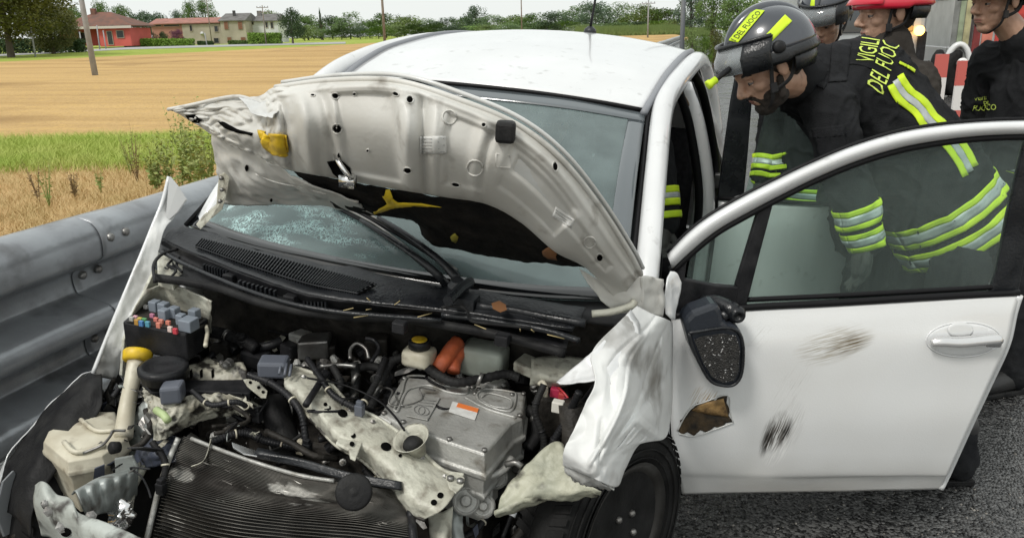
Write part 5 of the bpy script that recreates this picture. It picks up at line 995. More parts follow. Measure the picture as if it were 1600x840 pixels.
radi = mk('radiator', grid_geo([[p+V((0, .012, -.004)) for p in r] for r in rg]), radm, car, True, .02, 0, 0, 1)
Vs, Fs = [], []
for a in range(0, NF+1):
    row = rg[a]
    for b_, p in enumerate(row):
        up_ = V((0, 0, 1)); d = (CO-p).normalized(); k = .0012*noise.noise(V((b_*.10, a*.05, 3))); Vs += [p+d*.004+up_*(.0012+k), p-d*.010+up_*(.0004+k)]
        if b_: n = len(Vs); Fs.append((n-4, n-2, n-1, n-3))
o = mk('cooling_fins', (Vs, Fs), finm, radi, True, .0014); o['kind'] = 'stuff'
tube('radiator_edge', [rg[a][0]+V((-.008, -.01, 0)) for a in range(0, NF, 5)], .007, alu, radi, 8, 30); tube('radiator_edge', [rg[a][90]+V((.01, -.005, 0)) for a in range(0, NF, 5)], .010, plas, radi, 8, 30)
tube('radiator_rim', [p+V((0, -.004, .008)) for p in rg[0][4:60:6]], .005, alu, radi, 8, 20)
surf('radiator_top_tank', [[PZ(a, b_, .665) for a, b_ in ((400, 703), (470, 716), (550, 738), (628, 752))], [PZ(a, b_, .65) for a, b_ in ((402, 710), (470, 728), (550, 752), (628, 766))]], plasg, radi, 20, 4, .02)
prism('metal_strap', Zs([(362, 690), (400, 703), (402, 712), (380, 708), (364, 698)], .66), DZ(.004), chrome, radi, .001)
pc = P(553, 768, -.24); lathe('rubber_mount', pc, (CO-pc), [(0, .038), (.012, .040), (.018, .034), (.014, .024), (.018, .020), (.010, .012), (.014, .008)], rub, radi, 24)
for i in range(26):
    r = random.Random(50+i); a = r.randrange(2, NF//2); b_ = r.randrange(4, 84); p = rg[a][b_]; d = (CO-p).normalized()
    mk('bright_scrape', ([p+d*.006, p+d*.006+V((r.uniform(.01, .04), 0, r.uniform(-.008, .0))), p+d*.006+V((r.uniform(.0, .03), 0, r.uniform(-.008, -.003)))], [(0, 1, 2)]), chrome, radi, False, .001)
# --- bent radiator cross-member
xm = [[(447, 571, .735), (505, 592, .725), (548, 634, .70), (590, 655, .69), (640, 690, .67), (690, 735, .64), (724, 744, .63)], [(443, 582, .74), (490, 606, .735), (535, 650, .71), (580, 672, .70), (630, 710, .68), (676, 752, .65), (714, 765, .64)], [(446, 600, .735), (485, 630, .73), (530, 680, .70), (575, 700, .69), (615, 738, .67), (650, 780, .64), (692, 795, .635)], [(450, 613, .705), (480, 645, .69), (525, 693, .66), (565, 716, .65), (600, 750, .63), (640, 797, .60), (664, 810, .60)]]
xmem = surf('radiator_support', [[PZ(*q) for q in r] for r in xm], cream, car, 80, 24, .004, .005, 14, 3)
xb = bvh(xmem)
for a, b_, r1, r2, ro in ((603, 698, 8.5, 6.5, .3), (622, 699, 3.6, 3.4, 0), (625, 712, 3, 2.6, 0), (678, 785, 5, 4.6, 0), (688, 774, 5, 4.6, 0), (535, 646, 8, 6, .4), (508, 632, 3, 3, 0)): patch('support_hole', disc(a, b_, r1, r2, 14, ro), xb, hole, xmem, .002, True, 6, .0006)
tube('support_lip', [PZ(*q)+V((0, 0, .004)) for q in xm[0]], .005, cream, xmem, 8, 50)
prism('support_gusset', [PZ(a, b_, .70) for a, b_ in ((525, 690), (545, 660), (562, 672), (566, 690), (556, 716), (548, 712), (545, 700))], V((.0, -.004, -.006)), cream, xmem, .002)
for a, b_ in ((552, 680), (550, 693)): prism('gusset_hole', [PZ(x, y, .7035) for x, y in disc(a, b_, 4, 4, 10)], V((0, 0, .0005)), hole, xmem, 0)
surf('support_leg', [Ps([(668, 795, -.06), (690, 800, -.06), (708, 790, -.04)]), Ps([(672, 830, -.10), (692, 835, -.11), (705, 830, -.08)]), Ps([(676, 900, -.14), (692, 900, -.15), (706, 900, -.12)])], cream, car, 12, 16, .004, .003, 12, 2)
surf('support_leg', [Ps([(712, 770, .0), (722, 780, .0), (728, 790, .0)]), Ps([(700, 810, -.04), (712, 820, -.05), (722, 825, -.04)]), Ps([(706, 880, -.08), (720, 880, -.09), (735, 880, -.08)])], MATS['grey_green_steel'], car, 12, 16, .004, .006, 16, 5)
tb = prism('support_tab', [PZ(a, b_, .665) for a, b_ in ((696, 745), (712, 740), (726, 748), (724, 760), (712, 772), (702, 764))], V((0, 0, .005)), cream, xmem, .002)
for a, b_ in ((704, 748), (719, 752)): lathe('tab_bolt', PZ(a, b_, .672), (0, 0, 1), [(0, .009), (.006, .009), (.009, .004)], steel, tb, 8)
tube('strap', Zs([(478, 632), (492, 610), (505, 590), (512, 582)], .75), .009, plas, car, 8, 8)
hn = PZ(645, 690, .70); lathe('horn', hn, (-.25, -.35, 1), [(-.04, .02), (0, .030), (.012, .042), (.016, .046), (.012, .040), (-.004, .028), (-.02, .014)], cream, car, 24); lathe('horn_core', hn-V((0, 0, .008)), (-.25, -.35, 1), [(0, .026), (.012, .02), (.02, .012)], rub, car, 14)
# --- power inverter in cast housing
it = Zs([(594, 645), (613, 616), (630, 588), (690, 592), (750, 606), (822, 612), (816, 652), (800, 660), (757, 709), (700, 690), (628, 664)], .70); cen = sum(it, V((0, 0, 0)))/len(it)
inv = mk('power_inverter', taper(it, ((0, .975), (.006, 1.0), (.05, 1.03), (.054, 1.07), (.066, 1.07), (.070, 1.02), (.11, 1.02), (.114, 1.06), (.124, 1.06), (.128, 1.0), (.2, .95))), alu, car, False, 0, .004)
ib = bvh(inv)
def ridge(l, r=.0035, mt=alu): 
    pts = [PZ(a, b_, .703) for a, b_ in l]; tube('cast_ridge', pts, r, mt, inv, 6, len(pts)*6)
ridge([(616, 641), (622, 640), (634, 612), (650, 604), (672, 602), (700, 612), (726, 615), (731, 608), (728, 603), (700, 603), (682, 598), (668, 588), (640, 587), (632, 596), (628, 612), (617, 636), (616, 641)])
ridge([(747, 612), (760, 607), (800, 612), (806, 620), (800, 640), (780, 640), (752, 628), (745, 618), (747, 612)]); ridge([(752, 620), (765, 614), (795, 622), (800, 630), (794, 637), (770, 634), (754, 626)], .0025); ridge([(726, 620), (760, 638), (806, 652)], .004)
prism('cast_plate', Zs([(655, 619), (688, 622), (668, 657), (634, 650)], .7025), V((0, 0, .003)), alu, inv, .001)
ink = mat('cast_lettering', (.2, .2, .195), .6, .5)
for v in (.14, .26, .38):
    a = V((655, 619, 0)).lerp(V((634, 650, 0)), v); c_ = V((688, 622, 0)).lerp(V((668, 657, 0)), v); tube('cast_line', [PZ(*(a.lerp(c_, .12)).xy, .7065), PZ(*(a.lerp(c_, .88)).xy, .7065)], .0012, ink, inv, 4)
c_ = [PZ(x, y, .7065) for x, y in disc(659, 641, 12, 7, 20, .3)]; tube('cast_emblem', c_+[c_[0]], .0013, ink, inv, 4); c_ = [PZ(x, y, .7065) for x, y in disc(659, 641, 5, 6, 14, .3)]; tube('cast_emblem', c_+[c_[0]], .001, ink, inv, 4)
lbq = [(707, 627), (748, 638), (742, 656), (701, 643)]
prism('warning_label', Zs(lbq, .7025), V((0, 0, .0012)), paper, inv, 0); prism('label_header', Zs([(716, 629), (748, 638), (746, 644), (713, 635)], .7042), V((0, 0, .0006)), mat('label_orange', (.75, .20, .05), .5), inv, 0)
prism('white_label', Zs([(592, 650), (612, 655), (610, 662), (589, 657)], .69), V((0, 0, .002)), paper, inv, 0)
for a, b_ in ((600, 646), (632, 592), (690, 596), (748, 609), (818, 616), (812, 650), (757, 704), (702, 687), (630, 660), (742, 616), (800, 617), (738, 606)): lathe('cover_bolt', PZ(a, b_, .70), (0, 0, 1), [(0, .007), (.006, .007), (.008, .003)], steel, inv, 8)
# motor castings below
for a, b_, y, r in ((742, 770, .02, .045), (728, 782, -.02, .035), (755, 790, .0, .03), (790, 700, .18, .04), (775, 745, .08, .03)):
    p = P(a, b_, y); mk('motor_casting', lathe_geo(p, (CO-p), [(-.10, r), (0, r), (.006, r*.85), (.0, r*.75), (.004, r*.4), (.012, r*.35), (.014, r*.1)], 20), alu, car, False, 0, .002)
prism('motor_bracket', Ps([(748, 715, .10), (778, 672, .16), (798, 690, .16), (790, 740, .08), (772, 752, .05), (760, 745, .06)]), V((0, .05, -.02)), alu, car, .008)
tube('motor_rib', Ps([(720, 755, .02), (750, 748, .03), (785, 735, .06), (800, 715, .1)]), .010, alu, car, 8, 14)
tube('earth_tab', Ps([(790, 725, .05), (805, 722, .05), (815, 728, .05)]), .008, steel, car, 8, 6)
# --- hoses, pipes and cables
def hose(name, l, z, r, mt=rub, n=10, k=40, rib=0):
    pts = cr([PZ(a, b_, z) if len(q) == 2 else PZ(q[0], q[1], q[2]) for q in l for a, b_ in [q[:2]]], k)
    rr = [r+(rib*math.sin(i*2.2)) for i in range(len(pts))] if rib else r
    return mk(name, tube_geo(pts, rr, n), mt, car)
hose('corrugated_hose', [(578, 640, .66), (590, 610, .69), (602, 580, .73), (615, 562, .75), (640, 558, .76), (660, 568, .755), (685, 586, .745), (712, 597, .74), (750, 592, .74), (790, 584, .745), (812, 590, .74)], .74, .0125, rub, 10, 110, .0012)
hose('high_voltage_cable', [(684, 575, .74), (694, 562, .76), (706, 545, .78), (716, 534, .79)], .75, .022, orange, 14, 14); hose('high_voltage_cable', [(708, 580, .73), (712, 562, .75), (722, 545, .77)], .75, .019, orange, 14, 14)
hose('coolant_hose', [(330, 518, .70), (350, 522, .70), (385, 534, .69), (400, 545, .68)], .7, .018, rub, 12, 40, .0012)
hose('coolant_hose', [(385, 545, .66), (420, 540, .68), (440, 532, .69)], .7, .014, plas)
hose('intake_pipe', [(428, 628, .60), (436, 660, .57), (446, 690, .54), (455, 720, .50)], .6, .040, rub, 16, 14)
hose('coolant_hose', [(553, 566, .74), (556, 590, .70), (552, 620, .66), (545, 650, .62)], .7, .013); hose('coolant_hose', [(555, 575, .72), (580, 572, .72), (600, 580, .71), (606, 600, .68)], .7, .012)
hose('coolant_hose', [(822, 640, .66), (836, 650, .65), (838, 680, .62), (824, 700, .60)], .65, .018); hose('coolant_pipe', [(500, 572, .74), (530, 570, .74), (556, 572, .74)], .74, .006, steel, 8, 10)
hose('thin_pipe', [(547, 560, .78), (548, 545, .79), (558, 536, .80), (572, 545, .79), (576, 560, .77)], .78, .005, steel, 6, 24); hose('thin_pipe', [(572, 528, .80), (585, 532, .80), (592, 545, .78), (580, 565, .76)], .78, .006, plas, 6, 20)
hose('cable', [(480, 590, .78), (540, 602, .76), (590, 625, .74), (615, 648, .73), (632, 672, .72)], .75, .0028, seal, 6, 40)
hose('cable', [(932, 598, .82), (900, 640, .72), (860, 690, .62), (830, 742, .55), (805, 790, .5), (785, 840, .45)], .6, .006, seal, 8, 40)
mk('cable_joint', tube_geo([PZ(812, 778, .515), PZ(800, 806, .485)], .009, 8), mat('pale_grey_joint', (.5, .52, .54), .4), car)
hose('cable', [(870, 700, .62), (872, 760, .5), (880, 800, .4), (860, 850, .35)], .5, .006, seal, 8, 20); hose('loom', [(885, 735, .6), (862, 745, .56), (848, 770, .52), (835, 800, .48), (800, 850, .42)], .5, .013, dark, 8, 30)
cw_ = mat('copper_wire', (.42, .16, .07), .5)
for i in range(5): hose('copper_wire', [(884+i, 733, .6), (872, 736+i*2, .59), (856-i*2, 748, .57), (842+i, 756+i*2, .56)], .5, .0022, cw_, 5, 16)
# behind: brake reservoir, pale tank, clutter
br = PZ(655, 556, .77); mk('brake_reservoir', box_geo(br, (.085, .07, .05)), whitep, car, True, 0, .014); lathe('reservoir_cap', br+V((0, 0, .028)), (0, 0, 1), [(0, .030), (.018, .030), (.022, .026)], plas, car, 18); lathe('cap_top', br+V((0, 0, .050)), (0, 0, 1), [(0, .022), (.002, .020)], yelp, car, 14)
mk('coolant_tank', box_geo(PZ(757, 560, .74), (.13, .09, .09)), mat('pale_green_tank', (.48, .53, .47), .4, 0, (.34, .37, .32), 12), car, True, 0, .018, 0, 0, 3)
for i, (a, b_, z, s, mt) in enumerate(((492, 540, .70, (.09, .07, .06), steel), (470, 530, .70, (.06, .05, .05), alu), (510, 550, .68, (.06, .06, .06), dark), (455, 545, .68, (.05, .05, .04), plas), (430, 600, .60, (.08, .07, .05), plas), (520, 610, .62, (.08, .09, .06), dark), (590, 540, .70, (.07, .07, .07), dark), (835, 575, .76, (.10, .07, .03), cream), (860, 570, .77, (.06, .06, .03), cream), (400, 560, .64, (.08, .05, .05), plas), (350, 545, .64, (.06, .06, .05), dark), (640, 600, .68, (.06, .03, .03), steel), (612, 620, .67, (.03, .05, .04), plas), (600, 600, .68, (.03, .04, .04), plas), (770, 600, .70, (.06, .05, .03), alu), (505, 650, .55, (.09, .09, .06), dark), (540, 700, .5, (.1, .09, .06), dark), (480, 690, .5, (.09, .06, .06), plas))):
    r = random.Random(i); a_ = r.uniform(-.5, .5); mk('engine_fitting', box_geo(PZ(a, b_, z), s, (V((math.cos(a_), math.sin(a_), r.uniform(-.2, .2))).normalized(), V((-math.sin(a_), math.cos(a_), 0)), V((0, 0, 1)))), mt, car, False, 0, .007)
rs = random.Random(77)
for i in range(110):       # small castings, clips and nipples crowding the bay
    a = rs.uniform(330, 860); b_ = rs.uniform(525+(a-330)*.04, 570+(a-330)*.10); z = rs.uniform(.55, .70); p = PZ(a, b_, z); d = V((rs.gauss(0, 1), rs.gauss(0, 1), rs.gauss(.5, 1))).normalized(); r = rs.uniform(.008, .022)
    lathe('engine_fitting', p, d, [(0, r), (r, r), (r*1.1, r*.8), (r*1.8, r*.7), (r*2.0, r*.3)], rs.choice((dark, plas, steel, alu, rub, steel)), car, 10, False)
for i in range(56):
    a = rs.uniform(320, 620); b_ = rs.uniform(530, 700); z = rs.uniform(.45, .66); q = [(a, b_, z)]
    for k in range(3): a += rs.uniform(-40, 40); b_ += rs.uniform(-16, 24); z += rs.uniform(-.03, .03); q.append((a, b_, min(z, .68)))
    hose('wiring', q, .6, rs.uniform(.003, .009), rs.choice((dark, rub, plas, rub)), 7, 18)
for i in range(14):
    a = rs.uniform(640, 900); b_ = rs.uniform(730, 840); z = rs.uniform(.3, .48); q = [(a, b_, z)]
    for k in range(3): a += rs.uniform(-30, 30); b_ += rs.uniform(-20, 30); z += rs.uniform(-.03, .03); q.append((a, b_, z))
    hose('wiring', q, .6, rs.uniform(.003, .008), rs.choice((dark, rub, plas, steel)), 7, 18)
# left of the bay (image left): torn headlamp wiring
for q, r in (([(150, 600, .55), (170, 630, .52), (150, 660, .5), (130, 690, .47)], .006), ([(180, 590, .56), (170, 615, .55), (178, 640, .53)], .009), ([(208, 700, .58), (225, 690, .6), (235, 670, .62), (228, 640, .64)], .008), ([(120, 640, .5), (105, 660, .5), (110, 690, .46)], .007), ([(20, 840, .3), (60, 805, .34), (100, 800, .36), (120, 815, .38)], .007)): hose('wiring', q, .5, r, dark, 8, 20)
lathe('lamp_plug', PZ(186, 698, .60), (-.3, -.8, .3), [(0, .014), (.02, .016), (.024, .010)], rub, car, 12)
# right side: fuse/relay stack with red and white plugs, apron, strut
box('relay_stack', PZ(862, 640, .66), (.085, .10, .13), dark, car, (V((.95, .3, 0)), V((-.3, .95, 0)), V((0, 0, 1))), .012)
for a, b_, col, s in ((868, 612, (.45, .03, .08), .026), (878, 618, (.5, .06, .06), .018), (872, 634, (.7, .68, .62), .03), (884, 626, (.3, .05, .08), .016)): box('wiring_plug', PZ(a, b_, .735), (s, s*.8, s), mat('plug_%d' % a, col, .45), car, None, .003)
hose('white_wire', [(842, 600, .76), (848, 596, .77), (853, 606, .76), (852, 620, .74)], .7, .006, whitep, 7, 12); hose('red_wire', [(872, 605, .75), (880, 612, .75), (888, 622, .74)], .7, .003, mat('red_wire', (.5, .04, .05), .4), 5, 10)
surf('inner_apron', [Ps([(780, 785, -.02), (805, 745, .03), (850, 700, .10), (872, 690, .13), (886, 705, .12)]), Ps([(778, 795, -.03), (815, 765, .0), (850, 745, .05), (880, 735, .06), (905, 745, .05)]), Ps([(772, 802, -.04), (815, 785, -.02), (850, 772, .02), (890, 770, .02), (938, 768, .02)]), Ps([(775, 806, .0), (820, 790, .02), (855, 778, .06), (890, 778, .06), (932, 780, .05)])], mat('cream_apron', (.46, .46, .36), .5, 0, (.34, .35, .28), 12, dirt=(.06, .055, .045), ds=18, dlo=.50, dhi=.66, bump=.4, bs=60), car, 40, 24, .003, .011, 14, 6)
surf('suspension_tower', [Zs([(830, 560), (870, 555), (915, 560)], .80), Zs([(830, 580), (870, 590), (905, 590)], .78), Zs([(828, 600), (870, 605), (890, 600)], .74)], cream, car, 16, 12, .004, .004, 12, 3)
tube('suspension_strut', X3([(.58, .22, .75), (.62, .22, .5), (.65, .22, .3)]), .035, dark, car, 12); tube('lower_arm', X3([(.3, .2, .22), (.5, .2, .2), (.68, .22, .18)]), .03, dark, car, 10)
mk('engine_block', join(box_geo((.05, .22, .38), (.7, .3, .34)), box_geo((-.35, .22, .40), (.25, .26, .3))), dark, car, False, 0, .02)

for q in ((590, 610, .695), (660, 568, .755), (750, 592, .742), (432, 645, .585), (446, 690, .54), (355, 523, .70), (380, 532, .69), (556, 592, .70), (836, 652, .65), (553, 622, .66)):
    p = PZ(*q); r_ = .043 if 425 < q[0] < 450 else .0165; lathe('hose_clamp', p, V((random.uniform(-.3, .3), .5, -1)) if r_ > .03 else V((1, random.uniform(-.4, .4), -.3)), [(-.005, r_), (-.005, r_+.002), (.005, r_+.002), (.005, r_)], steel, car, 18)

for i in range(70):       # rods, tabs and castings under the support
    a = rs.uniform(300, 580); b_ = rs.uniform(625+(a-300)*.08, 690+(a-300)*.14); z = rs.uniform(.42, .56); p = PZ(a, b_, z); d = V((rs.gauss(0, 1), rs.gauss(0, 1), rs.gauss(.3, 1))).normalized(); r = rs.uniform(.006, .018)
    lathe('engine_fitting', p, d, [(0, r), (r*1.5, r), (r*1.6, r*.7), (r*2.6, r*.6), (r*2.8, r*.3)], rs.choice((dark, steel, alu, plas, steel, rub)), car, 8, False)
for i in range(30):
    a = rs.uniform(760, 890); b_ = rs.uniform(590, 770); z = rs.uniform(.42, .60); p = PZ(a, b_, z); d = V((rs.gauss(0, 1), rs.gauss(0, 1), rs.gauss(.3, 1))).normalized(); r = rs.uniform(.006, .016)
    lathe('engine_fitting', p, d, [(0, r), (r*1.5, r), (r*1.6, r*.7), (r*2.6, r*.6), (r*2.8, r*.3)], rs.choice((dark, steel, alu, plas, rub)), car, 8, False)
for i in range(16):
    a = rs.uniform(330, 860); b_ = rs.uniform(520+(a-330)*.05, 560+(a-330)*.06); z = rs.uniform(.60, .72); c_ = PZ(a, b_, z); u = V((rs.gauss(0, 1), rs.gauss(0, 1), rs.gauss(0, .4))).normalized(); w_ = u.orthogonal().normalized(); l_ = rs.uniform(.02, .05)
    prism('bracket_tab', [c_-u*l_-w_*.008, c_+u*l_-w_*.006, c_+u*l_*1.1+w_*.006, c_+w_*.012, c_-u*l_+w_*.008], u.cross(w_)*.003, rs.choice((steel, alu, cream, steel)), car, .001)

# shards of torn plastic and loose wires all through the crushed front
for i in range(95):
    k = rs.random()
    if k < .45: a = rs.uniform(150, 300); b_ = rs.uniform(590, 760); z = rs.uniform(.50, .64)
    elif k < .75: a = rs.uniform(630, 900); b_ = rs.uniform(730, 840); z = rs.uniform(.36, .52)
    else: a = rs.uniform(330, 640); b_ = rs.uniform(530, 690); z = rs.uniform(.50, .66)
    c_ = PZ(a, b_, z); u = V((rs.gauss(0, 1), rs.gauss(0, 1), rs.gauss(0, 1))).normalized(); w_ = u.orthogonal().normalized(); l_ = rs.uniform(.015, .05)
    prism('plastic_shard', [c_-u*l_, c_-u*l_*.3+w_*l_*rs.uniform(.2, .6), c_+u*l_*rs.uniform(.5, 1.1)+w_*l_*.2, c_+u*l_*.4-w_*l_*rs.uniform(.1, .5)], u.cross(w_)*.003, rs.choice((plas, plasg, rub, plas, MATS['blue_black_plastic'], steel)), car, 0)
for i in range(44):
    a = rs.uniform(170, 860); b_ = rs.uniform(530, 640) if a > 330 else rs.uniform(600, 760); z = rs.uniform(.60, .72) if a > 330 else rs.uniform(.52, .62); q = [(a, b_, z)]
    for k in range(4): a += rs.uniform(-34, 34); b_ += rs.uniform(-16, 20); z += rs.uniform(-.02, .02); q.append((a, b_, min(z, .74)))
    hose('wiring', q, .6, rs.uniform(.0016, .004), rs.choice((seal, rub, plas, seal, steel)), 6, 24)

# ribbed looms lying over the wreckage, cable ties and connectors on them
for q, r in (([(388, 585, .74), (430, 602, .73), (468, 640, .70), (480, 700, .62)], .009), ([(238, 690, .63), (258, 722, .60), (252, 762, .55)], .008), ([(480, 560, .76), (500, 588, .76), (522, 618, .74), (562, 640, .72)], .008), ([(520, 572, .75), (532, 602, .72), (516, 640, .66), (540, 682, .60)], .010), ([(602, 560, .76), (586, 600, .73), (560, 640, .70), (540, 652, .68)], .009), ([(905, 612, .80), (882, 660, .70), (862, 700, .62), (872, 742, .54)], .010), ([(850, 600, .78), (836, 640, .72), (850, 690, .64), (840, 730, .56)], .009), ([(762, 800, .47), (742, 828, .45), (700, 850, .42)], .010), ([(300, 610, .70), (330, 632, .69), (372, 628, .70), (402, 650, .64)], .007), ([(330, 690, .60), (380, 676, .60), (420, 690, .58), (470, 700, .56)], .010), ([(590, 690, .64), (570, 730, .58), (600, 760, .56)], .008), ([(176, 620, .60), (196, 600, .62), (226, 612, .64), (240, 640, .64)], .008)):
    o = hose('ribbed_loom', q, .6, r, rs.choice((rub, plas)), 8, 90, r*.12); pts = cr([PZ(*p) for p in q], 20)
    for k in (5, 11, 16): d = (pts[k+1]-pts[k]).normalized(); lathe('cable_tie', pts[k], d, [(-.002, r*1.05), (-.002, r*1.25), (.002, r*1.25), (.002, r*1.05)], rs.choice((plas, whitep, plas)), o, 10)
    e = pts[-1]; mk('connector', join(box_geo(e, (.022, .018, .03)), box_geo(e+V((0, 0, .02)), (.016, .012, .012))), rs.choice((plas, MATS['blue_grey_plastic'], whitep, plas)), o, False, 0, .002)
# bent strips of torn sheet metal
for i in range(26):
    if i < 12: a = rs.uniform(190, 400); b_ = rs.uniform(600, 720); z = rs.uniform(.56, .66)
    else: a = rs.uniform(620, 900); b_ = rs.uniform(700, 830); z = rs.uniform(.36, .54)
    q = [PZ(a, b_, z)]; 
    for k in range(3): q.append(q[-1]+V((rs.uniform(-.03, .03), rs.uniform(-.03, .02), rs.uniform(-.03, .02))))
    w_ = V((rs.gauss(0, 1), rs.gauss(0, 1), rs.gauss(0, 1))).normalized()*rs.uniform(.004, .011); c_ = cr(q, 10)
    mk('torn_strip', grid_geo([[p+w_ for p in c_], [p-w_+V((0, 0, rs.uniform(-.004, .004))) for p in c_]]), rs.choice((cream, grimy, MATS['grey_green_steel'], steel)), car, False, .0016)
# flanges, spot-weld dimples and bolts on the support and beam
tube('support_flange', [PZ(*q)+V((0, -.002, -.002)) for q in xm[3]], .0045, grimy, xmem, 6, 60)
for f in (.08, .2, .33, .47, .6, .73, .86):
    j = f*6; k = int(j); u = j-k; a = [xm[0][k][m_]+(xm[0][min(k+1, 6)][m_]-xm[0][k][m_])*u for m_ in (0, 1)]; h = hit(xb, a[0], a[1]+8, .0)
    if h: lathe('support_bolt', h, (CO-h), [(-.002, .0075), (.002, .0075), (.003, .005), (.006, .0045), (.007, .002)], steel, xmem, 6, False)
# ================================================================== PEOPLE
def cap_geo(p0, r0, p1, r1, n=14):
    ax = p1-p0; L_ = ax.length; ax = ax.normalized() if L_ > 1e-6 else V((0, 0, 1)); pr_ = []
    for i in range(6): a = math.pi/2*i/5; pr_.append((-r0*math.cos(a), max(r0*math.sin(a), .0005)))
    for i in range(1, 5): pr_.append((L_*i/5, r0+(r1-r0)*i/5))
    for i in range(6): a = math.pi/2*i/5; pr_.append((L_+r1*math.sin(a), max(r1*math.cos(a), .0005)))
    return lathe_geo(p0, ax, pr_, n)
def chain(pts, rs_): return join(*[cap_geo(pts[i], rs_[i], pts[i+1], rs_[i+1]) for i in range(len(pts)-1)])
def ell(c, X, Y, Z, n=16):
    Vs, Fs = [], []; m_ = n//2
    for i in range(m_+1):
        t = math.pi*i/m_
        for j in range(n): a = 2*math.pi*j/n; s = max(math.sin(t), .01); Vs.append(c+X*(s*math.cos(a))+Y*(s*math.sin(a))+Z*math.cos(t))
    for i in range(m_):
        for j in range(n): Fs.append((i*n+j, (i+1)*n+j, (i+1)*n+(j+1) % n, i*n+(j+1) % n))
    Fs.append(tuple(range(n))); Fs.append(tuple(m_*n+j for j in range(n-1, -1, -1))); return Vs, Fs
def remesh(geo, vox, sm=4, folds=0, fs=9, seed=0):
    o = mk('tmp', geo, None); r = o.modifiers.new('r', 'REMESH'); r.mode = 'VOXEL'; r.voxel_size = vox
    if sm: s = o.modifiers.new('s', 'SMOOTH'); s.factor = .5; s.iterations = sm
    dg_ = bpy.context.evaluated_depsgraph_get(); me = bpy.data.meshes.new_from_object(o.evaluated_get(dg_)); bpy.data.objects.remove(o)
    Vs = [v.co.copy() for v in me.vertices]; Ns = [v.normal.copy() for v in me.vertices]; Fs = [tuple(p.vertices) for p in me.polygons]; bpy.data.meshes.remove(me)
    if folds:
        for i, v in enumerate(Vs):
            q = V((v.x*fs, v.y*fs, v.z*fs*.8))+V((seed, seed*2, 0)); w_ = q+V((noise.noise(q*.7), noise.noise(q*.7+V((5, 5, 5))), 0))*1.2
            r1 = max(0, 1-abs(noise.noise(w_*1.1))*4.5); r2 = max(0, 1-abs(noise.noise(w_*2.3+V((9, 1, 4))))*4)
            Vs[i] = v+Ns[i]*folds*(.9*r1*r1+.45*r2*r2-.3+.5*noise.noise(q*.6))
    return Vs, Fs
jack = mat('black_fire_jacket', (.012, .0125, .014), .82, 0, (.024, .025, .027), 7, bump=.4, bs=260, spec=.10)
jackb = mat('dark_brown_jacket', (.032, .028, .025), .85, 0, (.05, .045, .04), 7, bump=.3, bs=260, spec=.1)
trou = mat('black_fire_trousers', (.016, .017, .019), .85, 0, (.028, .029, .031), 9, bump=.3, bs=200, spec=.08)
hiviz = mat('hi_vis_yellow', (.62, .82, .02), .6, 0, (.50, .70, .02), 14, emit=0); silv = mat('silver_tape', (.50, .54, .53), .45, .2, (.40, .43, .43), 25)
skin = mat('skin', (.42, .245, .17), .42, 0, (.50, .31, .22), 30, bump=.3, bs=420, dirt=(.25, .14, .10), ds=35, dlo=.58, dhi=.8); hairm = mat('dark_hair', (.018, .013, .010), .7, 0, (.035, .025, .018), 120, bump=.8, bs=400); lipm = mat('lip', (.32, .13, .10), .5)
helm = mat('helmet_shell', (.035, .04, .05), .25, 0, (.06, .066, .08), 6, coat=.6); helr = mat('red_helmet_shell', (.62, .02, .05), .28, 0, coat=.6); strapm = mat('webbing', (.012, .012, .013), .8, bump=.3, bs=300)
visor = glass('clear_visor', (.80, .84, .86), .25, (.7, .74, .76), .05); black_ink = mat('black_print', (.01, .01, .01), .6); glovem = mat('glove', (.03, .028, .026), .8, 0, (.05, .048, .045), 20, bump=.3, bs=150); bootm = mat('boot_leather', (.014, .014, .015), .4, 0, (.03, .03, .03), 12)
def basis_of(f, up=V((0, 0, 1))):
    f = f.normalized(); s = f.cross(up).normalized(); return f, s, s.cross(f)     # forward, its right, up
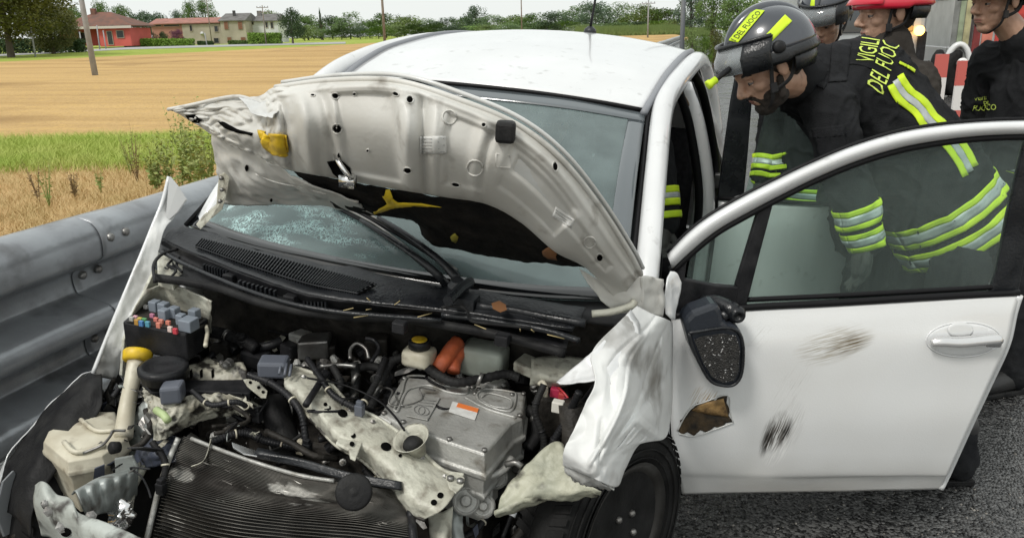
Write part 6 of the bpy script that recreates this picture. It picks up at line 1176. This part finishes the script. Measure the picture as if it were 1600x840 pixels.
def head(par, c, f, up, kind, beard=True, sk=skin, strap=True, parts_tilt=.10):
    F_, S_, U_ = basis_of(f, up); E = lambda fw, sd_, u_: c+F_*fw+S_*sd_+U_*u_
    g = [ell(E(-.008, 0, .03), S_*.076, F_*.098, U_*.092), ell(E(.025, 0, -.03), S_*.062, F_*.066, U_*.085), ell(E(.052, 0, -.092), S_*.034, F_*.032, U_*.026), ell(E(.03, 0, -.075), S_*.052, F_*.05, U_*.03),
         cap_geo(E(.090, 0, .012), .010, E(.112, 0, -.022), .0135), cap_geo(E(.098, -.012, -.030), .009, E(.098, .012, -.030), .009), cap_geo(E(.078, -.035, .024), .012, E(.078, .035, .024), .012), cap_geo(E(.086, 0, .022), .013, E(.09, 0, .03), .013),
         cap_geo(E(.084, -.018, -.056), .009, E(.084, .018, -.056), .009), cap_geo(E(.080, -.016, -.068), .010, E(.080, .016, -.068), .010), ell(E(.055, .042, -.018), S_*.022, F_*.025, U_*.022), ell(E(.055, -.042, -.018), S_*.022, F_*.025, U_*.022)]
    for s in (-1, 1): g += [ell(E(-.012, s*.080, -.002), S_*.008, F_*.019, U_*.030), cap_geo(E(-.020, s*.084, .018), .005, E(-.022, s*.084, -.012), .005)]
    parts = {'geo': g, 'E': E, 'F': F_, 'S': S_, 'U': U_}
    for s in (-1, 1):
        e = mk('eye', ell(E(.0745, s*.031, .002), S_*.010, F_*.0105, U_*.0075, 12), mat('eye_white', (.20, .18, .17), .25), par); mk('iris', ell(E(.0825, s*.0305, .001), S_*.0055, F_*.0035, U_*.0055, 10), hairm, e); mk('eyelid', cap_geo(E(.080, s*.022, .009), .0055, E(.076, s*.041, .008), .005, 8), skin, e); mk('lower_lid', cap_geo(E(.080, s*.022, -.006), .004, E(.076, s*.041, -.006), .004, 8), skin, e)
        mk('eyebrow', tube_geo([E(.086, s*.014, .026), E(.086, s*.034, .033), E(.072, s*.054, .026)], [.004, .005, .002], 6, 8), hairm, par)
    mk('lips', join(cap_geo(E(.090, -.014, -.057), .004, E(.090, .014, -.057), .004, 8), cap_geo(E(.087, -.013, -.066), .0045, E(.087, .013, -.066), .0045, 8)), lipm, par)
    if beard:
        bg_ = [ell(E(.056, 0, -.094), S_*.042, F_*.038, U_*.031), ell(E(.040, .040, -.060), S_*.024, F_*.030, U_*.026), ell(E(.040, -.040, -.060), S_*.024, F_*.030, U_*.026), ell(E(.030, .032, -.083), S_*.027, F_*.045, U_*.028), ell(E(.030, -.032, -.083), S_*.027, F_*.045, U_*.028), cap_geo(E(.005, .064, -.03), .012, E(.02, .056, -.075), .016), cap_geo(E(.005, -.064, -.03), .012, E(.02, -.056, -.075), .016), cap_geo(E(.089, -.022, -.048), .0065, E(.089, .022, -.048), .0065), cap_geo(E(.086, -.024, -.05), .006, E(.07, -.032, -.08), .008), cap_geo(E(.086, .024, -.05), .006, E(.07, .032, -.08), .008)]
        mk('beard', remesh(join(*bg_), .005, 3, .0015, 200), hairm, par)
    mk('hair', remesh(join(ell(E(-.022, 0, .035), S_*.080, F_*.092, U_*.088), ell(E(-.06, 0, -.01), S_*.060, F_*.05, U_*.06), cap_geo(E(.005, .074, .02), .010, E(.0, .074, -.012), .006), cap_geo(E(.005, -.074, .02), .010, E(.0, -.074, -.012), .006)), .006, 3, .001, 150), hairm, par)
    # helmet
    tl = parts_tilt; F0, U0 = F_, U_; F_ = F0*math.cos(tl)+U0*math.sin(tl); U_ = U0*math.cos(tl)-F0*math.sin(tl)
    E0 = E; E = lambda fw, sd_, u_: c+F_*fw+S_*sd_+U_*u_
    def dome(a, el, k=1.0):
        # a: azimuth from forward to right, el: elevation
        return E(-.022+.136*k*math.cos(a)*math.cos(el), .110*k*math.sin(a)*math.cos(el), .056+.122*k*math.sin(el))
    sh = helr if kind == 'red' else helm
    g_ = [[dome(2*math.pi*j/48, math.pi/2*i/18) for j in range(49)] for i in range(19)]
    hm = mk('helmet', grid_geo(g_), sh, par, True, .006, 0, 0, -1)
    brim = [[dome(2*math.pi*j/48, 0, k)+U_*dz*(1.3 if abs(math.cos(math.pi*j/48)) > .7 else 1) for j in range(49)] for k, dz in ((1.0, .01), (1.07, -.006), (1.09, -.022), (1.03, -.03))]
    mk('helmet_brim', grid_geo(brim), sh if kind == 'red' else plasg, hm, True, .003)
    neck_ = [[dome(math.pi*.55+math.pi*.9*j/16, 0, k)+U_*dz for j in range(17)] for k, dz in ((1.0, -.02), (.98, -.05), (.9, -.075))]
    mk('nape_guard', grid_geo(neck_), plasg, hm, True, .004)
    mk('helmet_crest', tube_geo([dome(0, e_, 1.03) for e_ in [math.pi*i/24 for i in range(2, 22)]], [.008, .014, .016, .014, .008], 8, None, True, 1.5), sh, hm)
    # raised visor band at the front
    if kind != 'red':
        vg = [[dome(a_, 0, k)+U_*dz+F_*fz for a_ in [math.radians(-62+124*j/20) for j in range(21)]] for k, dz, fz in ((1.04, .045, .012), (1.07, .005, .03), (1.05, -.035, .035))]
        mk('visor', grid_geo(vg), visor, hm, True, .003)
        for s in (-1, 1):
            vs = [[dome(a_, 0, k)+U_*dz+F_*fz for a_ in [math.radians(s*(46+36*j/10)) for j in range(11)]] for k, dz, fz in ((1.05, .050, .014), (1.08, .005, .033), (1.06, -.045, .034))]
            mk('visor_side', grid_geo(vs), plasg, hm, True, .004)
        mk('visor_top', tube_geo([dome(math.radians(-80+160*j/20), 0, 1.06)+U_*.05+F_*.014 for j in range(21)], .006, 6), plasg, hm)
        for s in (-1, 1): mk('hinge_knob', lathe_geo(dome(s*math.radians(80), .08, 1.0), S_*s, [(0, .02), (.014, .018), (.018, .01)], 14), plas, hm)
    else: mk('peak', grid_geo([[dome(math.radians(-55+110*j/16), 0, k)+U_*dz for j in range(17)] for k, dz in ((1.0, .02), (1.14, .0), (1.24, -.022))]), sh, hm, True, .005)
    for s in (-1, 1):
        mk('chin_strap', join(tube_geo([E0(.02, s*.082, .03), E0(.028, s*.078, -.03), E0(.03, s*.062, -.085), E0(.035, s*.02, -.118), E0(.035, 0, -.122)], .0085, 8, 20, True, .35), tube_geo([E0(-.055, s*.082, .02), E0(-.03, s*.080, -.035), E0(.024, s*.070, -.062)], .008, 8, 12, True, .35)), strapm, hm)
        mk('strap_buckle', box_geo(E0(.026, s*.078, -.05), (.022, .01, .03), (F_, S_, U_)), plas, hm, False, 0, .003)
    return parts, hm, dome
def hand_geo(wr, d, side_, up_):
    """mitt-free glove: palm and five bent fingers from the wrist along d"""
    d = d.normalized(); g = [chain([wr, wr+d*.05, wr+d*.085], [.030, .034, .030])]
    for i, (o_, l_) in enumerate(((-.030, .060), (-.010, .075), (.011, .072), (.031, .056))):
        b_ = wr+d*.085+side_*o_; k1 = b_+d*l_*.5+up_*.008; k2 = k1+d*l_*.35+up_*.022; g.append(chain([b_, k1, k2], [.0125, .0115, .010]))
    b_ = wr+d*.03-side_*.030; g.append(chain([b_, b_+d*.035-side_*.022+up_*.01, b_+d*.065-side_*.022+up_*.022], [.014, .012, .011])); return join(*g)
def rings(par, b_, p0, p1, ws, mats, rmax=.35, off=.004, name='reflective_band', n=56, tilt=None):
    """bands round a limb or trunk: cast inwards to the axis, lay strips on the cloth"""
    ax = (p1-p0).normalized(); a = ax.orthogonal().normalized(); c_ = ax.cross(a); pos = 0
    for w_, mt in zip(ws, mats):
        if mt is not None:
            g = []
            for k in range(4):
                row = []; q0 = p0+ax*(pos+w_*k/3)
                for j in range(n+1):
                    t = 2*math.pi*(j % n)/n; d = a*math.cos(t)+c_*math.sin(t); q = q0+(ax*(tilt.dot(d)) if tilt is not None else V((0, 0, 0))); h = b_.ray_cast(q+d*rmax, -d, rmax)
                    row.append((h[0] if h[0] is not None else q+d*.05)+d*off)
                g.append(row)
            mk(name, grid_geo(g), mt, par, True, .002)
        pos += w_
def ribbon(par, b_, path, wpx, mt, car_=False, off=.004, name='reflective_strip'):
    pts = cr([V((x, y, 0)) for x, y in path], 24); g = []
    for i, p in enumerate(pts):
        t = (pts[min(i+1, 24)]-pts[max(i-1, 0)]).normalized(); n = V((-t.y, t.x, 0)); row = [hit(b_, *(p+n*wpx*k).xy, off, car_) for k in (-1, -.5, 0, .5, 1)]
        if all(row): g.append(row)
    if len(g) > 1: mk(name, grid_geo(g), mt, par, True, .002)
def person(label, J, kind='black', jm=jack, beard=True, folds=.006, seed=0):
    root = tag(empty('person', (J['foot'][0]+J['foot'][1])/2*V((1, 1, 0))+V((0, 0, 0))), label, 'person'); o = root.location.copy()
    sh = lambda g: ([v-o for v in g[0]], g[1])
    JJ = {k: ([q-o for q in v] if isinstance(v, (list, tuple)) else v-o) for k, v in J.items() if k not in ('look', 'up', 'palm', 'rad', 'tilt', 'collar', 'fdir')}
    parts, hm, dome = head(root, JJ['head'], J['look'], J['up'], kind, beard, parts_tilt=J.get('tilt', .10))
    nk, ch, wa, hp = JJ['neck'], JJ['chest'], JJ['waist'], JJ['hip']
    body = parts['geo']+[chain([JJ['head']-parts['U']*.05-parts['F']*.015, nk], [.052, .062]), chain([nk, ch, wa, hp], [.08, .12, .115, .12])]
    jk = [chain([nk, ch, wa, hp], list(J['rad']))]
    ct = J.get('collar', .12); neck_c = nk.lerp(JJ['head'], ct*.66); jk.append(chain([nk, neck_c], [.095, .086]))
    tr_ = []; bt = []
    for s in (0, 1):
        shd, el, wr, hd = JJ['sh'][s], JJ['el'][s], JJ['wr'][s], JJ['hd'][s]
        body.append(chain([ch, shd, el, wr], [.08, .055, .042, .03]))
        jk.append(chain([ch.lerp(nk, .3), shd, el, wr], [.11, .088, .074, .062])); jk.append(chain([nk, shd], [.07, .085]))
        kn, ft, hj = JJ['knee'][s], JJ['foot'][s], JJ['hj'][s]
        body.append(chain([hp, hj, kn, ft+V((0, 0, .09))], [.1, .085, .055, .04])); tr_.append(chain([hp, hj, kn, ft+V((0, 0, .10))], [.11, .10, .088, .085]))
        fd = J['fdir'][s] if 'fdir' in J else V((J['look'].x, J['look'].y, 0)).normalized()
        bt.append([chain([ft+V((0, 0, .22)), ft+V((0, 0, .08)), ft+V((0, 0, .05))+fd*.13, ft+V((0, 0, .04))+fd*.19], [.068, .062, .046, .036]), box_geo(ft+fd*.07+V((0, 0, .012)), (.27, .095, .024), (fd, fd.cross(V((0, 0, 1))), V((0, 0, 1))))])
        hdir = (hd-wr); sd_ = hdir.cross(fd if abs(hdir.normalized().dot(fd)) < .9 else V((0, 0, 1))).normalized(); upn = sd_.cross(hdir.normalized())
        mk('glove', remesh(hand_geo(wr+hdir*.2, hdir, sd_, upn), .0045, 2), glovem, root)
    mk('body', remesh(join(*body), .0048, 3), skin, root)
    jko = mk('jacket', remesh(join(*jk), .0085, 6, folds, 7.5, seed), jm, root); bj = bvh(jko)
    mk('trousers', remesh(join(*tr_), .013, 5, folds, 9, seed+3), trou, root)
    for b1, b2 in bt: bo = mk('boot', remesh(b1, .009, 4), bootm, root); mk('sole', b2, rub, bo, False, 0, .006)
    # collar
    cg = chain([nk.lerp(JJ['head'], .02), nk.lerp(JJ['head'], ct)], [.103, .09]); mk('collar', remesh(cg, .01, 2, .003, 14, seed), jm, root)
    return root, JJ, jko, bj, hm, o, parts
Z3 = V((0, 0, 1))
def legs(hipc, lat, x0, gap=.11, back=V((0, 0, 0))):
    hj = [hipc+lat*gap, hipc-lat*gap]; ft = [V((h.x, h.y, 0))+back+lat*(.05 if i == 0 else -.05) for i, h in enumerate(hj)]
    kn = [h.lerp(f_, .5)+x0*.05+V((0, 0, .02)) for h, f_ in zip(hj, ft)]; return hj, kn, ft
Y4 = (hiviz, silv, hiviz)
# --- firefighter bending in between the open door and the car
J = {}
J['tilt'] = .30; J['collar'] = .40; J['head'] = D(1199, 108, 2.46); J['look'] = (-RH*.80-FH*.12-Z3*.52); J['up'] = (Z3*.9-RH*.35)
J['neck'] = D(1268, 130, 2.66); J['chest'] = D(1335, 150, 2.74); J['waist'] = D(1425, 258, 2.80); J['hip'] = D(1485, 352, 2.84); J['rad'] = (.13, .198, .205, .21)
J['sh'] = [D(1296, 165, 2.56), D(1285, 118, 2.92)]; J['el'] = [D(1318, 268, 2.54), D(1322, 262, 2.98)]; J['wr'] = [D(1350, 372, 2.58), D(1350, 350, 2.94)]; J['hd'] = [D(1345, 425, 2.58), D(1345, 400, 2.92)]
hc = D(1470, 400, 2.84); J['hj'], J['knee'], J['foot'] = legs(hc, -FH, -RH, .12, RH*.05); J['fdir'] = [-RH, -RH]
pm, JJ, jko, bj, hm, off_, parts = person('firefighter in black jacket lettered on the back, bending to look into the car', J, 'black', jack, True, .012, 1)
class Sh:      # surface helper in world space for pixels
    pass
def wb(o_, off): # world-space bvh of a child whose parent sits at off
    dg_ = bpy.context.evaluated_depsgraph_get(); e = o_.evaluated_get(dg_); me = e.to_mesh(); b_ = BVHTree.FromPolygons([v.co+off for v in me.vertices], [tuple(p.vertices) for p in me.polygons]); e.to_mesh_clear(); return b_
def shift(before, off):
    for o_ in bpy.data.objects:
        if o_.name not in before and o_.type == 'MESH':
            for v in o_.data.vertices: v.co -= off
def names(): return {o_.name for o_ in bpy.data.objects}
jw = wb(jko, off_); hw = wb(hm, off_)
nb = names()
for k, mt in ((-1.15, hiviz), (0, silv), (1.15, hiviz)):      # stripe down the back
    path = [(1398, 126), (1412, 148), (1436, 168), (1452, 190), (1476, 210), (1500, 240), (1515, 268)]
    t = V((.72, .69, 0)); n = V((-t.y, t.x, 0)); ribbon(jko, jw, [(x+n.x*k*9.5*1.0, y+n.y*k*9.5) for x, y in path], 5.2, mt)
for sp_ in ([(1228, 205), (1240, 175), (1270, 150), (1300, 142), (1330, 150), (1345, 175)], [(1245, 105), (1290, 112), (1330, 100), (1365, 108)]):
    pts = [hit(jw, x, y, .001, False) for x, y in sp_]
    if all(pts): mk('seam', tube_geo(pts, .003, 6, 30), jack, jko)
ribbon(jko, jw, [(1404, 98), (1416, 104), (1428, 112)], 2.2, hiviz)
for pl in ([(1178, 16), (1195, 18), (1154, 67), (1139, 64)], [(1226, 24), (1237, 34), (1205, 66), (1191, 61)]): patch('reflective_sticker', pl, hw, hiviz, hm, .003, False, 4)
def quad_text(st, b_, q, mt, par, off=.005, bold=1):
    Vs, Fs = text_geo(st); xs = [v.x for v in Vs]; ys = [v.y for v in Vs]; x0, x1, y0, y1 = min(xs), max(xs), min(ys), max(ys); out = []; ok = []
    BL, BR, TR, TL = [V((*p, 0)) for p in q]
    for v in Vs:
        u = (v.x-x0)/(x1-x0); w_ = (v.y-y0)/(y1-y0); p = BL.lerp(BR, u).lerp(TL.lerp(TR, u), w_); h = hit(b_, p.x, p.y, off, False); ok.append(h is not None); out.append(h or V((0, 0, 0)))
    mk('lettering', (out, [f for f in Fs if all(ok[i] for i in f)]), mt, par)
quad_text('VIGILI DEL FUOCO', hw, [(1136, 83), (1190, 22), (1183, 19), (1128, 79)], black_ink, hm)
bpm = mat('back_print', (.58, .72, .12), .6)
quad_text('VIGILI', jw, [(1364, 100), (1374, 64), (1347, 60), (1336, 95)], bpm, jko)
quad_text('DEL', jw, [(1379, 148), (1389, 118), (1364, 104), (1354, 131)], bpm, jko)
quad_text('FUOCO', jw, [(1391, 112), (1409, 58), (1383, 50), (1366, 99)], bpm, jko)
shift(nb, off_)
# lettering across the back
sp_ax = (JJ['waist']-JJ['chest']).normalized(); lat = (-FH).normalized(); bn = lat.cross(sp_ax).normalized()
if bn.z < 0: bn = -bn
bc = JJ['chest']+sp_ax*-.02

nb = names()
for nm, pl in (('sleeve_pocket', [(1272, 205), (1318, 200), (1324, 240), (1282, 246)]), ('pocket_flap', [(1270, 200), (1319, 195), (1321, 212), (1273, 217)]), ('shoulder_tab', [(1262, 118), (1292, 132), (1288, 140), (1258, 126)]), ('back_yoke', [(1300, 70), (1330, 66), (1322, 128), (1294, 130)])): patch(nm, pl, jw, jack, jko, .004, False, 6, .005)
shift(nb, off_)
# bands: cuff and hem
wv = (JJ['wr'][0]-JJ['el'][0]).normalized(); rings(jko, bj, JJ['wr'][0]-wv*.115, JJ['wr'][0], (.020, .028, .018, .014, .018, .028, .020), Y4[:2]+(hiviz, None)+Y4, .2, .005)
wv = (JJ['wr'][1]-JJ['el'][1]).normalized(); rings(jko, bj, JJ['wr'][1]-wv*.10, JJ['wr'][1], (.020, .028, .020), Y4, .2, .005)
hv = (JJ['hip']-JJ['waist']).normalized(); rings(jko, bj, JJ['hip']-hv*.125, JJ['hip'], (.022, .035, .022, .022, .022, .035, .022), Y4+(None,)+Y4, .45, .006)
# torch on the helmet brim
tp_ = D(1114, 128, 2.36)-off_; td = (-RH*.8-Z3*.5+-FH*.2).normalized(); mk('helmet_torch', join(lathe_geo(tp_, td, [(-.012, .011), (.006, .011), (.010, .014), (.020, .014), (.021, .010)], 14)), hiviz, hm); mk('torch_clip', tube_geo([tp_, D(1126, 118, 2.37)-off_, D(1140, 108, 2.38)-off_], .009, 8), plas, hm)
mk('tail_lamp', ell(D(1247, 37, 2.44)-off_, RH*.016, FH*.014, Z3*.02, 12), hiviz, hm)
# --- the others, standing
def standing(label, headpx, depth, look, kind, jm, base=None, beard=False, seed=0, arms=None, folds=.010, bshift=V((0, 0, 0)), collar=.12):
    h_ = D(*headpx, depth); f = V((look.x, look.y, 0)).normalized(); lt = f.cross(Z3)*-1     # lt: their left
    J = {'head': h_, 'look': look, 'up': Z3}; J['neck'] = h_-Z3*.20-f*.03; J['chest'] = h_-Z3*.36-f*.04; J['waist'] = h_-Z3*.62-f*.03; J['hip'] = h_-Z3*.80-f*.02; J['rad'] = (.095, .165, .17, .18)
    J['collar'] = collar
    for k in ('neck', 'chest', 'waist', 'hip'): J[k] = J[k]+bshift*(.75 if k == 'neck' else 1)
    J['sh'] = [J['neck']-Z3*.045+lt*.19, J['neck']-Z3*.045-lt*.19]; J['el'] = [p-Z3*.29+lt*s*.05-f*.03 for p, s in zip(J['sh'], (1, -1))]; J['wr'] = [p-Z3*.22+f*.10 for p in J['el']]; J['hd'] = [p-Z3*.06+f*.03 for p in J['wr']]
    if arms:
        for k, v in arms.items(): J[k] = v(J, f, lt)
    hj, kn, ft = legs(h_-Z3*.88+bshift, lt, f, .10); J['hj'], J['knee'], J['foot'] = hj, kn, ft
    return person(label, J, kind, jm, beard, folds, seed)
p4, JJ4, jk4, bj4, hm4, o4, pt4 = standing('firefighter in black jacket with yellow chest lettering standing behind the open front door', (1557, 3), 3.25, -RH*.9-FH*.25-Z3*.12, 'black', jack, seed=4, bshift=RH*.19, collar=.2)
jw4 = wb(jk4, o4); nb = names()
quad_text('VIGILI', jw4, [(1524, 158), (1541, 155), (1541, 150), (1524, 153)], MATS['back_print'], jk4)
quad_text('DEL', jw4, [(1537, 163), (1548, 163), (1548, 158), (1537, 158)], MATS['back_print'], jk4)
quad_text('FUOCO', jw4, [(1520, 173), (1558, 172), (1558, 163), (1522, 164)], MATS['back_print'], jk4)
shift(nb, o4)
for s in (0, 1):
    wv = (JJ4['wr'][s]-JJ4['el'][s]).normalized(); rings(jk4, bj4, JJ4['wr'][s]-wv*.10, JJ4['wr'][s], (.02, .03, .02, .012, .02), (hiviz, silv, hiviz, None, hiviz), .2, .005)
rings(jk4, bj4, JJ4['hip']-Z3*-.02, JJ4['hip']-Z3*.3, (.022, .035, .022), Y4, .45, .006)
p3, JJ3, jk3, bj3, hm3, o3, pt3 = standing('firefighter in red helmet and dark brown jacket standing behind the bending one', (1385, 22), 3.0, -RH*.92-FH*.05-Z3*.10, 'red', jackb, seed=6, bshift=RH*.0, collar=.42)
p2, JJ2, jk2, bj2, hm2, o2, pt2 = standing('firefighter in black helmet with yellow stickers, seen past the bending one', (1290, 32), 3.75, -RH*.5-FH*.6-Z3*.35, 'black', jack, seed=8)
hw2 = wb(hm2, o2); nb = names()
for pl in ([(1234, 0), (1246, 2), (1244, 14), (1236, 14)], [(1268, 0), (1277, 0), (1276, 12), (1266, 12)]): patch('reflective_sticker', pl, hw2, hiviz, hm2, .003, False, 4)
shift(nb, o2)
for s in (0, 1):
    wv = (JJ2['wr'][s]-JJ2['el'][s]).normalized(); rings(jk2, bj2, JJ2['wr'][s]-wv*.10, JJ2['wr'][s], (.025, .03, .025, .012, .025), (hiviz, silv, hiviz, None, hiviz), .2, .005)
rings(jk2, bj2, JJ2['hip']+Z3*.02, JJ2['hip']-Z3*.3, (.022, .03, .022, .02, .022, .03, .022), Y4+(None,)+Y4, .45, .006)
# ================================================================== VEHICLES AND BARRIERS BEHIND
tr_p = G(1443, 148)
trk = tag(empty('fire_truck', (tr_p.x, tr_p.y, 0)), 'silver and red fire engine with full rear lockers parked behind the firefighters', 'fire engine')
TA = (RAILV*1).normalized(); TS = V((TA.y, -TA.x, 0))      # along the road, across it
def tb_(name, a, s, z, sz, mt, bevel=.02, par=None): return mk(name, box_geo(TA*a+TS*s+V((0, 0, z)), (sz[0], sz[1], sz[2]), (TA, TS, Z3)), mt, par or trk, False, 0, bevel)
redm = mat('fire_red', (.45, .03, .025), .3, 0, coat=.6); silvm = mat('shutter_silver', (.50, .51, .51), .4, .5, (.4, .41, .41), 3); whm = mat('truck_white', (.68, .69, .69), .35, 0, coat=.4)
tb_('chassis', 3.0, 1.3, .75, (8.2, 2.1, .3), dark); tb_('body', 4.3, 1.3, 2.1, (5.2, 2.4, 2.4), silvm, .06); tb_('cab', -.1, 1.3, 2.0, (2.3, 2.4, 2.3), silvm, .08)
for s0, s1, z0, z1, cc in ((.0, .12, .9, 3.1, (.22, .23, .22)), (.12, .24, 1.05, 3.1, (.30, .36, .24)), (.24, .38, 1.05, 3.1, (.46, .43, .24)), (.38, .44, .5, 3.1, (.06, .05, .05)), (.44, .60, .6, 3.1, (.22, .03, .03)), (.62, .84, .4, 2.4, (.60, .20, .14)), (.88, 2.4, .4, 2.4, (.50, .05, .04)), (.0, .38, .62, 1.03, (.62, .63, .62))):
    tb_('rear_panel', -1.265, .1+(s0+s1)/2, (z0+z1)/2, (.03+s0*.01, s1-s0-.012, z1-z0), mat('panel_%d' % int(s0*100+z0), cc, .45, 0, tuple(x*.6 for x in cc), 5), .01); tb_('cab_lower', -.1, 1.3, .85, (2.3, 2.42, .5), whm, .06)
for k in range(3):
    sh_ = tb_('locker_shutter', 2.6+k*1.65, .085, 2.1, (1.45, .03, 2.0), silvm, .005)
    for j in range(16): tb_('shutter_slat', 2.6+k*1.65, .064, 1.18+j*.122, (1.42, .018, .10), silvm, .004, sh_)
for a, s in ((-.75, .12), (5.4, .1), (-.75, 2.5), (5.4, 2.5)):
    w_ = empty('wheel'); w_.parent = trk; c_ = TA*a+TS*s+V((0, 0, .5)); dd = -TS if s < 1 else TS
    lathe('tyre', c_-dd*.15, dd, [(0, .3), (0, .44), (.04, .5), (.26, .5), (.30, .44), (.29, .3)], tyrem, w_, 32); lathe('rim', c_-dd*.1, dd, [(0, .3), (.2, .29), (.15, .2), (.17, .1), (.2, .08)], silvm, w_, 24)
    if s < 1 and a > 0: mk('wheel_arch', tube_geo([c_+(TA*math.cos(t)+Z3*math.sin(t))*.60 for t in [math.pi*i/14 for i in range(15)]], .07, 8), whm, trk)
mat('truck_glass', (.04, .05, .06), .08, coat=1); tb_('side_window', -.2, .085, 2.45, (1.1, .03, .75), MATS['truck_glass'], .01)
tb_('roof_ladder', 4.0, 1.3, 3.4, (5.5, .5, .12), silvm, .02); tb_('beacon_bar', -.3, 1.3, 3.25, (.35, 1.8, .18), mat('blue_beacon', (.03, .08, .4), .2), .05)
for s in (.35, 2.25): lathe('headlamp', TA*-1.47+TS*s+V((0, 0, .72)), -TA, [(0, .12), (.03, .11), (.04, .05)], mat('headlamp_glass', (.8, .8, .78), .1), trk, 16)
fc = TA*-1.30+TS*.30+V((0, 0, .62)); mk('rear_mudguard', tube_geo([fc+TS*(math.cos(t)*.24)+Z3*(math.sin(t)*.50) for t in [math.pi*i/14 for i in range(15)]], .065, 8), whm, trk)
lathe('rear_tyre', fc-V((0, 0, .12))+TA*.1, -TA+TS*.9, [(-.12, .3), (-.12, .44), (-.08, .5), (.08, .5), (.12, .44), (.12, .3)], tyrem, trk, 28)
# low silver van body nearer, its lamp lit
vp = CAM+ray(1452, 60)*14; van = tag(empty('rescue_van', (vp.x, vp.y, 0)), 'pale grey rescue van behind the red-helmeted firefighter, amber lamp glowing', 'van')
def vb(name, x, y, z, sz, mt, bevel=.02, par=None): return mk(name, box_geo(RH*x+FH*y+V((0, 0, z)), sz, (RH, FH, Z3)), mt, par or van, False, 0, bevel)
vm = mat('van_grey', (.42, .45, .46), .35, 0, (.36, .39, .40), 2, coat=.4)
vb('body', -.96, 1.9, 1.3, (1.9, 3.6, 2.0), vm, .12); vb('rear_window', -.96, .085, 1.75, (1.4, .03, .6), MATS['truck_glass'], .02); vb('door_gap', -.96, .088, 1.2, (.02, .02, 1.7), seal, 0); vb('bumper', -.96, .02, .42, (1.9, .18, .22), plas, .04)
for x in (-1.80, -.1):
    lm = vb('lamp_housing', x, .06, 1.2, (.14, .08, .5), plas, .02)
lamp_m, lt_, N, L, b = nodes_mat('amber_lamp_lit'); b.inputs['Base Color'].default_value = (.9, .4, .05, 1); b.inputs['Emission Color'].default_value = (1, .48, .08, 1); b.inputs['Emission Strength'].default_value = 7
lamp_p = CAM+ray(1437, 48)*13.9-V((vp.x, vp.y, 0)); lathe('amber_lamp', lamp_p, -FH, [(-.03, .085), (.01, .085), (.03, .06), (.035, .02)], lamp_m, van, 18)
for x in (-1.75, -.2):
    for y in (.7, 3.0): lathe('tyre', RH*x+FH*y+V((0, 0, .33)), RH, [(-.1, .2), (-.1, .30), (-.06, .33), (.06, .33), (.1, .30), (.1, .2)], tyrem, van, 24)
# red-and-white marker boards
rb = mat('board_red', (.55, .12, .10), .5); wbm = mat('board_white', (.72, .70, .68), .5)
for i, (px, py, d, hpx) in enumerate(((1460, 170, 6.4, 86), (1494, 178, 6.0, 84))):
    p = CAM+ray(px, py)*d; h_ = 1.0; p.z = 0; o = tag(empty('marker_board', p), 'red and white striped marker board standing by the fire engine', 'board', 'marker boards by the fire engine')
    top = (CAM+ray(px, py-hpx)*d).z; bw = .10
    mk('post', tube_geo([V((0, 0, .0)), V((0, 0, top))+FH*.02], .02, 8), greytrim, o); mk('foot', box_geo(V((0, 0, .03)), (.35, .3, .06), (RH, FH, Z3)), rub, o, False, 0, .01)
    for k in range(5): mk('stripe', box_geo(V((0, 0, top-.09-.18*k))-FH*.02, (bw, .02, .1795), (RH, FH, Z3)), rb if k % 2 == 0 else wbm, o, False)
# ================================================================== someone working inside the car
h_ = CARM @ V((.02, 2.05, 1.15)); f = (CARM @ V((.35, -.9, -.2))).normalized(); lt = V((f.x, f.y, 0)).normalized().cross(Z3)*-1
J = {'head': h_, 'look': f, 'up': Z3, 'neck': h_-Z3*.18-f*.05, 'chest': h_-Z3*.32-f*.08, 'waist': h_-Z3*.50-f*.14, 'hip': h_-Z3*.62-f*.16, 'rad': (.11, .15, .155, .16)}
J['sh'] = [J['neck']-Z3*.07+lt*.18, J['neck']-Z3*.07-lt*.18]; w1 = D(1037, 345, 2.92); J['wr'] = [w1, CARM @ V((-.25, 1.7, .8))]; J['el'] = [w1+V((-.05, .07, .25)), J['sh'][1].lerp(J['wr'][1], .5)]
J['hd'] = [w1+V((.0, -.05, -.05)), J['wr'][1]+V((0, -.06, -.02))]
J['hj'] = [J['hip']+lt*.1, J['hip']-lt*.1]; J['knee'] = [p+V((f.x, f.y, 0)).normalized()*.34+Z3*.06 for p in J['hj']]; J['foot'] = [V((p.x, p.y, .33))+V((f.x, f.y, 0))*.05 for p in J['knee']]
p5, JJ5, jk5, bj5, hm5, o5, pt5 = person('firefighter crouching inside the car, yellow-banded sleeve showing past the front pillar', J, 'black', jack, False, .005, 12)
for s in (0, 1):
    wv = (JJ5['wr'][s]-JJ5['el'][s]).normalized(); rings(jk5, bj5, JJ5['wr'][s]-wv*.12, JJ5['wr'][s], (.025, .02, .025, .02, .025), (hiviz, silv, hiviz, None, hiviz), .2, .005)
